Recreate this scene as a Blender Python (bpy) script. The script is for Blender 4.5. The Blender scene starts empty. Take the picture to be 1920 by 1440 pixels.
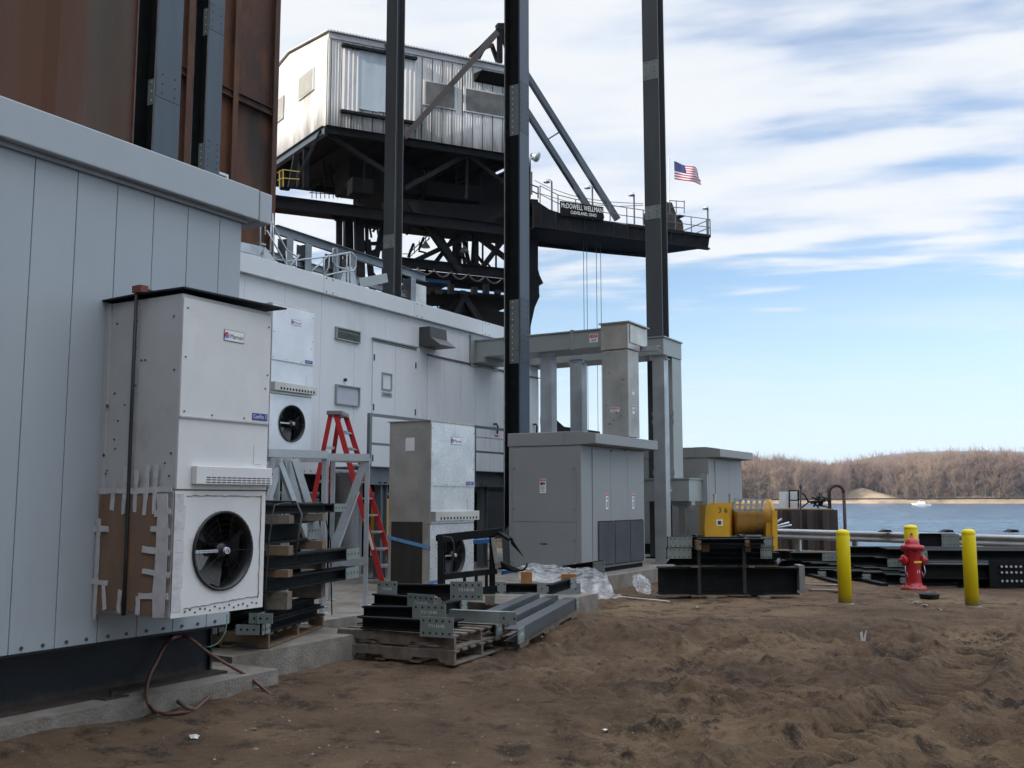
import bpy, math, random
import numpy as np
from mathutils import Vector, Matrix
rnd = random.Random(7)
R = math.radians
SC = bpy.context.scene
COL = SC.collection

# ---------------------------------------------------------------- camera, sky, sun, exposure
FPX, TH, CAMH = 1870.0, math.atan(215 / 1870.0), 1.6
cam = bpy.data.cameras.new('camera'); cam.sensor_width = 36; cam.lens = FPX / 1920 * 36
cam.clip_start = 0.1; cam.clip_end = 6000
camo = bpy.data.objects.new('camera', cam); COL.objects.link(camo)
camo.location = (0, 0, CAMH); camo.rotation_euler = (R(90) + TH, 0, 0)
SC.camera = camo
SC.view_settings.view_transform = 'Standard'; SC.view_settings.look = 'None'
SC.view_settings.gamma = 1; SC.view_settings.use_curve_mapping = False
SC.view_settings.exposure = 0.75
SC.cycles.use_denoising = True
SC.cycles.max_bounces = 6; SC.cycles.transparent_max_bounces = 8; SC.cycles.glossy_bounces = 3; SC.cycles.caustics_reflective = False
SUN_AZ, SUN_EL = R(-123), R(24)          # azimuth measured from the view direction (+Y) clockwise
sun = bpy.data.lights.new('sun', 'SUN'); sun.energy = 3.2; sun.angle = R(0.5); sun.color = (1, .93, .82)
suno = bpy.data.objects.new('sun', sun); COL.objects.link(suno)
sd = Vector((math.sin(SUN_AZ) * math.cos(SUN_EL), math.cos(SUN_AZ) * math.cos(SUN_EL), math.sin(SUN_EL)))
suno.rotation_euler = sd.to_track_quat('Z', 'Y').to_euler(); suno.location = (-40, -30, 60)

def world():
    w = bpy.data.worlds.new('World'); SC.world = w; w.use_nodes = True
    nt = w.node_tree; N = nt.nodes; L = nt.links; N.clear()
    out = N.new('ShaderNodeOutputWorld'); bg = N.new('ShaderNodeBackground'); bg.inputs['Strength'].default_value = .10
    sky = N.new('ShaderNodeTexSky'); sky.sky_type = 'NISHITA'; sky.sun_disc = False
    sky.sun_elevation = SUN_EL; sky.sun_rotation = SUN_AZ; sky.air_density = 1.0; sky.dust_density = .6; sky.ozone_density = 2.5
    tc = N.new('ShaderNodeTexCoord'); sep = N.new('ShaderNodeSeparateXYZ'); L.new(tc.outputs['Generated'], sep.inputs[0])
    def m(op, a, b=None, c=None, clamp=False):
        n = N.new('ShaderNodeMath'); n.operation = op; n.use_clamp = clamp
        for i, v in enumerate((a, b, c)):
            if v is None: continue
            if isinstance(v, (int, float)): n.inputs[i].default_value = v
            else: L.new(v, n.inputs[i])
        return n.outputs[0]
    zz = m('MAXIMUM', sep.outputs['Z'], 0.0); zd = m('ADD', zz, .10)
    px = m('DIVIDE', sep.outputs['X'], zd); py = m('DIVIDE', sep.outputs['Y'], zd)
    def noise(ax, ay, off, scale, det, rough, dist=0):
        cb = N.new('ShaderNodeCombineXYZ')
        # rotated, stretched sheet coordinates
        ca, sa = math.cos(R(-14)), math.sin(R(-14))
        u = m('ADD', m('MULTIPLY', px, ca), m('MULTIPLY', py, sa)); v = m('SUBTRACT', m('MULTIPLY', py, ca), m('MULTIPLY', px, sa))
        L.new(m('MULTIPLY', u, ax), cb.inputs[0]); L.new(m('MULTIPLY', v, ay), cb.inputs[1]); cb.inputs[2].default_value = off
        n = N.new('ShaderNodeTexNoise'); n.inputs['Scale'].default_value = scale; n.inputs['Detail'].default_value = det
        n.inputs['Roughness'].default_value = rough; n.inputs['Distortion'].default_value = dist
        L.new(cb.outputs[0], n.inputs['Vector']); return n.outputs['Fac']
    def mr(v, a, b, c=0., d=1., smooth=True):
        n = N.new('ShaderNodeMapRange'); n.interpolation_type = 'SMOOTHSTEP' if smooth else 'LINEAR'
        for k, x in zip(('From Min', 'From Max', 'To Min', 'To Max'), (a, b, c, d)): n.inputs[k].default_value = x
        L.new(v, n.inputs['Value']); return n.outputs['Result']
    big = noise(.5, .7, 3.1, 1.0, 4, .5)
    band = noise(.75, 2.6, 8.4, 2.4, 3, .45, .3)
    fine = noise(.9, 1.7, 1.7, 3.6, 4, .52, .15)
    dens = m('ADD', m('ADD', m('MULTIPLY', big, .45), m('MULTIPLY', band, .50)), m('MULTIPLY', fine, .30))
    elev = mr(sep.outputs['Z'], .12, .28, -.20, .08)
    east = mr(sep.outputs['X'], -.9, .55, .10, -.02, False)
    d2 = m('ADD', m('ADD', dens, elev), east)
    cov = mr(d2, .51, .72)
    thin = mr(noise(.5, 1.5, 5.5, 1.2, 5, .6), .40, .74, .0, .32)
    cov2 = m('MAXIMUM', cov, m('MULTIPLY', thin, mr(sep.outputs['Z'], .02, .12)))
    cshade = N.new('ShaderNodeMix'); cshade.data_type = 'RGBA'
    L.new(mr(m('ADD', m('MULTIPLY', fine, .5), m('MULTIPLY', band, .5)), .36, .60), cshade.inputs['Factor'])
    cshade.inputs['A'].default_value = (4.35, 4.85, 5.75, 1); cshade.inputs['B'].default_value = (5.65, 5.8, 5.95, 1)
    mix = N.new('ShaderNodeMix'); mix.data_type = 'RGBA'
    pale = N.new('ShaderNodeMix'); pale.data_type = 'RGBA'; pale.inputs['B'].default_value = (4.1, 5.15, 6.3, 1)
    L.new(mr(sep.outputs['Z'], .02, .22, .84, .06), pale.inputs['Factor']); L.new(sky.outputs[0], pale.inputs['A'])
    L.new(m('MULTIPLY', cov2, .94), mix.inputs['Factor']); L.new(pale.outputs['Result'], mix.inputs['A']); L.new(cshade.outputs['Result'], mix.inputs['B'])
    top = N.new('ShaderNodeVectorMath'); top.operation = 'SCALE'; L.new(mix.outputs['Result'], top.inputs[0]); L.new(mr(sep.outputs['Z'], .48, .80, 1, 2.8), top.inputs['Scale'])  # sky above the view brightened to lift the light in the yard
    L.new(top.outputs[0], bg.inputs['Color']); L.new(bg.outputs[0], out.inputs['Surface'])
world()

# ---------------------------------------------------------------- frames and helpers
class Fr:
    """a local frame of axes standing in the world; hit() meets a line of sight with one of its planes"""
    def __init__(s, ox, oy, oz, rot):
        s.M = Matrix.Translation((ox, oy, oz)) @ Matrix.Rotation(rot, 4, 'Z'); s.I = s.M.inverted(); s.rot = rot
    def hit(s, px, py, ax, val):
        u = (px - 960) / FPX; v = (720 - py) / FPX
        d = Vector((u, math.cos(TH) - v * math.sin(TH), math.sin(TH) + v * math.cos(TH)))
        o = s.I @ Vector((0, 0, CAMH)); dl = s.I.to_3x3() @ d
        return o + dl * ((val - o[ax]) / dl[ax])
    def w(s, p): return s.M @ Vector(p)
    def sub(s, x, y, z, rot=0): 
        q = s.w((x, y, z)); return Fr(q.x, q.y, q.z, s.rot + rot)
A0 = R(30.5)
W = Fr(0, 0, 0, 0)
G = Fr(0, 0, 0, -A0)           # building axes: x out of the long walls, y along them

WM = {}
def V(*a): return Vector(a)
class MB:
    def __init__(s, fr=W): s.v = []; s.f = []; s.m = []; s.fr = fr; s.mi = 0; s.sm = []
    def add(s, verts, faces, smooth=False):
        n = len(s.v); M = s.fr.M
        s.v += [M @ Vector(p) for p in verts]
        for f in faces: s.f.append([n + i for i in f]); s.m.append(s.mi); s.sm.append(smooth)
        return s
    def box(s, a, b):
        x0, x1 = sorted((a[0], b[0])); y0, y1 = sorted((a[1], b[1])); z0, z1 = sorted((a[2], b[2]))
        return s.add([(x0,y0,z0),(x1,y0,z0),(x1,y1,z0),(x0,y1,z0),(x0,y0,z1),(x1,y0,z1),(x1,y1,z1),(x0,y1,z1)],
                     [(0,3,2,1),(4,5,6,7),(0,1,5,4),(1,2,6,5),(2,3,7,6),(3,0,4,7)])
    def axes(s, p, q, up):
        d = (Vector(q) - Vector(p)); d.normalize(); up = Vector(up)
        if abs(d.dot(up.normalized())) > .98: up = Vector((1, 0, 0)) if abs(d.x) < .9 else Vector((0, 1, 0))
        r = d.cross(up).normalized(); return d, r, r.cross(d).normalized()
    def beam(s, p, q, w, h, up=(0,0,1)):
        p = Vector(p); q = Vector(q); d, r, u = s.axes(p, q, up); r = r * w / 2; u = u * h / 2
        return s.add([p-r-u,p+r-u,p+r+u,p-r+u,q-r-u,q+r-u,q+r+u,q-r+u], [(0,1,2,3),(7,6,5,4),(0,4,5,1),(1,5,6,2),(2,6,7,3),(3,7,4,0)])
    def ibeam(s, p, q, h, w, tf=.018, tw=.012, up=(0,0,1)):
        p = Vector(p); q = Vector(q); d, r, u = s.axes(p, q, up)
        o = u * (h / 2 - tf / 2)
        s.beam(p + o, q + o, w, tf, u); s.beam(p - o, q - o, w, tf, u); s.beam(p, q, tw, h - 2 * tf, u); return s
    def channel(s, p, q, h, w, t=.012, up=(0,0,1), side=1):
        p = Vector(p); q = Vector(q); d, r, u = s.axes(p, q, up); o = u * (h / 2 - t / 2)
        s.beam(p + o, q + o, w, t, u); s.beam(p - o, q - o, w, t, u)
        k = r * side * (w / 2 - t / 2); s.beam(p + k, q + k, t, h - 2 * t, u); return s
    def cyl(s, p, q, r0, r1=None, n=12, caps=True):
        r1 = r0 if r1 is None else r1; p = Vector(p); q = Vector(q); d, r, u = s.axes(p, q, (0, 0, 1)); vs = []
        for c, rr in ((p, r0), (q, r1)):
            vs += [c + (r * math.cos(2*math.pi*i/n) + u * math.sin(2*math.pi*i/n)) * rr for i in range(n)]
        s.add(vs, [(i, (i+1) % n, n + (i+1) % n, n + i) for i in range(n)], True)
        if caps: 
            s.add([v for v in vs[:n]], [tuple(reversed(range(n)))]); s.add([v for v in vs[n:]], [tuple(range(n))])
        return s
    def tube(s, pts, r, n=8):
        pts = [Vector(p) for p in pts]; vs = []; prev = None
        for i, p in enumerate(pts):
            d = (pts[min(i+1, len(pts)-1)] - pts[max(i-1, 0)]).normalized()
            if prev is None:
                a = Vector((0,0,1)) if abs(d.z) < .9 else Vector((1,0,0)); a = (a - d * a.dot(d)).normalized()
            else: a = (prev - d * prev.dot(d)).normalized()
            prev = a; b = d.cross(a)
            vs += [p + (a * math.cos(2*math.pi*k/n) + b * math.sin(2*math.pi*k/n)) * r for k in range(n)]
        fs = []
        for i in range(len(pts) - 1):
            fs += [(i*n+k, i*n+(k+1) % n, (i+1)*n+(k+1) % n, (i+1)*n+k) for k in range(n)]
        fs += [tuple(reversed(range(n))), tuple(range((len(pts)-1)*n, len(pts)*n))]
        return s.add(vs, fs, True)
    def lathe(s, prof, o, n=24, ax=(0,0,1), caps=True):
        o = Vector(o); d = Vector(ax).normalized(); a = d.orthogonal().normalized(); b = d.cross(a); vs = []
        for r, z in prof: vs += [o + d * z + (a * math.cos(2*math.pi*i/n) + b * math.sin(2*math.pi*i/n)) * r for i in range(n)]
        fs = [(j*n+i, j*n+(i+1) % n, (j+1)*n+(i+1) % n, (j+1)*n+i) for j in range(len(prof)-1) for i in range(n)]
        if caps and prof[0][0] > 1e-4: fs.append(tuple(reversed(range(n))))
        if caps and prof[-1][0] > 1e-4: fs.append(tuple(range((len(prof)-1)*n, len(prof)*n)))
        return s.add(vs, fs, True)
    def prism(s, poly, vec):
        n = len(poly); poly = [Vector(p) for p in poly]; v = Vector(vec)
        return s.add(poly + [p + v for p in poly], [tuple(range(n)), tuple(reversed(range(n, 2*n)))] + [(i, n+i, n+(i+1) % n, (i+1) % n) for i in range(n)])
    def quad(s, *p): return s.add(p, [tuple(range(len(p)))])
    def holes(s, c, n, u, v, pts, r, k=.0015):
        c = Vector(c); n = Vector(n).normalized(); u = Vector(u).normalized(); v = Vector(v).normalized()
        for a, b in pts: 
            o = c + u * a + v * b
            s.add([o + n * k + (u * math.cos(i*math.pi/4) + v * math.sin(i*math.pi/4)) * r for i in range(8)], [tuple(range(8))])
        return s
    def build(s, name, mats, parent=None, bevel=0, recalc=True):
        me = bpy.data.meshes.new(name)
        inv = WM[parent.name].inverted() if parent is not None else Matrix.Identity(4)
        me.from_pydata([tuple(inv @ p) for p in s.v], [], s.f)
        if not isinstance(mats, (list, tuple)): mats = [mats]
        for m_ in mats: me.materials.append(m_)
        me.polygons.foreach_set('material_index', s.m); me.polygons.foreach_set('use_smooth', s.sm)
        if recalc:
            import bmesh
            bm = bmesh.new(); bm.from_mesh(me); bmesh.ops.recalc_face_normals(bm, faces=bm.faces); bm.to_mesh(me); bm.free()
        me.update()
        o = bpy.data.objects.new(name, me); COL.objects.link(o)
        if parent is not None: o.parent = parent; WM[o.name] = WM[parent.name]
        else: WM[o.name] = Matrix.Identity(4)
        if bevel:
            b = o.modifiers.new('bevel', 'BEVEL'); b.width = bevel; b.segments = 2; b.limit_method = 'ANGLE'; b.angle_limit = R(50)
        return o
def tag(o, label=None, cat=None, group=None, kind=None):
    if label: o['label'] = label
    if cat:
        o['category'] = cat; o['kind'] = 'thing'
    if group: o['group'] = group
    if kind: o['kind'] = kind
    return o
def thing(name, label, cat, fr, pos=(0,0,0), group=None):
    o = bpy.data.objects.new(name, None); COL.objects.link(o); o.empty_display_size = .2
    M = fr.M @ Matrix.Translation(pos); o.matrix_world = M; WM[o.name] = M.copy()
    return tag(o, label, cat, group)
def solo(mb, name, mats, label, cat, group=None, pos=None, fr=W, bevel=0):
    """a thing that is a single mesh, its origin at its own base"""
    if pos is None:
        xs = [p.x for p in mb.v]; ys = [p.y for p in mb.v]; zs = [p.z for p in mb.v]
        M = Matrix.Translation(((min(xs)+max(xs))/2, (min(ys)+max(ys))/2, min(zs)))
    else: M = fr.M @ Matrix.Translation(pos)
    o = mb.build(name, mats, None, bevel); o.data.transform(M.inverted()); o.matrix_world = M; WM[o.name] = M.copy()
    return tag(o, label, cat, group)
def copy_thing(src, fr, pos=(0,0,0), label=None):
    def rec(o, par):
        c = o.copy(); COL.objects.link(c)
        if par is not None: c.parent = par
        for ch in [q for q in bpy.data.objects if q.parent == o and q is not c]: rec(ch, c)
        return c
    c = rec(src, None); M = fr.M @ Matrix.Translation(pos); c.matrix_world = M; WM[c.name] = M.copy()
    if label: c['label'] = label
    return c
def text(body, size, m_, parent, fr, pos, xd, yd, name='lettering', depth=.0, align='CENTER', width=None):
    cu = bpy.data.curves.new('txt', 'FONT'); cu.body = body; cu.size = size; cu.align_x = align; cu.align_y = 'CENTER'; cu.extrude = depth; cu.resolution_u = 3
    ob = bpy.data.objects.new('txt', cu); COL.objects.link(ob); bpy.context.view_layer.update()
    me = bpy.data.meshes.new_from_object(ob.evaluated_get(bpy.context.evaluated_depsgraph_get()))
    bpy.data.objects.remove(ob); me.name = name
    xd = Vector(xd).normalized(); yd = Vector(yd).normalized(); zd = xd.cross(yd)
    if width:
        xs = [v.co.x for v in me.vertices]; k = width / (max(xs) - min(xs))
        for v in me.vertices: v.co.x *= k
    Ml = Matrix(((xd.x, yd.x, zd.x, pos[0]), (xd.y, yd.y, zd.y, pos[1]), (xd.z, yd.z, zd.z, pos[2]), (0, 0, 0, 1)))
    me.transform(WM[parent.name].inverted() @ fr.M @ Ml)
    me.materials.clear(); me.materials.append(m_)
    o = bpy.data.objects.new(name, me); COL.objects.link(o); o.parent = parent; WM[o.name] = WM[parent.name]
    return o

# ---------------------------------------------------------------- materials
MATS = {}
def mat(name, col, rough=.6, metal=0., var=.12, scale=3., bump=.0, bscale=60., streak=0., col2=None, spec=.5, grime=None, gscale=1.2, glo=.55, ghi=.75, splash=None):
    if name in MATS: return MATS[name]
    m_ = bpy.data.materials.new(name); m_.use_nodes = True; nt = m_.node_tree; N = nt.nodes; L = nt.links
    b = N['Principled BSDF']; b.inputs['Roughness'].default_value = rough; b.inputs['Metallic'].default_value = metal
    b.inputs['Specular IOR Level'].default_value = spec
    tc = N.new('ShaderNodeTexCoord'); mp = N.new('ShaderNodeMapping'); L.new(tc.outputs['Object'], mp.inputs[0])
    if streak: mp.inputs['Scale'].default_value = (1, 1, 1 / streak)
    n1 = N.new('ShaderNodeTexNoise'); n1.inputs['Scale'].default_value = scale; n1.inputs['Detail'].default_value = 6; n1.inputs['Roughness'].default_value = .62
    L.new(mp.outputs[0], n1.inputs['Vector'])
    cr = N.new('ShaderNodeValToRGB'); e = cr.color_ramp.elements
    c2 = col2 if col2 else tuple(c * (1 + var) for c in col)
    c1 = tuple(c * (1 - var) for c in col) if not col2 else col
    e[0].position = .34; e[0].color = (*c1, 1); e[1].position = .66; e[1].color = (*[min(1, c) for c in c2], 1)
    L.new(n1.outputs['Fac'], cr.inputs[0]); last = cr.outputs[0]
    if grime:
        n2 = N.new('ShaderNodeTexNoise'); n2.inputs['Scale'].default_value = gscale; n2.inputs['Detail'].default_value = 8; n2.inputs['Roughness'].default_value = .7
        mp2 = N.new('ShaderNodeMapping'); L.new(tc.outputs['Object'], mp2.inputs[0])
        mp2.inputs['Location'].default_value = (3.3, 7.1, 1.9); mp2.inputs['Scale'].default_value = (1, 1, 1 / (streak or 1)); L.new(mp2.outputs[0], n2.inputs['Vector'])
        rr = N.new('ShaderNodeMapRange'); rr.inputs['From Min'].default_value = glo; rr.inputs['From Max'].default_value = ghi; L.new(n2.outputs['Fac'], rr.inputs['Value'])
        mx = N.new('ShaderNodeMix'); mx.data_type = 'RGBA'; L.new(rr.outputs[0], mx.inputs['Factor']); L.new(last, mx.inputs['A']); mx.inputs['B'].default_value = (*grime, 1)
        last = mx.outputs['Result']
    if splash:      # mud thrown up from the ground, ragged along its top
        sp = N.new('ShaderNodeSeparateXYZ'); L.new(tc.outputs['Object'], sp.inputs[0]); n3 = N.new('ShaderNodeTexNoise'); n3.inputs['Scale'].default_value = 9; n3.inputs['Detail'].default_value = 7; n3.inputs['Roughness'].default_value = .75; L.new(tc.outputs['Object'], n3.inputs['Vector'])
        ma = N.new('ShaderNodeMath'); ma.operation = 'MULTIPLY_ADD'; L.new(n3.outputs['Fac'], ma.inputs[0]); ma.inputs[1].default_value = -splash[1] * 2; L.new(sp.outputs['Z'], ma.inputs[2])
        ms = N.new('ShaderNodeMapRange'); ms.inputs['From Min'].default_value = splash[0] - splash[1] * 1.6; ms.inputs['From Max'].default_value = splash[0]; ms.inputs['To Min'].default_value = .85; ms.inputs['To Max'].default_value = 0; L.new(ma.outputs[0], ms.inputs['Value'])
        mx = N.new('ShaderNodeMix'); mx.data_type = 'RGBA'; L.new(ms.outputs[0], mx.inputs['Factor']); L.new(last, mx.inputs['A']); mx.inputs['B'].default_value = (.12, .088, .062, 1); last = mx.outputs['Result']
    L.new(last, b.inputs['Base Color'])
    rv = N.new('ShaderNodeMapRange'); rv.inputs['To Min'].default_value = max(0, rough - .1); rv.inputs['To Max'].default_value = min(1, rough + .12)
    L.new(n1.outputs['Fac'], rv.inputs['Value']); L.new(rv.outputs[0], b.inputs['Roughness'])
    if bump:
        nb = N.new('ShaderNodeTexNoise'); nb.inputs['Scale'].default_value = bscale; nb.inputs['Detail'].default_value = 5; L.new(tc.outputs['Object'], nb.inputs['Vector'])
        bp = N.new('ShaderNodeBump'); bp.inputs['Strength'].default_value = bump; bp.inputs['Distance'].default_value = .02
        L.new(nb.outputs['Fac'], bp.inputs['Height']); L.new(bp.outputs[0], b.inputs['Normal'])
    MATS[name] = m_; return m_
def galv(name, col, rough=.38, vs=28, amt=.25, metal=.75, big=.25):
    m_ = bpy.data.materials.new(name); m_.use_nodes = True; nt = m_.node_tree; N = nt.nodes; L = nt.links
    b = N['Principled BSDF']; b.inputs['Metallic'].default_value = metal
    tc = N.new('ShaderNodeTexCoord'); vo = N.new('ShaderNodeTexVoronoi'); vo.inputs['Scale'].default_value = vs; L.new(tc.outputs['Object'], vo.inputs['Vector'])
    sp = N.new('ShaderNodeSeparateColor'); L.new(vo.outputs['Color'], sp.inputs[0])
    n1 = N.new('ShaderNodeTexNoise'); n1.inputs['Scale'].default_value = 2.2; n1.inputs['Detail'].default_value = 6; L.new(tc.outputs['Object'], n1.inputs['Vector'])
    a = N.new('ShaderNodeMapRange'); a.inputs['To Min'].default_value = 1 - amt; a.inputs['To Max'].default_value = 1 + amt; L.new(sp.outputs[0], a.inputs['Value'])
    c = N.new('ShaderNodeMapRange'); c.inputs['From Min'].default_value = .3; c.inputs['From Max'].default_value = .7; c.inputs['To Min'].default_value = 1 - big; c.inputs['To Max'].default_value = 1 + big; L.new(n1.outputs['Fac'], c.inputs['Value'])
    mu = N.new('ShaderNodeMath'); mu.operation = 'MULTIPLY'; L.new(a.outputs[0], mu.inputs[0]); L.new(c.outputs[0], mu.inputs[1])
    vm = N.new('ShaderNodeVectorMath'); vm.operation = 'SCALE'; vm.inputs[0].default_value = col; L.new(mu.outputs[0], vm.inputs['Scale']); L.new(vm.outputs[0], b.inputs['Base Color'])
    r2 = N.new('ShaderNodeMapRange'); r2.inputs['To Min'].default_value = rough - .1; r2.inputs['To Max'].default_value = rough + .18; L.new(sp.outputs[1], r2.inputs['Value']); L.new(r2.outputs[0], b.inputs['Roughness'])
    MATS[name] = m_; return m_

M_panel = mat('pale_grey_panel', (.36, .405, .44), .45, var=.035, scale=2, streak=4, grime=(.26, .285, .30), gscale=.8)
M_white = mat('white_panel', (.66, .685, .71), .45, var=.03, scale=2, streak=4, grime=(.50, .515, .53), gscale=.9)
M_trim = mat('panel_seam', (.25, .275, .30), .6)
M_fascia = mat('grey_fascia', (.37, .415, .45), .42, var=.03, scale=1.5)
M_wfascia = mat('white_fascia', (.64, .665, .69), .42, var=.03, scale=1.5)
M_base = mat('black_base_steel', (.009, .011, .015), .5, spec=.3, var=.3, scale=4, grime=(.05, .045, .04), gscale=2, glo=.6, ghi=.8, splash=(-.02, .10))
M_conc = mat('concrete', (.20, .182, .16), .9, var=.22, scale=5, bump=.5, bscale=45, grime=(.12, .095, .072), gscale=2.2, glo=.48, ghi=.66)
M_acw = mat('white_painted_sheet', (.66, .66, .655), .5, var=.04, scale=4, grime=(.5, .47, .42), gscale=2.4, glo=.6, ghi=.8)
M_acs = mat('grey_painted_sheet', (.47, .475, .48), .5, var=.05, scale=3, grime=(.36, .35, .33), gscale=2.2)
M_galv = galv('galvanised_sheet', (.54, .52, .48), .42, 90, .06, .72, .22)
M_galvl = galv('bright_galvanised_sheet', (.72, .73, .75), .40, 80, .04, .55, .08)
M_galvm = galv('brushed_galvanised_sheet', (.62, .62, .62), .36, 80, .04, .75, .16)
M_gtube = galv('galvanised_tube', (.42, .45, .47), .42, 110, .07, .6, .2)
M_duct = mat('grey_green_enamel', (.30, .33, .325), .42, var=.06, scale=1.5, metal=.1)
M_cab = mat('grey_enamel', (.265, .28, .285), .42, var=.04, scale=1.2, spec=.4)
M_cab2 = mat('darker_grey_enamel', (.25, .265, .27), .45, var=.04, scale=1.2)
M_louv = mat('louvre_grey', (.14, .15, .17), .5)
M_col = mat('dark_column_paint', (.062, .068, .072), .42, var=.12, scale=2, streak=6, grime=(.09, .095, .09), gscale=2.5, glo=.6, ghi=.8)
M_colb = mat('blue_black_paint', (.022, .034, .05), .38, var=.12, scale=2, streak=6)
M_prim = mat('grey_primer', (.19, .22, .21), .65, var=.12, scale=6, grime=(.12, .13, .12), gscale=5)
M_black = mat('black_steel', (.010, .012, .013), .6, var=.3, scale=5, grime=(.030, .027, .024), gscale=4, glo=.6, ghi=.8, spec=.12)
M_craned = mat('dark_crane_steel', (.011, .012, .014), .7, var=.3, scale=1.5, grime=(.022, .018, .016), gscale=1.5, glo=.55, ghi=.75, spec=.08)
M_stay = mat('blue_grey_steel', (.06, .08, .105), .55, var=.15)
M_rust = mat('rust_plate', (.045, .025, .018), .85, var=.35, scale=.8, streak=2.5, col2=(.165, .062, .026), grime=(.028, .022, .02), gscale=.35, glo=.45, ghi=.65, bump=.2, bscale=12)
M_rustg = mat('weathered_pile_steel', (.062, .044, .033), .8, scale=.45, streak=9, col2=(.105, .085, .07), grime=(.095, .038, .018), gscale=.30, glo=.45, ghi=.58, bump=.2, bscale=9)
M_redrust = mat('red_oxide_edge', (.16, .05, .035), .7, var=.2)
M_corr = mat('weathered_corrugated_sheet', (.62, .62, .61), .55, var=.08, scale=1.2, streak=6, grime=(.36, .34, .31), gscale=.9, glo=.52, ghi=.75, spec=.2)
M_door = mat('pale_blue_door', (.40, .47, .52), .5, var=.08, scale=1, streak=3, grime=(.3, .31, .32), gscale=.8)
M_glass = mat('louvred_window', (.07, .075, .075), .35, var=.2, scale=2)
M_wood = mat('raw_timber', (.16, .105, .062), .8, var=.25, scale=7, grime=(.14, .10, .07), gscale=3)
M_woodd = mat('weathered_timber', (.15, .125, .10), .9, var=.3, scale=9, grime=(.07, .055, .045), gscale=4, bump=.3, bscale=40)
M_card = mat('brown_cardboard', (.20, .125, .085), .85, var=.15, scale=4, streak=3, grime=(.13, .075, .05), gscale=3)
M_tape = mat('silver_tape', (.52, .52, .53), .5, var=.12, scale=12, grime=(.3, .28, .26), gscale=9)
M_rubber = mat('black_rubber', (.02, .021, .023), .6, var=.2)
M_fan = mat('black_fan_plastic', (.016, .018, .02), .4, var=.2)
M_coil = mat('dark_coil_fins', (.028, .025, .023), .6, var=.3, scale=14, streak=8)
M_wire = mat('guard_wire', (.10, .10, .10), .35, metal=.6)
M_red = mat('red_fibreglass', (.48, .025, .03), .4, var=.12, scale=4)
M_hyd = mat('red_hydrant_paint', (.40, .012, .02), .32, var=.1, scale=6, grime=(.25, .02, .02), gscale=8, splash=(.02, .10))
M_yel = mat('yellow_sleeve', (.78, .62, .0), .45, var=.03, scale=3, grime=(.66, .5, .01), gscale=5, glo=.6, ghi=.85, splash=(.06, .12))
M_yelm = mat('yellow_machine_paint', (.62, .34, .015), .5, var=.08, scale=4, grime=(.40, .22, .03), gscale=3)
M_yelr = mat('rusty_yellow_drum', (.40, .20, .03), .7, scale=4, streak=2, col2=(.52, .30, .06), grime=(.22, .15, .10), gscale=2.5, glo=.5, ghi=.7)
M_alum = mat('aluminium', (.6, .62, .64), .35, metal=.85, var=.08)
M_bolt = mat('bolt_steel', (.09, .09, .09), .5, metal=.5)
M_hole = mat('dark_hole', (.006, .006, .006), .9)
M_label = mat('white_label', (.8, .8, .8), .5, var=.02)
M_lblue = mat('blue_print', (.02, .05, .28), .5)
M_lgrey = mat('grey_print', (.1, .1, .12), .5)
M_lred = mat('red_print', (.6, .02, .03), .5)
M_lcyan = mat('light_blue_print', (.05, .3, .65), .5)
M_lblack = mat('black_print', (.015, .015, .015), .5)
M_lyel = mat('yellow_sticker', (.8, .6, .03), .5)
M_chalk = mat('chalk', (.65, .66, .62), .9)
M_hose = mat('reddish_hose', (.11, .05, .04), .6)
M_green = mat('green_wire', (.02, .12, .06), .5)
M_blue = mat('blue_strap', (.12, .28, .5), .6, var=.3, scale=30)
M_tarp = mat('blue_tarp', (.02, .10, .25), .6)
M_rail = galv('guard_rail_zinc', (.38, .40, .42), .58, 40, .05, .45, .12)
M_paper = mat('paper_litter', (.55, .54, .52), .9)
M_boat = mat('white_boat_paint', (.8, .8, .8), .4)
M_pale = mat('pale_cabinet_paint', (.62, .65, .66), .5)
def film():
    m_ = bpy.data.materials.new('clear_plastic_film'); m_.use_nodes = True; nt = m_.node_tree; N = nt.nodes; L = nt.links; b = N['Principled BSDF']
    b.inputs['Base Color'].default_value = (.55, .57, .6, 1); b.inputs['Roughness'].default_value = .28; b.inputs['Specular IOR Level'].default_value = .8
    tc = N.new('ShaderNodeTexCoord'); n = N.new('ShaderNodeTexNoise'); n.inputs['Scale'].default_value = 6; n.inputs['Detail'].default_value = 6; L.new(tc.outputs['Object'], n.inputs['Vector'])
    r = N.new('ShaderNodeMapRange'); r.inputs['From Min'].default_value = .35; r.inputs['From Max'].default_value = .65; r.inputs['To Min'].default_value = .18; r.inputs['To Max'].default_value = .62; L.new(n.outputs['Fac'], r.inputs['Value']); L.new(r.outputs[0], b.inputs['Alpha'])
    return m_
M_film = film()

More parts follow.
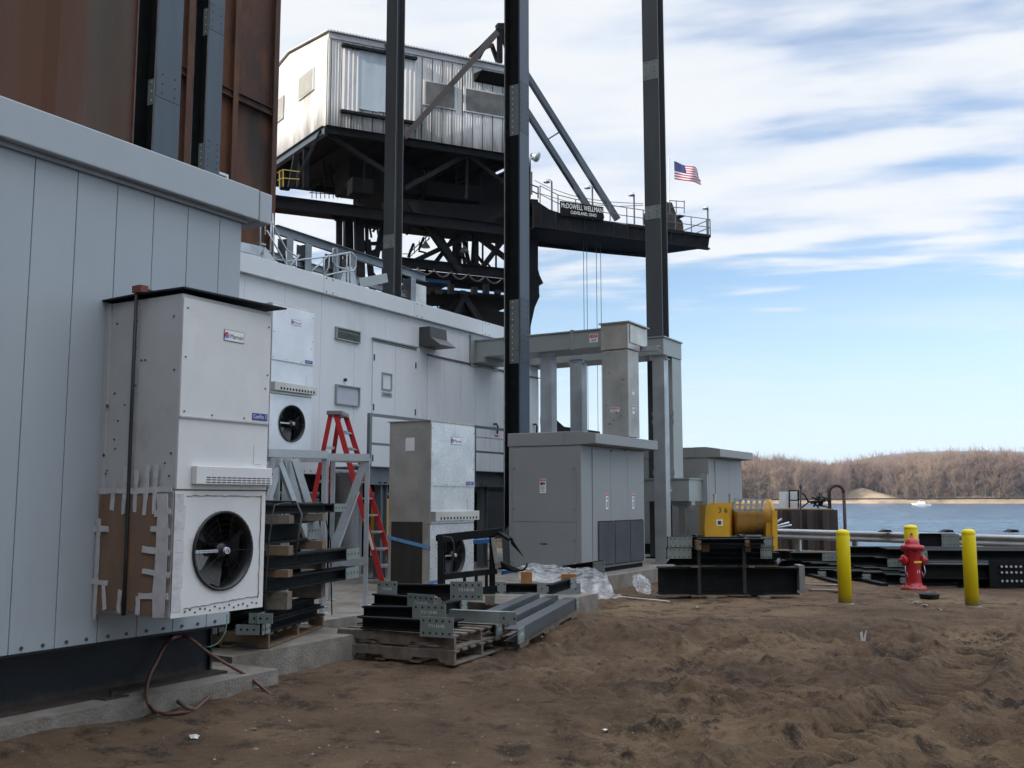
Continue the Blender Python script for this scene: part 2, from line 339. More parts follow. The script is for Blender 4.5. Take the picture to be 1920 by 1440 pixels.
# ---------------------------------------------------------------- numpy noise
def _hash(ix, iy, s):
    h = (ix.astype(np.int64) * 374761393 + iy.astype(np.int64) * 668265263 + s * 1442695041) & 0xffffffff
    h = ((h ^ (h >> 13)) * 1274126177) & 0xffffffff
    return ((h ^ (h >> 16)) & 0xffff) / 65535.0 * 2 - 1
def vnoise(x, y, s=0):
    ix = np.floor(x); iy = np.floor(y); fx = x - ix; fy = y - iy
    u = fx*fx*fx*(fx*(fx*6-15)+10); v = fy*fy*fy*(fy*(fy*6-15)+10)
    a = _hash(ix, iy, s); b = _hash(ix+1, iy, s); c = _hash(ix, iy+1, s); d = _hash(ix+1, iy+1, s)
    return (a*(1-u)+b*u)*(1-v) + (c*(1-u)+d*u)*v
def fbm(x, y, o=4, s=0):
    r = 0; a = 1.; t = 0
    for i in range(o): r = r + a * vnoise(x, y, s + i); t += a; a *= .5; x = x * 2.03 + 11.3; y = y * 2.03 + 5.7
    return r / t
def sst(a, b, x): t = np.clip((x - a) / (b - a), 0, 1); return t * t * (3 - 2 * t)

# ---------------------------------------------------------------- ground, river, far bank
# quay line (world x right, y away)
QL = [(40, -4), (15.0, 26.2), (8.0, 33.2), (5.0, 37.5), (3.0, 62), (-2, 140)]
def quay_dist(x, y):
    """positive on land, roughly in metres"""
    best = None
    pts = np.array(QL)
    d = np.full(x.shape, 1e9); sgn = np.ones(x.shape)
    for i in range(len(pts) - 1):
        p = pts[i]; q = pts[i+1]; e = q - p; l = np.hypot(*e); e = e / l
        t = np.clip((x - p[0]) * e[0] + (y - p[1]) * e[1], 0, l)
        dx = x - p[0] - e[0]*t; dy = y - p[1] - e[1]*t; dd = np.hypot(dx, dy)
        side = np.where(e[0]*(y-p[1]) - e[1]*(x-p[0]) > 0, 1., -1.)
        m_ = dd < d; d = np.where(m_, dd, d); sgn = np.where(m_, side, sgn)
    return d * sgn
def ground_h(x, y):
    churn = sst(-1.3, 1.2, x + .25 * (y - 8)) * (1 - sst(12.2, 14.2, y + .0 * x)) 
    wob = fbm(x * .5 + 3, y * .5, 2, 50)
    h = .015 * fbm(x * 1.1, y * 1.1, 4, 3) + .022 * fbm(x * 3.2, y * 4.5, 5, 9) + .006 * vnoise(x * 30, y * 30, 77)
    clod = np.abs(fbm(x * 2.4 + wob, y * 2.4, 4, 21))
    ridg = (1 - np.abs(fbm(x * .9 + .6 * wob, y * 1.3, 3, 31)) * 2.6)
    h2 = .13 * fbm(x * .75, y * .95, 4, 12) + .10 * np.clip(ridg, -.3, 1) - .08 + .15 * (clod - .16) + .085 * (np.abs(fbm(x * 6, y * 6, 3, 44)) - .15) + .025 * fbm(x * 17, y * 17, 2, 47)
    h2 = .74 * h2 + .022 * fbm(x * 4.2, y * 4.2, 4, 83) + .012 * (np.abs(fbm(x * 13, y * 13, 3, 87)) - .15)
    # tyre ruts: (start, end, bend)
    for (x0, y0, x1, y1, bend, w_, dp) in ((.2, 3.6, 8.2, 10.6, .9, .30, .085), (1.5, 3.2, 9.0, 9.4, .8, .30, .09), (2.9, 3.4, 9.4, 7.4, .5, .28, .07), (-.6, 4.4, 5.6, 12.2, .7, .26, .05)):
        ex, ey = x1 - x0, y1 - y0; l = math.hypot(ex, ey); ex /= l; ey /= l
        u = (x - x0) * ex + (y - y0) * ey; v = -(x - x0) * ey + (y - y0) * ex
        v = v + bend * np.sin(np.clip(u / l, 0, 1) * math.pi) + .12 * wob
        win = sst(0, .8, u) * (1 - sst(l - 1, l, u)); a = np.abs(v)
        h2 = h2 * (1 - .85 * win * (1 - sst(w_ * .7, w_ * 1.4, a)))
        h2 = h2 - 1.3 * dp * win * (1 - sst(w_ * .75, w_ * 1.15, a)) + dp * 1.3 * win * np.exp(-((a - w_ * 1.45) / .13) ** 2)
        lug = np.sin((u + a * .55) * 2 * math.pi / .21)
        h2 = h2 + .052 * win * (1 - sst(w_ * .8, w_ * 1.05, a)) * lug * (.6 + .4 * wob)
    h = h + churn * h2
    # sandy hummocks before the steel and the bollards, soil banked up against the slabs
    h = h + .05 * np.clip(fbm(x * .9, y * 1.5, 3, 61), 0, 1) * sst(10.5, 13, y) * (1 - sst(17, 19, y)) * sst(-1, 1.5, x)
    gx = x * math.cos(A0) - y * math.sin(A0); gy = x * math.sin(A0) + y * math.cos(A0)
    h = h + (.07 + .05 * fbm(gx * 2, gy * 2, 3, 71)) * np.exp(-((gx + 6.0) / .35) ** 2) * (1 - sst(6.2, 7.2, gy))
    # site falls off to the river
    q = quay_dist(x, y)
    h = h * sst(.5, 3, q) - 3.2 * (1 - sst(-2.2, .2, q)) 
    return h
def dirt():
    m_ = bpy.data.materials.new('damp_sandy_dirt'); m_.use_nodes = True; nt = m_.node_tree; N = nt.nodes; L = nt.links; b = N['Principled BSDF']
    b.inputs['Roughness'].default_value = .95; b.inputs['Specular IOR Level'].default_value = .15
    tc = N.new('ShaderNodeTexCoord')
    def nz(s, d, r, o=0):
        mp = N.new('ShaderNodeMapping'); mp.inputs['Location'].default_value = (o, o * 1.7, 0); L.new(tc.outputs['Object'], mp.inputs[0])
        n = N.new('ShaderNodeTexNoise'); n.inputs['Scale'].default_value = s; n.inputs['Detail'].default_value = d; n.inputs['Roughness'].default_value = r; L.new(mp.outputs[0], n.inputs['Vector']); return n.outputs['Fac']
    def ramp(v, a, b_, c1, c2):
        cr = N.new('ShaderNodeValToRGB'); e = cr.color_ramp.elements; e[0].position = a; e[1].position = b_; e[0].color = (*c1, 1); e[1].color = (*c2, 1); L.new(v, cr.inputs[0]); return cr.outputs[0]
    def mixc(f, a, c):
        x = N.new('ShaderNodeMix'); x.data_type = 'RGBA'; L.new(f, x.inputs['Factor'])
        for k, v in (('A', a), ('B', c)):
            if isinstance(v, tuple): x.inputs[k].default_value = (*v, 1)
            else: L.new(v, x.inputs[k])
        return x.outputs['Result']
    def mr(v, a, c):
        n = N.new('ShaderNodeMapRange'); n.inputs['From Min'].default_value = a; n.inputs['From Max'].default_value = c; L.new(v, n.inputs['Value']); return n.outputs[0]
    base = ramp(nz(.8, 8, .65), .36, .64, (.10, .066, .043), (.195, .132, .084))
    c = mixc(mr(nz(.35, 5, .55, 9), .5, .68), base, (.24, .168, .10))
    c = mixc(mr(nz(2.6, 10, .78, 4), .50, .60), c, (.042, .031, .024))
    c = mixc(mr(nz(.28, 6, .6, 15), .44, .66), c, (.088, .060, .042))
    c = mixc(mr(nz(42, 3, .6, 2), .66, .72), c, (.27, .23, .19))
    c = mixc(mr(nz(60, 3, .6, 7), .64, .72), c, (.05, .04, .032))
    L.new(c, b.inputs['Base Color'])
    bp = N.new('ShaderNodeBump'); bp.inputs['Strength'].default_value = 1.0; bp.inputs['Distance'].default_value = .035
    L.new(nz(22, 10, .78, 3), bp.inputs['Height']); L.new(bp.outputs[0], b.inputs['Normal'])
    return m_
M_dirt = dirt()
def grid_mesh(name, X, Y, Z, m_, smooth=True):
    ny, nx = X.shape; co = np.stack([X, Y, Z], -1).reshape(-1, 3).astype(np.float32)
    me = bpy.data.meshes.new(name); i = np.arange(ny * nx).reshape(ny, nx)
    q = np.stack([i[:-1, :-1], i[:-1, 1:], i[1:, 1:], i[1:, :-1]], -1).reshape(-1, 4)
    me.vertices.add(len(co)); me.vertices.foreach_set('co', co.ravel())
    me.loops.add(q.size); me.loops.foreach_set('vertex_index', q.ravel().astype(np.int32))
    me.polygons.add(len(q)); me.polygons.foreach_set('loop_start', (np.arange(len(q)) * 4).astype(np.int32)); me.polygons.foreach_set('loop_total', np.full(len(q), 4, np.int32))
    me.polygons.foreach_set('use_smooth', np.full(len(q), smooth)); me.update(); me.validate()
    me.materials.append(m_); o = bpy.data.objects.new(name, me); COL.objects.link(o); WM[o.name] = Matrix.Identity(4); return o
def ax_var(segs):
    r = []
    for a, b, st in segs: r += list(np.arange(a, b, st))
    r.append(segs[-1][1]); return np.array(r)
xs = ax_var([(-260, -20, 12), (-20, -6, .5), (-6, 11, .032), (11, 17, .12), (17, 42, .8)])
ys = ax_var([(-60, -4, 4), (-4, 3, .4), (3, 9, .026), (9, 15, .045), (15, 22, .09), (22, 40, .3), (40, 140, 4)])
GX, GY = np.meshgrid(xs, ys); GZ = ground_h(GX, GY)
tag(grid_mesh('ground', GX, GY, GZ, M_dirt), kind='structure')

def water():
    m_ = bpy.data.materials.new('river_water'); m_.use_nodes = True; nt = m_.node_tree; N = nt.nodes; L = nt.links; b = N['Principled BSDF']
    b.inputs['Base Color'].default_value = (.02, .07, .14, 1); b.inputs['Roughness'].default_value = .12; b.inputs['IOR'].default_value = 1.33; b.inputs['Specular IOR Level'].default_value = .34
    tc = N.new('ShaderNodeTexCoord'); mp = N.new('ShaderNodeMapping'); mp.inputs['Scale'].default_value = (.5, 1, 1); L.new(tc.outputs['Object'], mp.inputs[0])
    n = N.new('ShaderNodeTexNoise'); n.inputs['Scale'].default_value = .55; n.inputs['Detail'].default_value = 8; n.inputs['Roughness'].default_value = .65; L.new(mp.outputs[0], n.inputs['Vector'])
    bp = N.new('ShaderNodeBump'); bp.inputs['Strength'].default_value = 1.0; bp.inputs['Distance'].default_value = 1.1; L.new(n.outputs['Fac'], bp.inputs['Height']); L.new(bp.outputs[0], b.inputs['Normal'])
    return m_
wx = ax_var([(-1500, -20, 120), (-20, 10, 2), (10, 90, .42), (90, 330, 1.3), (330, 600, 15), (600, 2200, 160)]); wy = ax_var([(-50, 22, 8), (22, 70, .42), (70, 150, .8), (150, 420, 2.2), (420, 760, 14)]); X_, Y_ = np.meshgrid(wx, wy)
am = np.clip((X_ + 20) / 40, 0, 1) * (1 - sst(300, 450, Y_)) * (1 - sst(280, 340, X_))
tag(grid_mesh('river', X_, Y_, -1.5 + am * (.10 * fbm(X_ * .22, Y_ * .45, 4, 90) + .05 * fbm(X_ * .8, Y_ * 1.4, 2, 95)), water()), kind='structure')

def bank_y(x): return 650 + 14 * fbm(x * .006, x * 0 + 3, 3, 5)
def far_h(x, y):
    d = y - bank_y(x)
    h = -2.2 + 2.4 * sst(0, 7, d) + 3.2 * sst(5, 40, d) + .03 * np.clip(d, 0, 600) 
    dune = 4.2 * np.exp(-(((x - 238) / 13) ** 2)) * sst(3, 22, d) * (1 - sst(35, 60, d)) + 2.5 * sst(255, 300, x) * sst(6, 14, d) * (1 - sst(30, 50, d))
    return h + dune * (1 + .3 * fbm(x * .1, y * .1, 2, 8)) + .5 * fbm(x * .05, y * .05, 3, 2) * sst(10, 60, d) + 22 * np.exp(-(((x - 520) / 230) ** 2)) * sst(150, 600, d)
xs2 = ax_var([(-1400, 60, 20), (60, 480, 2.5), (480, 2000, 20)]); ys2 = ax_var([(630, 720, 2.0), (720, 900, 12), (900, 1500, 40)])
X_, Y_ = np.meshgrid(xs2, ys2)
M_far = mat('sand_and_dry_grass', (.27, .20, .13), .95, scale=.12, col2=(.38, .28, .18), grime=(.17, .12, .08), gscale=.06, glo=.5, ghi=.62)
tag(grid_mesh('far_bank', X_, Y_, far_h(X_, Y_), M_far), kind='structure')
# the distant blue ridge
xr = np.linspace(-2500, 3800, 120); rid = []
tx, ty = np.meshgrid(xr, np.linspace(3000, 3900, 5))
rz = np.clip((ty - 3000) / 300, 0, 1) * (112 + 66 * sst(1150, 1450, tx) * (1 - sst(1650, 2600, tx)) + 12 * fbm(tx * .002, ty * .002, 4, 4)) - 8
M_ridge = mat('distant_wooded_hill', (.09, .10, .12), .95, var=.2, scale=.01)
tag(grid_mesh('hills', tx, ty, rz, M_ridge), kind='structure')

def wood():
    rs = np.random.RandomState(5)
    # a few bare crowns as bundles of thin tapering limbs and twigs (triangular spikes), then thousands of placed copies in one mesh
    protos = []
    for k in range(6):
        V_, F_, Mi = [], [], []
        def spike(p, q, w, mi):
            d = q - p; a = np.cross(d, rs.randn(3)); a /= np.linalg.norm(a) + 1e-9; b_ = np.cross(d, a); b_ /= np.linalg.norm(b_) + 1e-9
            n = len(V_); V_.extend([p + a * w, p - a * w * .5 + b_ * w * .86, p - a * w * .5 - b_ * w * .86, q]); F_.extend([(n, n+1, n+3), (n+1, n+2, n+3), (n+2, n, n+3)]); Mi.extend([mi] * 3)
        spike(np.array([0, 0, -.02]), np.array([.02 * rs.randn(), .02 * rs.randn(), .80]), .011, 0)
        tips = []
        for i in range(14):
            z = .12 + .68 * i / 14; an = rs.rand() * 6.28; L_ = (.34 - .2 * abs(z - .5)) * (.7 + .5 * rs.rand()); el = .55 + .7 * rs.rand()
            p = np.array([0, 0, z]); q = p + L_ * np.array([math.cos(an) * math.cos(el), math.sin(an) * math.cos(el), math.sin(el)]); spike(p, q, .007, 0); tips.append((p, q))
        for p, q in tips:
            for j in range(14):
                t = .25 + .75 * rs.rand(); s_ = p + (q - p) * t; d = rs.randn(3) * .07 + (q - p) * .25; d[2] = abs(d[2]) + .02
                e = s_ + d * (.7 + .9 * rs.rand()); spike(s_, e, .0042, 1)
                for _ in range(2):
                    f = e + rs.randn(3) * .03 + np.array([0, 0, .02]); spike(s_ + (e - s_) * rs.rand(), f, .003, 1)
        protos.append((np.array(V_), np.array(F_), np.array(Mi)))
    VS, FS, MS = [], [], []; off = 0
    rows = []
    for i in range(4600):
        x = 60 + 540 * rs.rand(); t = rs.rand() ** 1.7; rows.append((x, t))
    for x, t in rows:
        y = float(bank_y(np.array([x]))[0]) + (8 if not (222 < x < 250) else 30) + 200 * t
        h = (19.5 + 5.5 * rs.rand()) * (1 + .12 * math.sin(x * .045) + .1 * math.sin(x * .017 + 1)) * (.85 if t < .02 else 1)
        if t < .12 and rs.rand() < .62: h *= .22 + .3 * rs.rand()
        z = float(far_h(np.array([x]), np.array([y]))[0]); a = rs.rand() * 6.28
        v, f, mi = protos[rs.randint(6)]; sx = h * (.9 + .5 * rs.rand()); c, s_ = math.cos(a) * sx, math.sin(a) * sx
        q = np.empty_like(v); q[:, 0] = v[:, 0] * c - v[:, 1] * s_ + x; q[:, 1] = v[:, 0] * s_ + v[:, 1] * c + y; q[:, 2] = v[:, 2] * h + z
        VS.append(q); FS.append(f + off); tint = rs.randint(3); MS.append(np.where(mi == 0, 0, 1 + tint)); off += len(v)
    v = np.concatenate(VS).astype(np.float32); f = np.concatenate(FS).astype(np.int32); mi = np.concatenate(MS).astype(np.int32)
    me = bpy.data.meshes.new('bare_wood'); me.vertices.add(len(v)); me.vertices.foreach_set('co', v.ravel()); me.loops.add(f.size); me.loops.foreach_set('vertex_index', f.ravel())
    me.polygons.add(len(f)); me.polygons.foreach_set('loop_start', np.arange(len(f), dtype=np.int32) * 3); me.polygons.foreach_set('loop_total', np.full(len(f), 3, np.int32))
    me.polygons.foreach_set('material_index', mi); me.update()
    for n_, c_ in (('bark', (.15, .12, .10)), ('twigs_brown', (.185, .118, .088)), ('twigs_purple', (.15, .102, .09)), ('twigs_tan', (.21, .15, .105))): me.materials.append(mat(n_, c_, .9, var=.2, scale=.02))
    o = bpy.data.objects.new('wood', me); COL.objects.link(o)
    tag(o, 'bare brown winter wood along the far side of the river', 'woodland', kind='stuff')
wood()

# ================================================================ large structure
ZS = .25                                   # top of the main concrete slab
XL, XM = -6.27, -11.67                     # faces of the near and of the farther long wall, in building axes
def gx(px, py, X): return G.hit(px, py, 0, X)
def gy(px, py, Y): return G.hit(px, py, 1, Y)
def gz(px, py, Z): return G.hit(px, py, 2, Z)
def xp(px, Y, py=800): return G.hit(px, py, 1, Y).x
def yp(px, X, py=800): return G.hit(px, py, 0, X).y

# concrete slabs
def slab(name, x0, x1, y0, y1, z, label):
    m = MB(G); n = max(2, int((y1 - y0) / .5)); q = max(2, int((x1 - x0) / .5)); rr = random.Random(name + str(x0))
    e = .018
    def jit(): return rr.uniform(-e, e)
    # slab with a slightly worn outer edge
    ys_ = [y0 + (y1 - y0) * i / n for i in range(n + 1)]; top = [(x1 + jit(), y, z) for y in ys_]
    for i in range(n):
        a, b = top[i], top[i+1]
        m.quad((x0, a[1], z), (a[0], a[1], z), (b[0], b[1], z), (x0, b[1], z)); m.quad((a[0] + .01, a[1], -.3), (b[0] + .01, b[1], -.3), b, a)
    m.quad((x0, y0, -.3), (x1, y0, -.3), (top[0][0], y0, z), (x0, y0, z)); m.quad((x0, y1, -.3), (x0, y1, z), (top[-1][0], y1, z), (x1, y1, -.3))
    m.quad((x0, y0, -.3), (x0, y0, z), (x0, y1, z), (x0, y1, -.3))
    return tag(solo(m, name, M_conc, label, 'slab'), kind='structure')
slab('pavement', -10.5, -6.0, -3, 6.36, .19, 'concrete footing strip under the near grey building')
slab('pavement', -10.4, -6.55, 6.362, 8.3, ZS - .006, 'concrete slab corner under the strapped steel stack')
slab('pavement', -26, -7.55, 8.302, 23.5, ZS, 'main concrete slab under the cabinets and the ladder')
slab('pavement', -7.548, -6.35, 11.3, 13.25, ZS - .008, 'concrete block end beside the clear plastic sheet')

# ---- near grey prefabricated building
yE = 6.05
b1 = thing('prefabricated_building', 'pale grey panel-clad prefabricated building on a black steel base, nearest on the left', 'building', G, (XL, yE, .19))
m = MB(G); seams = [yp(x, XL, 1100) for x in (22, 110, 187, 262, 329, 389)]
pw = (seams[-1] - seams[0]) / (len(seams) - 1); seams = [seams[0] + pw * i for i in range(-8, 7) if seams[0] + pw * i < yE - .1]; pr = -3.0
for s_ in seams + [yE]:
    m.box((XL - .06, pr + .0025, .575), (XL, s_ - .0025, 3.99)); pr = s_
m.mi = 1
for s_ in seams:
    for o_ in (-.09, .09): m.cyl((XL, s_ + o_, .61), (XL + .008, s_ + o_, .61), .013, n=8)
m.mi = 0
m.box((XL - 3.6, yE - .062, .575), (XL - .062, yE - .002, 3.99)); m.build('wall_panels', [M_panel, M_bolt], b1, bevel=.004)
m = MB(G); m.box((XL - 3.6, -3, .576), (XL - .065, yE - .065, 3.985)); m.build('wall_core', M_trim, b1)
m = MB(G); m.box((XL - 3.7, -3, 3.995), (XL + .10, yE + .10, 4.27)); m.box((XL - 3.7, yE + .103, 3.99), (XL + .105, yE + .25, 4.262)); m.build('fascia', M_fascia, b1, bevel=.01)
m = MB(G); m.box((XL - 3.6, -3, 3.96), (XL + .035, yE + .03, 3.994)); m.build('soffit_trim', M_trim, b1)
m = MB(G)
m.box((XL - 3.5, -3, .56), (XL + .012, yE - .05, .574)); m.box((XL - .15, -3, .20), (XL - .13, yE - .08, .56)); m.box((XL - 3.5, -3, .192), (XL + .05, yE - .05, .21))
m.box((XL - 3.5, yE - .1, .21), (XL - .1, yE - .08, .56)); m.build('base_beam', M_base, b1)
m = MB(G); m.box((XL, yE - .11, .70), (XL + .004, yE - .03, .83)); m.build('red_tag', M_lred, b1)

# ---- farther white building, standing on steel legs
yA, yB = 8.6, yp(1009, XM, 700); zb, zt = 2.02, 5.18
b2 = thing('prefabricated_building', 'long white panel-clad building raised on steel legs, behind the red ladder', 'building', G, (XM, 14, ZS))
m = MB(G); pwid = .92; y_ = yA
cuts = []
while y_ < yB: cuts.append(y_); y_ += pwid
cuts.append(yB)
for a, b in zip(cuts[:-1], cuts[1:]): m.box((XM - .06, a + .002, zb), (XM, b - .002, zt))
m.box((XM - 3.6, yB - .06, zb), (XM - .062, yB, zt)); m.box((XM - 3.6, yA, zb), (XM - .062, yA + .06, zt)); m.mi = 1
y_ = yA + .1
while y_ < yB: m.cyl((XM, y_, zb + .05), (XM + .006, y_, zb + .05), .012, n=6); y_ += .16
m.build('wall_panels', [M_white, M_bolt], b2, bevel=.003)
m = MB(G); m.box((XM - 3.5, yA + .07, zb + .01), (XM - .07, yB - .07, zt - .01)); m.build('wall_core', M_trim, b2)
m = MB(G); ya = yA
for yb_ in (yp(607, XM + .1, 560), yp(777, XM + .1, 600), yp(905, XM + .1, 620), yB + .1): m.box((XM - 3.7, ya + .003, zt + .004), (XM + .10, yb_ - .003, zt + .315)); ya = yb_
m.mi = 1
for y0_ in (yp(607, XM, 560), yp(777, XM, 600), yp(905, XM, 620)):
    for dy in (-.05, .12):
        for zz in (zt + .04, zt + .28): m.cyl((XM + .10, y0_ + dy, zz), (XM + .108, y0_ + dy, zz), .014, n=6)
m.build('fascia', [M_wfascia, M_bolt], b2, bevel=.008)
def wrect(px0, px1, pyt, pyb, X=XM): # rectangle on the wall from its corners in the view
    a = gx(px0, pyt, X); b = gx(px1, pyb, X); return a.y, b.y, b.z, a.z
def window(x0, x1, t, b_, glassm, recess=.07):
    y0, y1, z0, z1 = wrect(x0, x1, t, b_); fm = MB(G); k = .022
    for (a, b) in (((y0, z0), (y1, z0 + k)), ((y0, z1 - k), (y1, z1)), ((y0, z0 + k), (y0 + k, z1 - k)), ((y1 - k, z0 + k), (y1, z1 - k))):
        fm.box((XM + .002, a[0], a[1]), (XM + .045, b[0], b[1]))
    w_ = fm.build('window', M_duct, b2); g = MB(G); g.box((XM + .001, y0 + k, z0 + k), (XM + .012, y1 - k, z1 - k)); g.build('pane', glassm, w_)
    return y0, y1, z0, z1, w_
mw = mat('dark_window_glass', (.03, .035, .04), .12, var=.3, scale=6); mw2 = mat('pale_blind', (.44, .46, .53), .5, var=.05)
y0, y1, z0, z1, w_ = window(628, 673, 612, 645, mat('louvre_slats_grey', (.17, .19, .19), .5))
m = MB(G)
for i in range(5): z_ = z0 + .05 + (z1 - z0 - .1) * i / 5; m.beam((XM + .02, y0 + .04, z_), (XM + .02, y1 - .04, z_), .035, .008, (.6, 0, 1))
m.build('louvre_slats', M_prim, w_)
window(628, 672, 720, 763, mw2); window(714, 732, 698, 733, mw)
# personnel door: outline joints, drip cap, hinges, sign
dy0, dy1 = yp(697, XM, 720), yp(779, XM, 720); dz0, dz1 = zb + .03, gx(697, 640, XM).z
d = MB(G); d.box((XM + .001, dy0, dz0), (XM + .022, (dy0+dy1)/2 - .003, dz1)); d.box((XM + .001, (dy0+dy1)/2 + .003, dz0), (XM + .022, dy1, dz1)); door = d.build('door', M_white, b2, bevel=.003)
m = MB(G); m.box((XM + .003, dy0 - .03, dz1 + .05), (XM + .07, dy1 + .02, dz1 + .075)); m.box((XM + .003, dy0 - .01, dz1 + .01), (XM + .03, dy1, dz1 + .02)); m.build('drip_cap', M_duct, door)
for yy in (dy0 + .03, dy1 - .03):
    for zz in (dz1 - .3, dz0 + 1.25, dz0 + .3): m = MB(G); m.box((XM + .022, yy - .012, zz - .06), (XM + .035, yy + .012, zz + .06)); m.build('hinge', M_lblack, door)
a = wrect(714, 733, 735, 746); m = MB(G); m.box((XM + .022, a[0], a[2]), (XM + .028, a[1], a[3])); sg = m.build('sign', M_duct, b2)
text('DANGER', .055, M_lblack, sg, G, (XM + .03, (a[0]+a[1])/2, (a[2]+a[3])/2), (0,1,0), (0,0,1))
# hood vent
a = wrect(786, 812, 615, 646); hy0, hy1, hz0, hz1 = a[0], a[1] + .1, gx(788, 648, XM).z, gx(788, 614, XM).z
m = MB(G); m.prism([(XM + .002, hy0, hz1), (XM + .26, hy0, hz1), (XM + .28, hy0, hz1 - .22), (XM + .52, hy0, hz0 - .02), (XM + .002, hy0, hz0 - .02)], (0, hy1 - hy0, 0)); m.build('vent_hood', mat('bronze_hood', (.05, .048, .05), .45), b2)
# drip rail and the lower closed panels with hinged covers
a = gx(800, 666, XM); m = MB(G); m.box((XM + .002, a.y, a.z), (XM + .05, yB, a.z + .022)); m.build('drip_rail', mat('brown_rail', (.15, .12, .11), .6), b2)
zcov = a.z
# cover panels under the drip rail (equipment doors)
m = MB(G); cy = yp(800, XM, 740); cvs = []
k = 0
while cy + .05 < yB:
    e = min(cy + .60, yB - .01); m.box((XM + .001, cy + .003, zb + .92), (XM + .02, e - .003, zcov - .03)); m.box((XM + .001, cy + .003, zb + .03), (XM + .02, e - .003, zb + .88)); cvs.append((cy, e)); cy += .60
m.build('equipment_doors', M_white, b2, bevel=.003)
for a_, e in cvs[::2]:
    m = MB(G); m.box((XM + .02, a_ + .2, zb + .96), (XM + .023, a_ + .36, zb + 1.0)); m.build('warning_label', M_lred, b2)
for px_ in (926, 1000):
    y_ = yp(px_, XM, 800); m = MB(G); z_ = gx(px_, 800, XM).z
    m.tube([(XM + .02, y_ - .05, z_ + .05), (XM + .07, y_, z_ + .06), (XM + .08, y_ + .04, z_), (XM + .07, y_ + .03, z_ - .16)], .022, 8); m.build('handle', M_lblack, b2)
for i, px_ in enumerate((700, 722)):
    pass
a = wrect(646, 650, 708, 713); m = MB(G); m.cyl((XM, a[0], a[2]), (XM + .04, a[0], a[2]), .03, n=10); m.build('cable_gland', M_lblack, b2)
# supporting frame under the building
m = MB(G); m.ibeam((XM - .1, yA, zb - .14), (XM - .1, yB, zb - .14), .26, .16); m.ibeam((XM - 3.4, yA, zb - .14), (XM - 3.4, yB, zb - .14), .26, .16)
for k in range(8): m.ibeam((XM - 3.4, yA + .3 + k * 1.5, zb - .14), (XM - .18, yA + .3 + k * 1.5, zb - .14), .2, .12)
m.build('floor_frame', M_black, b2)
for yy in (9.2, 13.6, 18.6):
    for xx in (XM - .12, XM - 3.3):
        m = MB(G); m.ibeam((xx, yy, ZS), (xx, yy, zb - .28), .2, .2, up=(0,1,0)); m.box((xx - .16, yy - .16, ZS), (xx + .16, yy + .16, ZS + .02)); m.build('leg', M_black, b2)

# ---- steel landing with rails before the white building
XP = -10.65
ln = thing('steel_landing', 'blue-grey steel landing and handrails in front of the white building doors', 'platform', G, (XP, 14.5, ZS))
M_land = mat('blue_grey_galvanised', (.15, .18, .20), .5, metal=.3, var=.1, scale=3)
zr = gx(700, 778, XP).z; zm = gx(700, 832, XP).z; zd = gx(700, 880, XP).z; zk = gx(700, 903, XP).z
ya_, yb_ = yp(691, XP), yp(950, XP) + .3
yg0, yg1 = yp(797, XP), yp(803, XP)
m = MB(G)
for (a, b) in ((ya_, yg0), (yg1 + .12, yb_)):
    m.beam((XP, a, zr), (XP, b, zr), .05, .05); m.beam((XP, a, zm), (XP, b, zm), .04, .04)
m.build('hand_rails', M_land, ln)
for px_ in (693, 796, 805, 889, 948):
    y_ = yp(px_, XP); m = MB(G); m.beam((XP, y_, zk), (XP, y_, zr + .02), .06, .06, (0,1,0)); m.build('rail_post', M_land, ln)
m = MB(G); m.channel((XP, ya_, (zd+zk)/2), (XP, yb_, (zd+zk)/2), abs(zd-zk) + .1, .1, side=-1); m.box((XM + .05, ya_, zd + .02), (XP - .05, yb_, zd + .05)); m.build('deck', M_land, ln)
for px_ in (716, 905):
    y_ = yp(px_, XP - .05); m = MB(G); m.ibeam((XP - .05, y_, ZS), (XP - .05, y_, zk), .17, .15, up=(0,1,0)); m.box((XP - .2, y_ - .15, ZS), (XP + .1, y_ + .15, ZS + .015)); m.build('leg', M_land, ln)

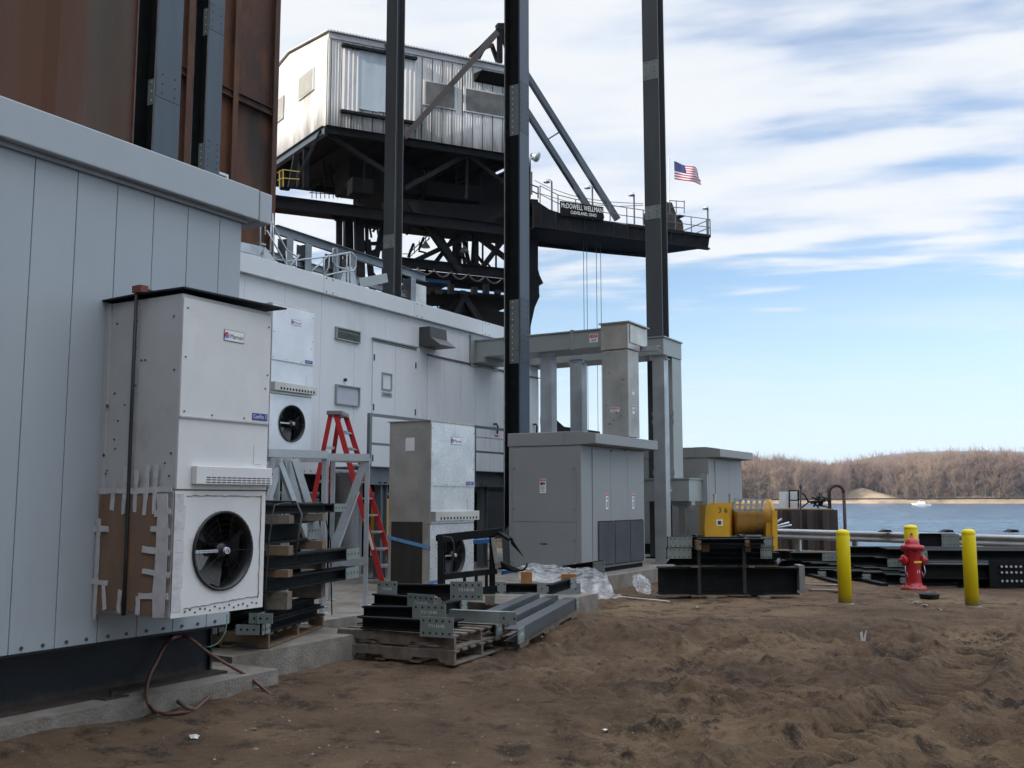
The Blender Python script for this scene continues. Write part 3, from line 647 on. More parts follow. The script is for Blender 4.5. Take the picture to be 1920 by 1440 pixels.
# ---- dark wide-flange columns
M_flange = mat('sky_lit_flange_tint', (.055, .078, .105), .40, var=.15, scale=2, streak=6)  # sky-lit tone put into the colour of the outward flange face
M_edge = mat('edge_glint_tint', (.45, .44, .42), .35, metal=.7, var=.3, scale=3)  # pale strip standing in for the light caught along the flange toes
def column(fr_pos, depth, face, z0, z1, plates, label, m1=M_col, edges=False, grp='tall dark steel columns of the unfinished frame'):
    """face 'web': the open side looks along -y; face 'flange': a flange looks along -y"""
    x, y = fr_pos; t = thing('steel_column', label, 'steel column', G, (x, y, z0), grp); h = depth / 2; tf = .03
    m = MB(G)
    if face == 'web':
        m.box((x - h, y - h, z0), (x - h + tf, y + h, z1)); m.box((x - h + tf, y - .01, z0), (x + h - tf, y + .01, z1))
        f_ = MB(G); f_.box((x + h - tf, y - h, z0), (x + h, y + h, z1)); f_.build('outer_flange', M_flange, t)
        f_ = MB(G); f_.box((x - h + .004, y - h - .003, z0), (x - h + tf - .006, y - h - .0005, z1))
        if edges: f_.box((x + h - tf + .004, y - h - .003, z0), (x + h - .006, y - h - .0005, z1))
        f_.build('edge_glint', M_edge, t)
    else:
        m.box((x - h, y - h, z0), (x + h, y - h + tf, z1)); m.box((x - h, y + h - tf, z0), (x + h, y + h, z1)); m.box((x - .01, y - h + tf, z0), (x + .01, y + h - tf, z1))
    m.build('shaft', m1, t)  # web columns get a near-black shaft that paints in the recess shade
    m = MB(G); m.box((x - h - .08, y - h - .08, z0 - .005), (x + h + .08, y + h + .08, z0 + .03)); m.build('base_plate', M_black, t)
    for (za, zb_) in plates:
        m = MB([G][0]); m2 = []
        if face == 'web':
            m.box((x - h + tf, y - .018, za), (x + h - tf, y - .0105, zb_)); yy = y - .018; w_ = depth - 2 * tf
        else:
            m.box((x - h + .004, y - h - .006, za), (x + h - .004, y - h - .001, zb_)); yy = y - h - .006; w_ = depth - .02
        m.mi = 1; nn = max(3, int((zb_ - za) / .11)); pts = [(sx * w_ * .28, za + .06 + (zb_ - za - .1) * i / (nn - 1)) for i in range(nn) for sx in (-1, 1)]
        m.holes((x, yy, 0), (0, -1, 0), (1, 0, 0), (0, 0, 1), pts, .014); m.build('splice_patch', [M_prim, M_label if face == 'web' else M_hole], t)
        if face == 'web':
            m = MB(G); m.box((x + h, y - h + .01, za), (x + h + .005, y + h - .01, zb_)); m.mi = 1
            m.holes((x + h + .005, y, 0), (1, 0, 0), (0, 1, 0), (0, 0, 1), [(sx * .1, q[1]) for q in pts[::2] for sx in (-1, 1)], .013); m.build('splice_patch', [M_stay, M_hole], t)
    return t
cx2 = (xp(946, 16.75) + .19, 16.9)
column(cx2, .37, 'web', ZS, 12.5, [(gy(965, 680, 16.8).z, gy(965, 560, 16.8).z), (gy(965, 250, 16.8).z, gy(965, 155, 16.8).z)], 'thick dark column against the left end of the grey cabinet', M_black)
cx3 = (xp(1209, 21.5, 300) + .18, 21.7)
column(cx3, .40, 'flange', ZS, 15, [(gy(1215, 412, 21.5).z, gy(1215, 387, 21.5).z), (gy(1215, 150, 21.5).z, gy(1215, 115, 21.5).z)], 'dark column passing in front of the crane boom beside the flag', M_col)
cx1 = (xp(721, 23, 300) + .2, 23.2)
column(cx1, .40, 'flange', ZS, 18, [(gy(730, 465, 23).z, gy(730, 440, 23).z)], 'dark column behind the white building, in front of the crane house', M_col)
# two columns behind the near building
yL = 8.3; xL1 = G.hit(300, 200, 1, yL).x
column((xL1 - .18, yL + .1), .40, 'web', ZS, 12.5, [(gy(285, 205, 8.5).z, gy(285, 158, 8.5).z)], 'dark column close behind the near grey building, left of the pair', M_black, True)
yL = 12.0; xL2 = G.hit(392, 200, 1, yL).x
column((xL2 - .17, yL + .1), .36, 'web', ZS, 15, [(gy(385, 330, 12).z, gy(385, 262, 12).z), (gy(385, 60, 12).z, gy(385, 10, 12).z)], 'dark column close behind the near grey building, right of the pair', M_black, True)

# ---- tall rusty building (also what keeps the yard in shade) and the weathered piles before it
XR = -24.0; yR = yp(520, XR, 200)
rb = thing('rusty_steel_building', 'tall building clad in rust-brown steel plates rising behind the near building', 'building', G, (XR, yR, 0))
m = MB(G); m.box((XR - 6, -150, 0), (XR, yR, 46)); m.box((XR - 6, -46, 0), (34, -20, 30)); m.build('plate_wall', M_rust, rb)  # second box: unseen wing behind the camera, added to cut skylight
m = MB(G)
for px_ in (350, 438, 513): y_ = yp(px_, XR + .1, 150); m.ibeam((XR + .12, y_, 0), (XR + .12, y_, 45), .24, .22, up=(1,0,0))
m.build('wall_posts', M_rust, rb)
m = MB(G)
zz0 = gx(470, 197, XR).z
for k in range(-3, 8): m.ibeam((XR + .12, -20, zz0 + k * 6), (XR + .12, yR - .4, zz0 + k * 6), .26, .2)
m.build('wall_girts', M_rust, rb)
m = MB(G); a = gx(401, 318, XR + .3); b = gx(427, 352, XR + .3)
for (p_, q_) in (((a.y, b.z), (a.y + .08, a.z)), ((b.y - .08, b.z), (b.y, a.z)), ((a.y + .08, a.z - .08), (b.y - .08, a.z)), ((a.y + .08, b.z), (b.y - .08, b.z + .08))): m.box((XR + .25, *p_), (XR + .32, *q_))
wf = m.build('window_frame', M_pale, rb); m = MB(G); m.box((XR + .25, a.y + .45, b.z + .1), (XR + .27, b.y - .1, a.z - .3)); m.build('pane', M_label, wf)
XQ = -14.2; yQ = yp(249, XQ, 150)
pw_ = thing('sheet_pile_wall', 'weathered brown-grey vertical steel pile sheets at the upper left', 'wall', G, (XQ, yQ, 0))
m = MB(G); pts = []; y_ = -12; k = 0
while y_ < yQ - .1:
    w_ = 1.35; dx = .09
    pts += [(XQ, y_), (XQ, y_ + w_ * .42), (XQ - dx, y_ + w_ * .6), (XQ - dx, y_ + w_ * .85)]; y_ += w_
pts.append((XQ, yQ))
for i in range(len(pts) - 1): 
    a, b = pts[i], pts[i+1]; m.quad((a[0], a[1], 0), (b[0], b[1], 0), (b[0], b[1], 16), (a[0], a[1], 16)); m.quad((a[0] - .03, a[1], 0), (a[0] - .03, a[1], 16), (b[0] - .03, b[1], 16), (b[0] - .03, b[1], 0))
m.build('pile_sheets', M_rustg, pw_)
m = MB(G); m.box((XQ - .3, yQ, 0), (XQ + .06, yQ + .12, 16)); m.build('edge_post', M_redrust, pw_)

# ---- grey cabinets (switchgear)
def cabinet(x1, y0, wdt, dpt, z0, z1, zh, label, face_panels, side_doors, louvres):
    x0 = x1 - wdt; y1 = y0 + dpt
    t = thing('equipment_cabinet', label, 'cabinet', G, ((x0+x1)/2, (y0+y1)/2, ZS), 'grey metal switchgear cabinets')
    m = MB(G); m.box((x0, y0, z0), (x1, y1, z1)); m.build('body', M_cab, t, bevel=.012)
    m = MB(G); m.box((x0 + .04, y0 + .05, ZS), (x1 - .04, y1 - .05, z0)); m.build('plinth', M_black, t)
    m = MB(G); zs = z0 + (z1 - z0) * .38
    m.box((x0 + .09, y0 - .014, z0 + .03), (x1 - .1, y0 - .001, zs - .003)); m.box((x0 + .09, y0 - .014, zs + .003), (x1 - .1, y0 - .001, z1 - .05)); p = m.build('end_panels', M_cab, t, bevel=.003)
    for xx in (x0 + .115, x1 - .125):
        for zz in (z0 + .12, zs - .3, zs + .25, z1 - .4): m = MB(G); m.cyl((xx, y0 - .014, zz), (xx, y0 - .026, zz), .02, n=8); m.build('latch', M_alum, p)
    m = MB(G); m.box(((x0+x1)/2 - .08, y0 - .02, z0 + .45), ((x0+x1)/2 + .06, y0 - .0145, z0 + .465)); m.build('vent_slot', M_lblack, p)
    m = MB(G); nd = side_doors; w_ = (dpt - .5) / nd
    for k in range(nd): m.box((x1 + .001, y0 + .44 + k * w_ + .003, z0 + .03), (x1 + .012, y0 + .44 + (k+1) * w_ - .003, z1 - .04))
    m.build('side_doors', M_cab, t, bevel=.003)
    m = MB(G); hz = zh
    m.box((x0 - .02, y0 - .015, z1 + .002), (x1 - .35, y1, hz)); m.build('roof', M_cab, t, bevel=.01)
    m = MB(G); m.prism([(x1 - .349, y0 - .015, z1 + .002), (x1 + .0, y0 - .015, z1 + .002), (x1 + .30, y0 - .015, z1 + .02), (x1 + .30, y0 - .015, hz - .05), (x1 - .05, y0 - .015, hz + .003), (x1 - .349, y0 - .015, hz + .003)], (0, y1 - y0 + .05, 0)); m.build('drip_hood', M_cab2, t, bevel=.006)
    if louvres:
        ly0 = y0 + .62; w_ = (y1 - .12 - ly0) / 3
        for k in range(3):
            m = MB(G); a = ly0 + k * w_ + .02; b = ly0 + (k+1) * w_ - .02; m.mi = 1; m.box((x1 + .012, a, z0 + .04), (x1 + .018, b, z0 + .86)); m.mi = 0
            for i in range(14): yy = a + (b - a) * (i + .5) / 14; m.box((x1 + .019, yy - .009, z0 + .06), (x1 + .05, yy + .006, z0 + .84))
            m.build('louvre_grille', [M_louv, M_hole], t)
    return t, x0, x1, y0, y1
c1, cx0, cxe, cy0, cy1 = cabinet(-8.02, 16.05, xp(1090, 16.05) - xp(955, 16.05), 2.85, .33, 2.56, 2.81, 'big grey cabinet with louvres and warning labels in front of the dark column', 2, 3, True)
# labels and stickers
def decal(t, name, fr, n, o, u, v, w, h, base, items=()):
    m = MB(fr); o = Vector(o); u = Vector(u); v = Vector(v); n = Vector(n)
    m.add([o - u*w/2 - v*h/2, o + u*w/2 - v*h/2, o + u*w/2 + v*h/2, o - u*w/2 + v*h/2, *[q + n*.003 for q in (o - u*w/2 - v*h/2, o + u*w/2 - v*h/2, o + u*w/2 + v*h/2, o - u*w/2 + v*h/2)]],
          [(0,1,2,3), (4,5,6,7), (0,1,5,4), (1,2,6,5), (2,3,7,6), (3,0,4,7)])
    mats = [base]
    for (a, b, c, d, mm) in items:
        if mm not in mats: mats.append(mm)
        m.mi = mats.index(mm); q = [o + u*(w*(x-.5)) + v*(h*(y-.5)) + n*.0045 for x, y in ((a, b), (c, b), (c, d), (a, d))]; m.add(q, [(0,1,2,3)])
    return m.build(name, mats, t)
xl = (cx0 + cxe) / 2 - .02; zl = gy(1024, 911, cy0).z
lb = decal(c1, 'warning_label', G, (0,-1,0), (xl, cy0 - .015, zl), (1,0,0), (0,0,1), .13, .26, M_label, ((.04, .82, .96, .97, M_lred), (.12, .55, .5, .76, M_lblack), (.55, .58, .85, .74, M_lblack), (.15, .4, .8, .45, M_lgrey), (.15, .3, .8, .33, M_lgrey), (.15, .2, .7, .23, M_lgrey), (.15, .1, .8, .13, M_lgrey)))
text('DANGER', .026, M_label, lb, G, (xl, cy0 - .0205, zl + .103), (1,0,0), (0,0,1))
for px_ in (1138, 1187):
    a = gx(px_, 940, cxe + .013); decal(c1, 'warning_label', G, (1,0,0), (a.x, a.y, a.z), (0,1,0), (0,0,1), .10, .29, M_label, ((.05, .85, .95, .97, M_lred), (.3, .6, .7, .75, M_lblue), (.3, .1, .7, .5, M_lgrey)))
for px_, py0, py1 in ((1146, 830, 935), (1172, 830, 935)):
    a = gx(px_, 845, cxe + .014); m = MB(G); m.cyl((a.x - .002, a.y, a.z), (a.x + .01, a.y, a.z), .018, n=8); m.build('latch', M_bolt, c1)

Y2 = 23.0; x2 = xp(1329, Y2, 900)
c2, c2x0, c2x1, c2y0, c2y1 = cabinet(x2, Y2, 2.3, yp(1391, x2, 900) - Y2, .5, gy(1329, 858, Y2).z, gy(1329, 838, Y2).z, 'farther grey cabinet behind the yellow machine and the low duct', 2, 2, False)

# ---- bus ducts on posts
zd1, zd0 = gy(1110, 618, 17.9).z, gy(1110, 651, 17.9).z
YD = 18.1
def sheetbox(m, a, b, lip=.02, h=.02):
    m.box(a, b)
bd = thing('overhead_duct', 'nearer grey enclosed duct from the white wall to the cabinet roof', 'duct', G, (-8.3, YD, ZS), 'grey overhead electrical ducts')
rx1 = xp(1178, YD, 700); rx0 = xp(1127, YD, 700)
za, zb2 = gy(1110, 651, YD).z, gy(1110, 619, YD).z
m = MB(G); m.box((XM + .0, YD + .04, za), (rx0, YD + .85, zb2)); d1 = m.build('horizontal_duct', M_duct, bd, bevel=.008)
m = MB(G); m.box((XM + .001, YD + .02, zb2 + .001), (rx0, YD + .87, zb2 + .03))
for px_ in (1071,): x_ = xp(px_, YD, 630); m.box((x_ - .03, YD + .02, za - .02), (x_ + .03, YD + .039, zb2 + .045)); m.box((x_ - .03, YD + .02, zb2 + .031), (x_ + .03, YD + .87, zb2 + .05))
m.build('cover_flange', M_duct, d1)
m = MB(G); f0 = gx(866, 630, XM); m.box((XM + .001, YD - .12, za - .2), (XM + .05, YD + 1.0, zb2 + .12)); m.box((XM + .05, YD - .02, za - .12), (XM + .3, YD + .9, za - .001)); m.build('wall_flange', M_duct, bd)
zt1 = gy(1150, 607, YD).z; zm1 = gy(1150, 655, YD).z
m = MB(G); m.box((rx0, YD, zm1), (rx1, YD + .62, zt1)); m.box((rx1 - .0, YD + .08, zm1 + .12), (rx1 + .02, YD + .95, zt1 - .03)); m.box((rx0 + .3, YD + .621, zm1 + .15), (rx1 - .001, YD + .95, zt1 - .001)); m.build('elbow_box', M_galv, bd, bevel=.008)
m = MB(G); m.box((rx0 - .03, YD - .03, zt1 + .001), (rx1 + .05, YD + 1.0, zt1 + .03)); m.build('top_cover', M_duct, bd)
m = MB(G); m.box((rx0 + .02, YD + .01, 2.815), (rx1 - .01, YD + .55, zm1 - .02)); m.mi = 1
rr = random.Random(4)
for k in range(9): 
    xx = rr.uniform(rx0 + .08, rx1 - .06); zz = rr.uniform(2.95, 4.2); m.cyl((xx, YD + .01, zz), (xx, YD + .002, zz), .014, n=6)
m.build('riser', [galv('dull_galvanised_sheet', (.40, .40, .375), .5, 90, .05, .5, .2), M_bolt], bd, bevel=.006)
def danger(t, fr, n, o, u, w, h):
    v = (0,0,1); lb_ = decal(t, 'danger_sign', fr, n, o, u, v, w, h, M_label, ((.06, .55, .94, .93, M_lred), (.15, .3, .85, .37, M_lgrey), (.2, .12, .8, .2, M_lgrey)))
    nn = Vector(n); p = Vector(o) + nn * .0055 + Vector(v) * h * .24; text('DANGER', h * .28, M_label, lb_, fr, p, u, v, width=w * .7); return lb_
a = gy(1113, 634, YD + .04); danger(bd, G, (0,-1,0), (a.x, YD + .04, a.z), (1,0,0), .19, .17)
a = gy(1153, 768, YD + .01); danger(bd, G, (0,-1,0), (a.x, YD + .01, a.z), (1,0,0), .19, .09)
a = gx(1186, 735, rx1 - .01)
for pz in (735, 764, 771): a = gx(1185, pz, rx1 - .01); decal(bd, 'warning_label', G, (1,0,0), (rx1 - .01, YD + .25, a.z), (0,1,0), (0,0,1), .1, .1, M_label, ((.1, .6, .9, .9, M_lred if pz == 764 else M_lcyan),))
m = MB(G); z_ = gx(1205, 655, rx1).z; m.channel((rx1 - .2, YD + .75, z_), (rx1 + .35, YD + .75, z_), .1, .12); m.build('bracket', M_gtube, bd)
# posts that carry the ducts
def post(px0, px1, pyt, Y, label, w=None, foot=True, zb_=ZS):
    x0, x1 = xp(px0, Y, 750), xp(px1, Y, 750); z1 = gy((px0+px1)/2, pyt, Y).z; t = thing('duct_post', label, 'post', G, ((x0+x1)/2, Y, zb_), 'galvanised posts under the ducts')
    m = MB(G); dd = (x1 - x0) * .9; c = (x0 + x1) / 2; m.box((x0, Y, zb_), (x1, Y + .012, z1)); m.box((x1 - .012, Y + .012, zb_), (x1, Y + dd, z1)); m.box((x0, Y + .012, zb_), (x0 + .012, Y + dd, z1)); m.box((x0 + .012, Y + dd - .012, zb_), (x1 - .012, Y + dd, z1)); m.build('shaft', M_gtube, t)
    m = MB(G); m.channel((c - .2, Y + .1, z1 + .05), (c + .2, Y + .1, z1 + .05), .1, .16); m.box((c - .16, Y - .03, z1 + .10), (c + .16, Y + .3, z1 + .112)); m.build('saddle', M_gtube, t)
    if foot: m = MB(G); m.box((x0 - .07, Y - .07, zb_), (x1 + .07, Y + dd + .07, zb_ + .02)); m.build('foot_plate', M_gtube, t)
post(1013, 1034, 668, YD + .2, 'galvanised post under the duct, nearest the thick dark column')
post(1069, 1091, 682, 19.9, 'galvanised post seen left of the big riser, second from the dark column')
post(1224, 1246, 674, 19.77, 'tall galvanised post standing right of the big cabinet down to the slab')
post(1268, 1281, 950, 21.6, 'short galvanised post below the low duct')
# second duct, its riser and the low duct
bd2 = thing('overhead_duct', 'farther grey duct running behind the posts and dropping to a low duct', 'duct', G, (-8.6, 20.6, ZS), 'grey overhead electrical ducts')
YE = 20.5; ex1 = xp(1245, YE, 700); ex0 = ex1 - .42; ez1 = gy(1245, 632, YE).z; ez0 = gy(1245, 664, YE).z
m = MB(G); m.box((XM - 1.5, YE + .12, ez0), (ex0 - .001, YE + .95, ez1 - .02)); m.box((ex0, YE + .0, ez0), (ex1, YE + 1.1, ez1)); m.build('horizontal_duct', M_duct, bd2, bevel=.008)
m = MB(G); m.box((XM - 1.5, YE + .08, ez1 - .019), (ex0 - .03, YE + .97, ez1 + .01)); m.box((ex0 - .02, YE - .02, ez1 + .001), (ex1 + .03, YE + 1.12, ez1 + .03)); m.build('cover_flange', M_duct, bd2)
zl1 = gy(1270, 899, YE).z; zl0 = gy(1270, 940, YE).z
m = MB(G); m.box((ex1 - .5, YE + .55, zl1), (ex1 - .02, YE + 1.12, ez0 - .002)); m.build('riser', M_duct, bd2, bevel=.008)
for py_ in (775, 790, 886):
    z_ = gy(1262, py_, YE + .55).z; m = MB(G); m.box((ex1 - .52, YE + .535, z_ - .05), (ex1 - .0, YE + .549, z_ + .05)); m.build('joint_band', M_duct, bd2)
lx1 = xp(1292, YE, 915); lx0 = xp(1205, YE, 915) - .5
m = MB(G); m.box((lx0, YE, zl0), (lx1, YE + .8, zl1)); m.build('low_duct', M_duct, bd2, bevel=.008)
m = MB(G); m.box((lx0 - .02, YE - .02, zl1 + .001), (lx1 + .02, YE + .82, zl1 + .03)); m.box((lx1 - .05, YE + .82, zl0 - .08), (lx1 + .12, YE + .9, zl1 + .12)); m.box((lx1 - .5, YE + .1, zl0 - .08), (lx1 + .02, YE + .3, zl0 - .001)); m.build('duct_flange', M_duct, bd2)
a = gy(1253, 917, YE); danger(bd2, G, (0,-1,0), (a.x, YE, a.z), (1,0,0), .18, .11)
a = gy(1254, 922, YE)

# ---- galvanised gallery truss, stairs and rails behind the white roof
XG = -19.0
M_gal = galv('weathered_gallery_zinc', (.22, .25, .27), .5, 60, .06, .4, .2)
gl = thing('pipe_gallery', 'galvanised girder gallery on posts running behind the white building roof', 'gallery', G, (XG, 24, 0))
zT = gx(640, 470, XG).z; zLow = gx(640, 494, XG).z; g0 = yp(518, XG, 430); g1 = yp(800, XG, 500)
m = MB(G); m.channel((XG, g0, zT), (XG, g1, zT), .26, .12, side=-1); m.ibeam((XG - .1, g0, zT - .72), (XG - .1, g1 - 1.0, zT - .72), .20, .12); m.build('top_girders', M_gal, gl)
for px_ in (535, 570, 623, 655, 768):
    y_ = yp(px_, XG - .1, 480); m = MB(G); m.ibeam((XG - .1, y_, .2), (XG - .1, y_, zT - .14), .34, .26, up=(1,0,0)); m.build('post', M_gal, gl)
y_ = yp(790, XG, 560); m = MB(G); m.box((XG - .3, y_ - .5, 3), (XG + .05, y_ + .2, zT - .3)); m.build('end_box', M_galv, gl)
XH = -16.6
rl = thing('roof_stair_rails', 'galvanised pipe handrails and a short stair behind the roof edge', 'railing', G, (XH, 16, 3.5))
def rp(px, py, X=XH): return G.hit(px, py, 0, X)
def off(p, dx): return (p.x + dx, p.y, p.z)
# stringers and treads of the stair
m = MB(G); m.channel(rp(445, 462), rp(492, 472), .22, .08); m.channel(rp(490, 470), rp(528, 520), .26, .08); m.channel(rp(446, 478), rp(490, 482), .10, .06)
m.build('stringer', M_gtube, rl)
m = MB(G)
a, b = rp(492, 458), rp(540, 520)
for k in range(6):
    t_ = k / 5; p = a.lerp(b, t_); m.box((p.x, p.y - .1, p.z), (p.x - .9, p.y + .12, p.z + .03))
m.build('treads', M_gtube, rl)
m = MB(G)
for path in ([(472, 380), (490, 386), (499, 392), (503, 405), (537, 468), (555, 480), (562, 478), (556, 486)],
             [(500, 432), (537, 496), (537, 512)], [(536, 470), (538, 510)], [(488, 388), (488, 465)], [(497, 394), (497, 440)], [(508, 416), (507, 470)], [(502, 415), (508, 416)],
             [(560, 478), (540, 504)], [(537, 490), (615, 481), (658, 473)], [(530, 488), (513, 486), (511, 400)], [(615, 480), (580, 512)],
             [(555, 486), (555, 515)], [(607, 484), (607, 522)], [(607, 518), (616, 500), (617, 478)], [(594, 520), (640, 510), (662, 508), (667, 500), (667, 482), (660, 474)], [(631, 530), (631, 465), (624, 466), (623, 490), (632, 500), (655, 507)],
             [(650, 475), (650, 533)], [(656, 475), (656, 536)]):
    m.tube([rp(*p) for p in path], .022, 6)
m.build('hand_rails', M_gtube, rl)
sp = thing('support_stand', 'galvanised splayed stand and cross beam beside the dark column on the roof line', 'support', G, (XH - .8, 19, 3.5))
m = MB(G); q = lambda *p: G.hit(*p, 0, XH - .8)
m.prism([q(638, 528), q(648, 500), q(660, 500), q(674, 540), q(640, 540)], (-.1, 0, 0)); m.build('gusset_plate', M_gtube, sp)
m = MB(G); m.channel(q(672, 531), q(724, 521), .26, .1); m.build('cross_beam', M_duct, sp)
# ================================================================ end of large structure

# ================================================================ air conditioning units
def panel_hole(m, c, u, v, n, hw, hh, r, dep, seg=32):
    """a rectangular panel around c with a round opening, with thickness dep along -n"""
    c, u, v, n = map(Vector, (c, u, v, n)); ins = []; outp = []
    for i in range(seg):
        a = 2 * math.pi * i / seg; ca, sa = math.cos(a), math.sin(a); k = min(hw / abs(ca) if abs(ca) > 1e-6 else 1e9, hh / abs(sa) if abs(sa) > 1e-6 else 1e9)
        ins.append(c + (u * ca + v * sa) * r); outp.append(c + (u * ca + v * sa) * k)
    cor = [c + u * a * hw + v * b * hh for a, b in ((1, 1), (-1, 1), (-1, -1), (1, -1))]
    for i in range(seg):
        j = (i + 1) % seg; m.add([ins[i], ins[j], outp[j], outp[i]], [(0, 1, 2, 3)])
    # fill the corners where the outline turns
    for q, a0 in zip(cor, (math.atan2(hh, hw), math.pi - math.atan2(hh, hw), math.pi + math.atan2(hh, hw), 2 * math.pi - math.atan2(hh, hw))):
        i = int(a0 / (2 * math.pi) * seg); m.add([outp[i], q, outp[(i + 1) % seg]], [(0, 1, 2)])
    for i in range(seg):
        j = (i + 1) % seg; m.add([ins[i], ins[j], ins[j] - n * dep, ins[i] - n * dep], [(0, 1, 2, 3)], True)
def ac_unit(F, d, w, h, label, body, side, white):
    """F: x out of the wall, y along it, z up; back lower corner at the origin"""
    t = thing('air_conditioner', label, 'air conditioner', F, (0, w/2, 0), 'wall-mounted air conditioning units')
    zf = h * .385; zmid = h * .615; fc = Vector((d, w * .52, h * .195)); fr_ = h * .123
    m = MB(F); m.box((0, 0, zf + .004), (d, w, h)); m.build('upper_case', [side], t, bevel=.006)
    m = MB(F)  # open-fronted fan compartment
    m.box((0, 0, 0), (d - .012, .02, zf)); m.box((0, w - .02, 0), (d - .012, w, zf)); m.box((0, .02, 0), (.02, w - .02, zf)); m.box((.02, .02, 0), (d - .012, w - .02, .02)); m.build('fan_case', side, t, bevel=.004)
    m = MB(F); m.box((d - .36, .03, .03), (d - .34, w - .03, zf - .01)); m.build('inner_bulkhead', M_coil, t); m = MB(F); m.box((d - .33, .021, .03), (d - .03, .03, zf - .03)); m.box((d - .339, w * .42, .05), (d - .32, w * .74, zf * .46)); m.build('inner_lining', M_label, t)
    m = MB(F); c_ = Vector((d, fc.y, fc.z)); 
    # front panel: opening may sit off the middle, so frame strips complete the square round it
    s_ = min(fc.y, w - fc.y, fc.z, zf - fc.z) - .001; panel_hole(m, c_, (0,1,0), (0,0,1), (1,0,0), s_, s_, fr_, .012)
    for (a0, b0, a1, b1) in ((0, 0, c_.y - s_, zf), (c_.y + s_, 0, w, zf), (c_.y - s_, 0, c_.y + s_, c_.z - s_), (c_.y - s_, c_.z + s_, c_.y + s_, zf)):
        if a1 - a0 > .003 and b1 - b0 > .003: m.add([(d, a0, b0), (d, a1, b0), (d, a1, b1), (d, a0, b1)], [(0,1,2,3)])
    fp = m.build('fan_panel', body, t, recalc=False)
    m = MB(F); n = 40
    m.lathe([(fr_, .0), (fr_, -.13), (fr_ * .97, -.13), (fr_ * .965, .018), (fr_ * 1.03, .018), (fr_ * 1.03, .002)], c_, n, (1,0,0), False); fan = m.build('fan_shroud', M_fan, t)
    m = MB(F)
    for k in range(3):
        a0 = R(35 + 120 * k); pts = []
        for rr_, tw, sp_ in ((.16, .05, .14), (.55, .05, .34), (.95, .03, .52)):
            for sg in (-1, 1):
                a = a0 + sg * sp_ * .9 - rr_ * .5; pts.append(c_ + Vector((-.075 + sg * tw, math.cos(a) * rr_ * fr_, math.sin(a) * rr_ * fr_)))
        m.add(pts, [(0, 1, 3, 2), (2, 3, 5, 4)], True)
        m.add([p + Vector((-.004, 0, 0)) for p in pts], [(0, 1, 3, 2), (2, 3, 5, 4)], True)
    m.build('fan_blades', mat('fan_blade', (.035, .038, .042), .35), fan, recalc=False)
    m = MB(F); m.cyl(c_ + Vector((-.16, 0, 0)), c_ + Vector((-.03, 0, 0)), fr_ * .18, n=20); m.lathe([(fr_ * .2, 0), (fr_ * .2, .02), (fr_ * .12, .03), (0, .03)], c_ + Vector((-.03, 0, 0)), 20, (1,0,0)); m.build('motor_hub', M_fan, fan)
    m = MB(F); m.beam(c_ + Vector((.008, -fr_ * .2, 0)), c_ + Vector((.008, -fr_ * .97, 0)), .012, .022); m.build('motor_arm', M_alum, fan)
    m = MB(F)
    for k in range(6):
        rr_ = fr_ * (.24 + .74 * k / 5); bul = .010 * (1 - (rr_ / fr_) ** 2)
        m.tube([c_ + Vector((.012 + bul, math.cos(2*math.pi*i/30) * rr_, math.sin(2*math.pi*i/30) * rr_)) for i in range(31)], (.0007 if white else .0008), 3)
    for k in range(10):
        a = math.pi * 2 * k / 10; m.tube([c_ + Vector((.012 + .010 * (1 - q * q), math.cos(a) * q * fr_, math.sin(a) * q * fr_)) for q in (.2, .5, .8, 1.07)], .0014, 4)
    m.build('fan_guard', M_wire if not white else M_rubber, fan)
    bm_ = MB(F); bc = c_ + Vector((.05, 0, 0)); br = fr_ * .085
    bm_.cyl(bc - Vector((.02, 0, 0)), bc, br, n=20); bm_.mi = 1; bm_.add([bc + Vector((.001, -.002, 0))] + [bc + Vector((.001, math.cos(R(a)) * br * .8, math.sin(R(a)) * br * .8)) for a in range(50, 231, 20)], [(0, i, i+1) for i in range(1, 10)]); bm_.mi = 2
    bm_.add([bc + Vector((.001, .002, 0))] + [bc + Vector((.001, math.cos(R(a)) * br * .8, math.sin(R(a)) * br * .8)) for a in range(240, 401, 20)], [(0, i, i+1) for i in range(1, 9)]); bm_.build('badge', [M_label, M_lcyan, M_lred], fan, recalc=False)
    # upper front sheets
    sm = h * .612
    m = MB(F); m.box((d + .001, .004, zf + .01), (d + .008, w - .004, sm)); lo = m.build('lower_front_panel', body, t, bevel=.002)
    m = MB(F); m.box((d + .008, .0, sm - .004), (d + .022, w, sm + .004)); m.build('joint_strip', side if white else M_galv, t)
    m = MB(F); m.mi = 1
    for (yy, zz) in [(.04, h - .1), (w - .03, h - .12), (.04, sm + .04), (w*.34, sm + .03), (w*.7, sm + .03), (w - .05, sm + .9*.3), (.035, h*.8), (w - .03, h*.78)]: m.cyl((d + .012, yy, zz), (d + .017, yy, zz), .007, n=6)
    m.mi = 0
    m.box((d + .001, .004, sm + .006), (d + .012, w - .004, h - .03)); m.build('upper_front_panel', [body, M_bolt], t, bevel=.002)
    # vent hood
    hz0, hz1 = h * .405, h * .462; hy0 = w * (.15 if white else .0)
    m = MB(F); hd_ = .06 if white else .10; m.box((d + .009, hy0, hz0), (d + hd_, w + .003, hz1)); vh = m.build('vent_hood', body if white else M_galv, t, bevel=.005)
    m = MB(F)
    if white:
        for row in range(3):
            for k in range(13): yy = hy0 + .09 + (w - hy0 - .1) * k / 13; m.box((d + hd_, yy, hz0 + .012 + row * .017), (d + hd_ + .002, yy + .038, hz0 + .018 + row * .017))
    else:
        for k in range(12): yy = hy0 + .12 + (w - hy0 - .14) * k / 12; m.box((d + hd_, yy, hz0 + .02), (d + hd_ + .002, yy + .035, hz0 + .055))
    m.build('vent_slots', M_hole, vh)
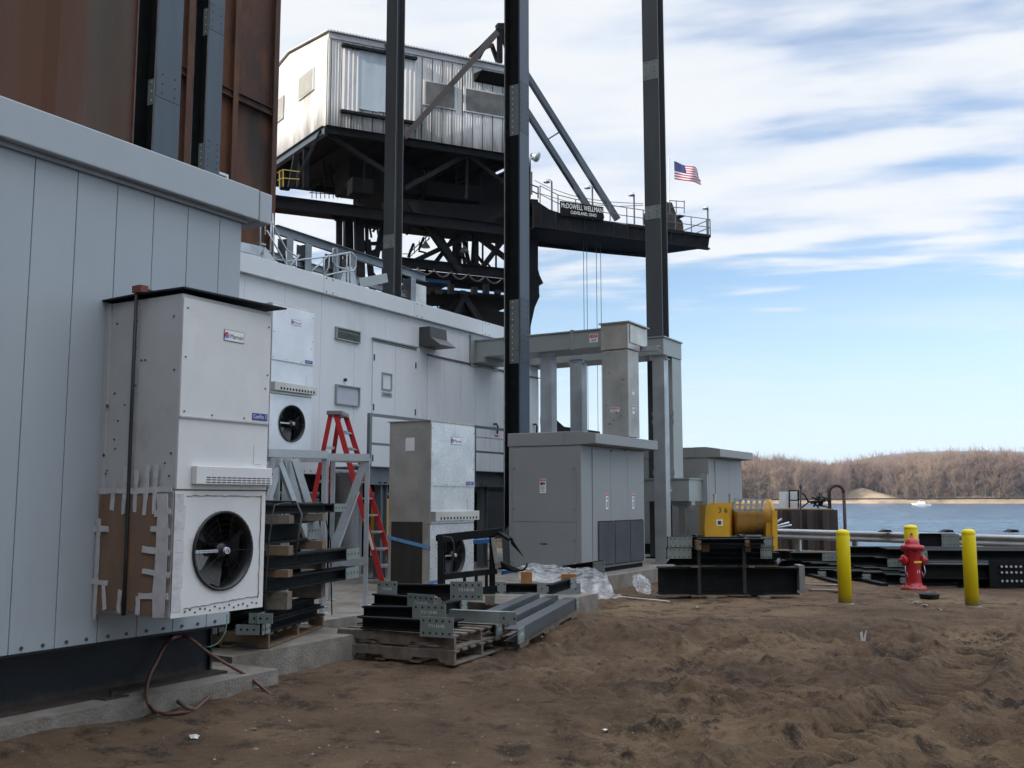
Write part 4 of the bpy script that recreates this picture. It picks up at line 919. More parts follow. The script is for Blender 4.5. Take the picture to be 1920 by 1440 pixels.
    # small access plate, name plates
    m = MB(F); m.box((d + .008, w * .83, h * .475), (d + .012, w * .92, h * .54)); m.build('access_plate', body, lo, bevel=.001)
    W_ = w * .23; c0 = Vector((d + .013, w * .555, h * .892))
    np_ = decal(t, 'name_plate', F, (1,0,0), c0, (0,1,0), (0,0,1), W_, W_ * .42, M_lblue if not white else M_lgrey, ((.025, .05, .975, .95, M_label),))
    # emblem: red and blue swirl disc
    e = MB(F); ec = c0 + Vector((.006, -W_ * .37, 0)); er = W_ * .12
    e.add([ec] + [ec + Vector((0, math.cos(R(a)) * er, math.sin(R(a)) * er)) for a in range(60, 241, 20)], [(0, i, i+1) for i in range(1, 10)]); e.mi = 1
    e.add([ec + Vector((.0003, -.003, -.003))] + [ec + Vector((0, math.cos(R(a)) * er, math.sin(R(a)) * er)) for a in range(230, 411, 20)], [(0, i, i+1) for i in range(1, 10)])
    e.build('emblem', [M_lred, M_lcyan], np_, recalc=False)
    text('Marvair', W_ * .25, M_lgrey if white else M_lblue, np_, F, c0 + Vector((.0065, W_ * .12, -.004)), (0,1,0), (0,0,1), width=W_ * .66)
    c0 = Vector((d + .014, w * .885, sm + .05)); cp = decal(t, 'model_plate', F, (1,0,0), c0, (0,1,0), (0,0,1), w * .18, .052, M_lblue, ())
    text('ComPac', .042, M_label, cp, F, c0 + Vector((.004, -w * .018, 0)), (0,1,0), (0,0,1), width=w * .125)
    text('I', .048, M_label, cp, F, c0 + Vector((.004, w * .07, 0)), (0,1,0), (0,0,1))
    return t, zf, sm
# --- the big one on the near building
F1 = G.sub(XL, 4.745, .795); D1, W1, H1 = .80, .862, 2.235
ac1, zf1, sm1 = ac_unit(F1, D1, W1, H1, 'big white-painted air conditioner with cardboard and tape on its side, on the near grey wall', M_acw, M_acs, True)
m = MB(F1); m.prism([(-.02, -.05, H1 + .012), (D1 * .5, -.03, H1 + .03), (D1 + .03, -.015, H1 + .03), (D1 + .09, W1 + .08, H1 + .03), (.0, W1 + .06, H1 + .04)], (0, 0, .012)); m.build('rain_cover', M_base, ac1)
rs_ = random.Random(11)
m = MB(F1); m.box((.0, -.012, -.01), (.055, 0, H1 - .005)); m.mi = 1
for (fx, fz) in [(.15, .93), (.16, .70), (.07, .66), (.22, .61), (.3, .66), (.2, .52), (.1, .45), (.18, .55), (.42, .93), (.42, .84), (.44, .72), (.5, .80), (.55, .8), (.9, .93), (.93, .76), (.42, .6), (.93, .5), (.86, .47), (.42, .5), (.92, .43), (.09, .44)]:
    m.cyl((D1 * fx, 0, H1 * fz), (D1 * fx, -.006, H1 * fz), .0075, n=6)
for (fx, fz) in [(.08, .66), (.065, .5)]: m.cyl((D1 * fx, -.012, H1 * fz), (D1 * fx, -.016, H1 * fz), .014, n=6)
m.build('side_flange', [M_acs, M_bolt], ac1)
def sheet(m, pts, y, th=.004): m.prism([(a, y, b) for a, b in pts], (0, -th, 0))
m = MB(F1); sheet(m, [(.03, .02), (.03, zf1 - .03), (D1 * .34, zf1 - .025), (D1 * .62, zf1 - .035), (D1 * .84, zf1 - .03), (D1 * .84, .015), (D1 * .4, .03)], -.013); m.build('cardboard_sheet', M_card, ac1)
def strip(m, a, b, w_, y, kink=0):
    a = Vector((a[0], a[1])); b = Vector((b[0], b[1])); d_ = (b - a).normalized(); n_ = Vector((-d_.y, d_.x)) * w_ / 2
    k = 5; L_ = [a.lerp(b, i / k) + n_ * rs_.uniform(.75, 1.15) + d_ * (rs_.uniform(-.01, .01) if i in (0, k) else 0) for i in range(k + 1)]; R_ = [a.lerp(b, i / k) - n_ * rs_.uniform(.75, 1.15) for i in range(k + 1)]
    for i in range(k): m.prism([(L_[i].x, y, L_[i].y), (L_[i+1].x, y, L_[i+1].y), (R_[i+1].x, y, R_[i+1].y), (R_[i].x, y, R_[i].y)], (0, -.002 - .0002 * i, 0))
taps = [((.02, zf1 + .0), (D1 * .5, zf1 + .0)), ((D1 * .48, zf1 - .005), (D1 * .99, zf1 + .012)), ((.17, zf1 - .14), (.19, zf1 + .05)), ((.30, zf1 - .16), (.31, zf1 + .17)), ((.42, zf1 - .15), (.425, zf1 + .14)), ((.52, zf1 - .17), (.54, zf1 + .18)), ((.62, zf1 - .16), (.63, zf1 + .18)),
        ((.04, -.05), (.05, zf1 - .2)), ((-.03, zf1 - .27), (.16, zf1 - .27)), ((-.05, .22), (.17, .21)), ((.15, .03), (.13, .19)), ((.30, .01), (.31, .17)), ((.50, .01), (.50, .13)), ((.50, .14), (D1, .15)),
        ((.53, .31), (D1, .29)), ((.52, .46), (D1, .44)), ((.60, .60), (D1, .58)), ((.63, .70), (D1, .72)), ((D1 * .89, .01), (D1 * .89, zf1 - .02))]
for i, (a, b) in enumerate(taps): m = MB(F1); strip(m, a, b, .042 if i < len(taps) - 1 else .12, -.0175 - .0006 * i); m.build('tape_strip', M_tape, ac1)
# tape and trim round the fan panel
m = MB(F1)
for i in range(10):
    z_ = .04 + i * (zf1 - .06) / 10; m.box((D1 + .001, .0, z_), (D1 + .003 + .0004 * (i % 3), .075 + .02 * rs_.random(), z_ + (zf1 - .06) / 10 - .004 * rs_.random()))
m.build('corner_tape', M_tape, ac1)
m = MB(F1)
def ragged(m, a, b, wd, n=22, seed=1):
    r_ = random.Random(seed); a = Vector(a); b = Vector(b); d_ = b - a; u_ = d_.normalized(); side_ = Vector((0, -u_.z, u_.y)); pts = []
    L_ = []; R_ = []
    for i in range(n + 1): p = a + d_ * i / n; o_ = side_ * r_.uniform(-.0035, .0035); L_.append(p + side_ * wd * r_.uniform(.15, .9) + o_); R_.append(p - side_ * wd * r_.uniform(.15, .6) + o_)
    for i in range(n): m.prism([L_[i], L_[i+1], R_[i+1], R_[i]], (.0035, 0, 0))
x_ = D1 + .0005
ragged(m, (x_, W1 - .05, .07), (x_, W1 - .045, zf1 - .03), .008, 22, 2); ragged(m, (x_, .11, .055), (x_, W1 - .06, .085), .006, 26, 3); ragged(m, (x_, .10, zf1 - .035), (x_, W1 - .05, zf1 - .04), .008, 20, 4)
m.build('sealant_bead', mat('dirty_sealant', (.24, .21, .18), .8, var=.4, scale=12), ac1)
m = MB(F1)
for i in range(16): y_ = .12 + i * .045; m.cyl((D1 + .001, y_, .035 + .012 * math.sin(i * 2.3)), (D1 + .006, y_, .035 + .012 * math.sin(i * 2.3)), .007, n=6)
m.build('lower_screws', M_bolt, ac1)
m = MB(F1); m.tube([(D1 * .44, -.03, H1 + .09), (D1 * .44, -.028, H1 * .6), (D1 * .45, -.03, H1 * .2), (D1 * .455, -.03, .0)], .013, 6); m.tube([(D1 * .44, -.03, H1 + .09), (D1 * .3, W1 * .3, H1 + .10)], .012, 6); m.build('hold_down_strap', M_rubber, ac1)
m = MB(F1); m.box((D1 * .40, -.045, H1 + .045), (D1 * .52, .02, H1 + .095)); m.build('strap_block', M_redrust, ac1)
# --- unit on the white building
a = gx(511, 566, XM + .82); b = gx(589, 578, XM + .82); cz = gx(507, 846, XM + .82).z
F2 = G.sub(XM, a.y, cz); W2, H2 = b.y - a.y, a.z - cz
ac2, zf2, sm2 = ac_unit(F2, .82, W2, H2, 'bare galvanised air conditioner hung on the white building wall above the galvanised stands', M_galvl, M_galv, False)
# --- unit standing on the slab
q0 = gz(805, 1108, .30); x3, y3 = q0.x, q0.y
h3 = G.hit(805, 789, 1, y3).z - .30; w3 = yp(889, x3, 850) - y3; d3 = x3 - xp(730, y3, 850)
F3 = G.sub(x3 - d3, y3, .30)
ac3, zf3, sm3 = ac_unit(F3, d3, w3, h3, 'galvanised air conditioner standing on the slab with a blue strap and black coil side', M_galvm, M_galv, False)
m = MB(F3); m.box((.06, -.008, .02), (d3 - .13, -.001, h3 * .40)); m.build('coil', M_coil, ac3)
a = F3.hit(769, 833, 1, 0); decal(ac3, 'paper_label', F3, (0,-1,0), (a.x, -.002, a.z), (1,0,0), (0,0,1), .16, .19, M_label)
m = MB(F3)
zz = F3.hit(765, 1015, 1, -.02).z
m.prism([(-.01, -.012, zz + .08), (d3 + .02, -.012, zz - .06), (d3 + .02, -.012, zz - .11), (-.01, -.012, zz + .03)], (0, -.004, 0)); m.build('blue_strap', M_blue, ac3)
m = MB(F3); m.prism([(-.03, -.02, h3 + .001), (d3 + .01, -.02, h3 + .001), (d3 + .01, w3, h3 + .001), (-.03, w3, h3 + .001)], (0, 0, .012)); m.build('top_sheet', M_galv, ac3)
m = MB(F3); m.box((-.02, -.02, -.06), (d3, w3, -.001)); m.build('base_skid', M_black, ac3)

# ================================================================ pallets, timber and stored steel
def pallet(F, w_, d_, label, mt=None, grp='wooden pallets under the stored steel'):
    """F: x along the front edge, y away, z up from the ground"""
    t = thing('wooden_pallet', label, 'pallet', F, (w_/2, d_/2, 0), grp); mt = mt or M_woodd
    m = MB(F); 
    for k in range(7): y = d_ * k / 6.0 * .92; m.box((rnd.uniform(-.008, .008), y, .115), (w_ + rnd.uniform(-.008, .008), y + d_ * .085, .135))
    m.build('deck_boards', mt, t)
    for k in range(3):
        y = (d_ - .04) * k / 2
        m = MB(F)
        if k == 1: m.box((0, y, .02), (w_, y + .038, .114))
        else: m.prism([(0, y, .02), (w_ * .12, y, .02), (w_ * .14, y, .055), (w_ * .36, y, .055), (w_ * .38, y, .02), (w_ * .62, y, .02), (w_ * .64, y, .055), (w_ * .86, y, .055), (w_ * .88, y, .02), (w_, y, .02), (w_, y, .114), (0, y, .114)], (0, .038, 0))
        m.build('stringer', mt, t)
    for k in range(4): m = MB(F); x = (w_ - .1) * k / 3; m.box((x, .001, .001), (x + .1, d_ - .001, .019)); m.build('bottom_board', mt, t)
    return t
def platepts(w_, h_, nx, nz): return [((i / max(1, nx - 1) - .5) * w_ * .78, ((j / (nz - 1) - .5) if nz > 1 else 0) * h_ * .62) for i in range(nx) for j in range(nz)]
def steel_beam(F, p, q, h, w_, label, plates=(), m1=None, kind='I', grp=None, name='steel_beam', cat='steel beam', mark=None):
    """plates: (which end 0/1, length, height, facing, nx, nz)"""
    p = Vector(p); q = Vector(q); mid = (p + q) / 2; ang = math.atan2((q - p).y, (q - p).x)
    base = p.copy(); base.z = min(p.z, q.z) - h / 2
    B = Fr(0, 0, 0, 0); B.M = F.M @ Matrix.Translation(base) @ Matrix.Rotation(ang, 4, 'Z'); B.I = B.M.inverted()
    t = thing(name, label, cat, B, (0, 0, 0), grp); m = MB(F); m1 = m1 or M_black
    (m.ibeam if kind == 'I' else m.channel)(p, q, h, w_); m.build('flanges_and_web' if kind == 'I' else 'channel_section', m1, t)
    d_ = (q - p).normalized(); up = Vector((0,0,1)); sd_ = d_.cross(up).normalized()
    for (e, ln_, hh, face, nx, nz) in plates:
        o = p if e == 0 else q; s_ = 1 if e == 0 else -1; c = o + d_ * (s_ * (ln_ / 2 - .06)) + sd_ * face * (w_ / 2 + .006)
        m = MB(F); m.prism([c - d_*ln_/2 - up*hh/2, c + d_*ln_/2 - up*hh/2, c + d_*ln_/2 + up*hh/2, c - d_*ln_/2 + up*hh/2], sd_ * face * .01); m.mi = 1
        n_ = sd_ * face; m.holes(c + n_ * .01, n_, d_, up, platepts(ln_, hh, nx, nz), .012); pl = m.build('end_plate', [M_prim, M_hole], t)
        if mark: text(mark, hh * .24, M_chalk, pl, F, c + n_ * .0125 + up * hh * .05, d_ if d_.cross(up).dot(n_) > 0 else -d_, up, width=ln_ * .5)
    return t
def timber(F, a, b, label, m1=None, grp='timber blocks between the stored steel'):
    m = MB(F); m.box(a, b); return solo(m, 'timber_block', m1 or M_wood, label, 'timber', grp, ((a[0]+b[0])/2, (a[1]+b[1])/2, min(a[2], b[2])), F)

# --- strapped stack beside the near building
q = gz(503, 1216, ZS); S1 = Fr(*G.w(q)[:], -R(8)); S1w = 1.25
# stack axes: x to the left along the pallet front is negative; y away
pallet(S1.sub(-1.2, 0, 0), 1.2, 1.55, 'pallet carrying the strapped steel stack beside the near building', M_wood)
z_ = .14; g1 = 'steel beams in the strapped stack'
st1 = [(.10, 3, 'green'), (.10, 3, 'green'), (.16, 0, 'wood'), (.13, 3, 'long'), (.07, 0, 'wood'), (.13, 3, 'long'), (.09, 0, 'wood'), (.20, 2, 'wide'), (.08, 0, 'wood'), (.10, 2, 'top')]
tiers = {0: 'lowest', 1: 'second', 3: 'third', 5: 'fourth', 7: 'fifth', 9: 'topmost'}
for i, (hh, n_, kd) in enumerate(st1):
    if kd == 'wood':
        for j, (x_, l_) in enumerate(((-.55, .34), (-.05, .3))): timber(S1, (x_ - l_ + .28, .05, z_ + .002), (x_ + .22 - .28 * j * 0 - .02, .17, z_ + hh - .002), 'pale block in the strapped stack, %s gap from the top, %s' % ({2: 'lowest', 4: 'third', 6: 'second', 8: 'first'}[i], ('left', 'right')[j]), M_wood if (i + j) % 3 else M_woodd)
        for j, x_ in enumerate((-.5, .0)): timber(S1, (x_ - .25, 1.15, z_ + .002), (x_ + .1, 1.27, z_ + hh - .002), 'rear pale block in the strapped stack, %s gap from the top, %s' % ({2: 'lowest', 4: 'third', 6: 'second', 8: 'first'}[i], ('left', 'right')[j]), M_wood if (i + j) % 3 else M_woodd)
    else:
        for j in range(n_):
            x_ = -1.0 + j * (.46 if n_ == 3 else .70); ln_ = 1.5; y0_ = -.12
            if kd == 'long': ln_, y0_ = 1.75, -.05
            if kd == 'top': ln_, y0_ = 2.0, .02
            x_ += rnd.uniform(-.04, .04)
            steel_beam(S1, (x_, y0_ + rnd.uniform(-.05, .05), z_ + hh / 2), (x_ + (.28 if kd in ('long', 'top') else .05), y0_ + ln_, z_ + hh / 2), hh - .004, .16 if kd != 'wide' else .4,
                       'dark steel beam in the strapped stack, %s tier, %s from the left' % (tiers[i], ('first', 'second', 'third')[j]), [(0, .17, hh * .9, 1, 3, 1)] if kd == 'green' else [(1, .3, hh * .9, 1, 4, 1)], grp=g1)
            if kd == 'green':
                pass
    z_ += hh
# grey plate ends facing the camera on the two lowest tiers
m = MB(S1)
for zi, zc in enumerate((.19, .29)):
    for j, x_ in enumerate((-.95, -.52, -.12)):
        x_ += .12 * zi; m.mi = 0; m.box((x_ - .11, -.2, zc - .045), (x_ + .11, -.19, zc + .045)); m.mi = 1; m.holes((x_, -.2, zc), (0,-1,0), (1,0,0), (0,0,1), [(-.06, 0), (0, 0), (.06, 0)], .011)
solo(m, 'splice_plates', [M_prim, M_hole], 'grey primed splice plates laid along the front of the strapped stack', 'steel plate')
for x_, lb_ in ((-.42, 'left'), (.02, 'right')):
    m = MB(S1); zt_ = z_ + .01; m.tube([(x_, -.14, .12), (x_, -.15, .6), (x_ + .0, -.1, 1.0), (x_, .0, zt_ - .02), (x_ + .03, .2, zt_), (x_ + .05, 1.2, zt_), (x_ + .05, 1.5, .9), (x_ + .05, 1.6, .12)], .007, 5); solo(m, 'steel_strap', M_rubber, 'black band looped over the strapped stack, %s of the pair' % lb_, 'strap', 'black bands round the strapped stack')
# rope/hose lying across the top
m = MB(S1); m.tube([(-1.1, .1, z_ + .02), (-.5, .3, z_ + .03), (.1, .35, z_ + .02), (.25, .1, z_ - .1), (.24, -.02, z_ - .5)], .012, 6); solo(m, 'cable', M_rubber, 'thin dark cable trailing over the top of the strapped stack', 'cable')

# --- two pallets with the marked steel before the slab
S2 = G.sub(-6.68, 7.98, .02, R(6)); 
pallet(S2, 1.27, 1.22, 'lower of the two weathered pallets in the sand under the marked steel', M_woodd)
pallet(S2.sub(-.08, .02, .137, R(.8)), 1.33, 1.22, 'upper of the two weathered pallets in the sand under the marked steel', M_woodd)
g2 = 'steel pieces with drilled end plates on the front pallets'
z0 = .255
spec = [(0.10, -.02, 1.22, z0 + .10, 'Y516HB', 'front lowest piece with white chalk marking, drilled plate over the pallet corner'), (-.02, .24, .98, z0 + .18, 'Y512HB', 'drilled steel piece just behind the chalk-marked one'), (-.12, .46, .80, z0 + .27, 'Y514HB', 'drilled steel piece resting on timber, third from the front'), (-.10, .74, 1.12, z0 + .36, 'Y510HB', 'topmost drilled steel piece at the back of the front pallets')]
for i, (x0_, y_, x1_, zc, mk, lb_) in enumerate(spec):
    steel_beam(S2, (x0_ + .1, y_ + (.08, .02, .16, .05)[i], zc - .01), (x1_, y_ + (.04, .06, -.02, .10)[i], zc + (.0, .012, -.01, .015)[i]), .12, .09, lb_, [(1, .37, .19, 1, 5, 2)] + ([(0, .24, .18, 1, 3, 2)] if i == 3 else []), M_black, grp=g2, mark=mk)
steel_beam(S2, (-.12, .60, z0 + .05), (1.0, .58, z0 + .05), .09, .3, 'wide black steel piece lying flat on the front pallets', (), M_black, grp=g2)
steel_beam(S2, (.75, .9, z0 + .1), (1.45, .95, z0 + .1), .12, .1, 'short grey channel end sticking out behind the front pallets', [(1, .15, .13, 1, 2, 1)], M_prim, 'C', grp=g2)
for j, (x_, y_, zz) in enumerate(((.1, .45, z0 + .10), (.42, .45, z0 + .10), (.12, .62, z0 + .2), (.55, .62, z0 + .2))): timber(S2, (x_, y_, zz), (x_ + .17, y_ + .12, zz + .095), 'brown timber block under the marked steel, %s' % ('lower left', 'lower right', 'upper left', 'upper right')[j], M_woodd)
# --- slate-grey members on a low pallet to the right
a = gz(972, 1224, .02); b = gz(1088, 1156, .02); av = G.w(a); bv = G.w(b); an = math.atan2(bv.y - av.y, bv.x - av.x); L_ = (bv - av).length
S3 = Fr(av.x, av.y, .0, an)
pallet(S3.sub(.25, .05, 0), L_ - .2, 1.0, 'low weathered pallet under the slate-grey channels', M_woodd)
M_slate = mat('slate_paint', (.055, .065, .075), .5, var=.12)
for k, (o_, zz, lb_) in enumerate(((.08, .21, 'nearest'), (.34, .235, 'middle'), (.60, .26, 'farthest'))):
    steel_beam(S3, (.0 + .08 * k, o_, zz - .02), (L_ - .05, o_ + .03, zz), .13, .16, '%s of the slate-grey channels leaning on the low pallet' % lb_, [(0, .26, .15, 1, 3, 2), (1, .2, .13, 1, 2, 2)] if k == 0 else [(0, .26, .15, 1, 3, 2)], M_slate, 'C', grp='slate-grey channels on the low pallet', mark='Y170HB' if k < 2 else None)
steel_beam(S3, (.05, .95, .42), (.65, .85, .42), .12, .1, 'short black bracket lying behind the slate-grey channels', [(1, .14, .14, 1, 2, 1)], M_black)
steel_beam(S3, (L_ - .35, .35, .40), (L_ + .05, .15, .46), .12, .09, 'short black bracket on the far end of the slate-grey channels', [(1, .12, .14, 1, 2, 1)], M_black)
# --- short beam with wood blocks before the plastic sheet
a = gz(1000, 1112, ZS); S4 = Fr(*G.w(a)[:], -R(3))
t = steel_beam(S4, (-.55, .05, .07), (.62, .03, .07), .12, .16, 'black beam with drilled grey end plates beside the clear plastic sheet', [(1, .62, .16, 1, 5, 1), (0, .22, .18, 1, 3, 2)])
timber(S4, (-.18, -.02, .135), (-.02, .12, .30), 'orange-brown wood block, left of two on the beam by the plastic', mat('orange_timber', (.30, .14, .04), .7, var=.2, scale=8)); timber(S4, (.40, .0, .135), (.62, .14, .27), 'orange-brown wood block, right of two on the beam by the plastic', MATS['orange_timber'])

# --- big strapped stack on the right
DB = 16.3; S5 = Fr(0, DB, 0, 0); lat = lambda px, D=DB: (px - 960) / FPX * D * 1.0065
def zpx(py, D=DB): return W.hit(960, py, 1, D).z
g5 = 'big black girders strapped together on the right'
xa, xb = lat(1230), lat(1487)
def girder(x0, x1, z0_, z1_, lb_, w_=.3, y=.15, cut=0):
    t = thing('steel_girder', lb_, 'steel girder', S5, ((x0+x1)/2, y, z0_), g5); m = MB(S5); h = z1_ - z0_
    m.box((x0, y - w_/2, z1_ - .022), (x1, y + w_/2, z1_)); m.box((x0 - cut, y - w_/2, z0_), (x1, y + w_/2, z0_ + .022)); m.prism([(x0 - cut, y - .008, z0_ + .022), (x1, y - .008, z0_ + .022), (x1, y - .008, z1_ - .022), (x0, y - .008, z1_ - .022)], (0, .016, 0)); m.build('flanges_and_web', M_black, t); return t
ta = girder(xa, xb, zpx(1115), zpx(1064), 'lowest and longest black girder of the big strapped stack')
m = MB(S5); m.box((xb + .002, .0, zpx(1108)), (xb + .09, .3, zpx(1060))); m.build('end_plate', M_prim, ta)
tb = girder(lat(1262), lat(1452), zpx(1061), zpx(1036), 'second black girder with a slanting left end in the big strapped stack', .28, .16, .0)
m = MB(S5); m.prism([(lat(1262), .15, zpx(1036)), (lat(1262), .15, zpx(1059)), (lat(1245), .15, zpx(1059))], (0, .02, 0)); m.build('slanted_end', M_black, tb)
def plated(x0, x1, z0_, z1_, lb_, y, pl):
    t = thing('steel_beam', lb_, 'steel beam', S5, ((x0+x1)/2, y, z0_), 'plated beams on top of the big stack'); m = MB(S5); m.ibeam((x0, y, (z0_+z1_)/2), (x1, y, (z0_+z1_)/2), z1_ - z0_, .16); m.build('flanges_and_web', M_black, t)
    for (a_, b_) in pl:
        m = MB(S5); m.box((a_, y - .1, z0_ + .005), (b_, y - .088, z1_ - .003)); m.mi = 1; m.holes(((a_+b_)/2, y - .1, (z0_+z1_)/2), (0,-1,0), (1,0,0), (0,0,1), platepts(b_ - a_, (z1_ - z0_) * 1.05, 5, 2), .011); m.build('end_plate', [M_prim, M_hole], t)
plated(lat(1246), lat(1442), zpx(1048), zpx(1028), 'lower plated beam across the top of the big strapped stack', .1, ((lat(1246), lat(1290)), (lat(1417), lat(1438))))
plated(lat(1248), lat(1444), zpx(1027), zpx(1007), 'upper plated beam across the top of the big strapped stack', .12, ((lat(1248), lat(1292)), (lat(1419), lat(1440))))
plated(lat(1300), lat(1420), zpx(1020), zpx(1009), 'thin black beam between the plated ends of the big stack', -.12, ())
for j, (a_, b_, c_, d_) in enumerate(((1296, 1304, 1012, 1030), (1308, 1322, 1016, 1034), (1384, 1392, 1008, 1022), (1388, 1398, 1024, 1034), (1393, 1404, 1060, 1064), (1288, 1302, 1060, 1064))):
    timber(S5, (lat(a_), -.2 if j in (0, 2) else -.06, zpx(d_)), (lat(b_), .0, zpx(c_)), 'pale timber wedge in the big strapped stack, %s' % ('upper left corner', 'below the left band top', 'upper right by the band', 'under the right band top', 'right, between the girders', 'left, between the girders')[j])
for j, (a_, b_) in enumerate(((1287, 1352), (1340, 1428))): timber(S5, (lat(a_), -.08 + .15 * j, zpx(1119 - 3*j)), (lat(b_), .06 + .15 * j, zpx(1115.5 - 2*j)), 'thin pale board under the lowest girder, %s' % ('left', 'right')[j])
timber(S5, (lat(1312), -.2, .0), (lat(1332), .5, .055), 'dunnage timber on the sand under the big stack, left', M_woodd); timber(S5, (lat(1408), -.2, .0), (lat(1428), .5, .055), 'dunnage timber on the sand under the big stack, right', M_woodd)
for px_, lb_ in ((1303, 'left'), (1386, 'right')):
    m = MB(S5); x_ = lat(px_); zt_ = zpx(1004)
    for (p_, q_) in (((x_, -.03, zpx(1130 if px_ < 1350 else 1116)), (x_, -.03, zt_)), ((x_, -.03, zt_ + .006), (x_, .35, zt_ + .006)), ((x_, .35, zt_), (x_, .35, .08))): m.beam(p_, q_, .055, .006, (0,1,0) if p_[2] != q_[2] else (0,0,1))
    solo(m, 'steel_strap', M_rubber, 'wide black band round the big right-hand stack, %s of the pair' % lb_, 'strap', 'black bands round the big stack')
steel_beam(S5, (lat(1455), .6, zpx(1044)), (lat(1478), .2, zpx(1042)), .14, .12, 'short black angle piece on the right end of the big stack', (), M_black)
steel_beam(S5, (lat(1448), .1, zpx(1056)), (lat(1487), .8, zpx(1046)), .05, .05, 'thin grey angle iron poking out of the big stack', (), M_prim, 'C')

# --- long black beams stored along the river rail
g6 = 'long black beams stored along the river guard rail'
rr = random.Random(21); prev = []
def bp(px, py, D):
    q = W.hit(px, py, 1, D); return q
rows = []
for r_ in range(9):
    D_ = 22.8 - r_ * .48; x0_ = lat(1462 + 31 * r_ + rr.uniform(-14, 14), D_); rows.append((D_, x0_))
idx = 0
ordn = ['farthest', 'second farthest', 'third farthest', 'fourth farthest', 'middle', 'fourth nearest', 'third nearest', 'second nearest', 'nearest']
for r_, (D_, x0_) in enumerate(rows):
    for lay in range(3 if 1 < r_ < 6 else 2):
        h_ = .165; z_ = .06 + lay * (h_ + .012); sh = rr.uniform(-.25, .25) + lay * .35; sl = -.02
        a_ = (x0_ + sh, D_ - .05 * lay, z_ + h_/2); b_ = (x0_ + sh + 9.5, D_ - .05 * lay - .6, z_ + h_/2)
        steel_beam(W, a_, b_, h_, .30, 'long black beam by the guard rail, %s row, %s layer' % (ordn[r_], ('bottom', 'second', 'top')[lay]), [(0, .34, .15, 1, 4, 1)] if lay and r_ % 4 == 1 else (), grp=g6); idx += 1
for k in range(7):
    x_ = lat(1500 + 62 * k, 20); m = MB(W); m.box((x_ + .3, 18.6, .0), (x_ + .42, 23.0, .058)); solo(m, 'dunnage_timber', M_black, 'dark dunnage timber under the long black beams, %s from the left' % ('first','second','third','fourth','fifth','sixth','seventh')[k], 'timber', 'timbers under the long black beams')
for k, (px_, D_) in enumerate(((1492, 21.2), (1520, 20.6), (1548, 20.2), (1600, 19.9), (1640, 19.3), (1668, 19.0), (1770, 18.6))):
    x_ = lat(px_, D_); steel_beam(W, (x_, D_ - .15, .10), (x_ + 2.6, D_ - .32, .10), .17, .24, 'short black beam stub poking towards the yard, %s from the left' % ('first', 'second', 'third', 'fourth', 'fifth', 'sixth', 'seventh')[k], [(0, .16, .1, 1, 2, 1)] if k % 2 else (), grp='black beam stubs by the river rail')
# bright bolt heads near the right end
steel_beam(W, (lat(1690, 18.4), 18.35, zpx(1067, 18.4) - .03), (lat(2010, 18.4), 17.9, zpx(1067, 18.4) - .03), .26, .2, 'black beam with rows of pale bolts, right of the hydrant', grp=g6)
bb = MB(W)
xq = lat(1852, 18.1)
for j, zz in enumerate((1062, 1073, 1089)):
    for k in range(5): bb.cyl((xq + k * .085, 18.0, zpx(zz, 18)), (xq + k * .085, 17.96, zpx(zz, 18)), .026, n=8)
bb.box((xq - .2, 18.0, zpx(1100, 18)), (xq + 1.6, 18.02, zpx(1050, 18)))
solo(bb, 'bolted_plate', [M_black], 'black bolted plate between the right bollard and the picture edge', 'steel plate')
bb = MB(W)
for j, zz in enumerate((1062, 1073, 1089)):
    for k in range(5): bb.cyl((xq + k * .085, 17.96, zpx(zz, 18)), (xq + k * .085, 17.95, zpx(zz, 18)), .022, n=8)
solo(bb, 'bolt_row', M_alum, 'pale bolt heads on the black bolted plate at the right', 'bolts')
t = steel_beam(W, (lat(1724, 22), 22.4, zpx(1014, 22)), (lat(1785, 22), 22.2, zpx(1014, 22)), .3, .12, 'short grey drilled piece standing up behind the hydrant', [(1, .36, .28, 1, 5, 2)], M_black)

# ================================================================ ladder, stands, cart and odds and ends on the slab
def DP(px, py, D): return W.hit(px, py, 1, D)
# red step ladder
lt = thing('step_ladder', 'red fibreglass step ladder standing open before the white building', 'ladder', W, (DP(632, 1000, 16.4).x, 16.4, ZS))
tops = {0: DP(630, 778, 16.15), 1: DP(648, 779, 16.75), 2: DP(620, 777, 16.15), 3: DP(636, 779, 16.75)}
def foot(t_, px, py):  # follow the rail down to the slab
    b = DP(px, py, t_.y); k = (t_.z - ZS) / (t_.z - b.z); return t_ + (b - t_) * k
ft = {0: foot(tops[0], 717, 1092), 1: foot(tops[1], 727, 1033), 2: foot(tops[2], 587, 940), 3: foot(tops[3], 617, 905)}
for k in range(4):
    m = MB(W); m.channel(tops[k], ft[k], .035, .085 if k < 2 else .07, .007, (0,1,0), side=1); rail = m.build('rail', M_red, lt)
    m = MB(W); q = ft[k]; m.box((q.x - .05, q.y - .03, q.z), (q.x + .05, q.y + .03, q.z + .03)); m.build('rubber_foot', M_rubber, rail)
for k in range(9):
    t_ = (k + 1) / 10; a = tops[0].lerp(ft[0], t_); b = tops[1].lerp(ft[1], t_); m = MB(W); m.box((a.x - .045, a.y, a.z - .012), (b.x + .03, b.y, a.z + .012)); m.build('step', M_alum, lt)
for k in (1, 3, 5, 7, 8):
    t_ = (k + 1) / 10; a = tops[2].lerp(ft[2], t_); b = tops[3].lerp(ft[3], t_); m = MB(W); m.beam(a, b, .03, .05); m.build('rear_brace', M_alum, lt)
a, b = tops[2], tops[1]; m = MB(W); m.box((a.x - .06, a.y - .05, a.z - .01), (b.x + .05, b.y + .05, a.z + .06)); m.build('top_cap', mat('grey_plastic_cap', (.2, .2, .2), .5), lt, bevel=.01)
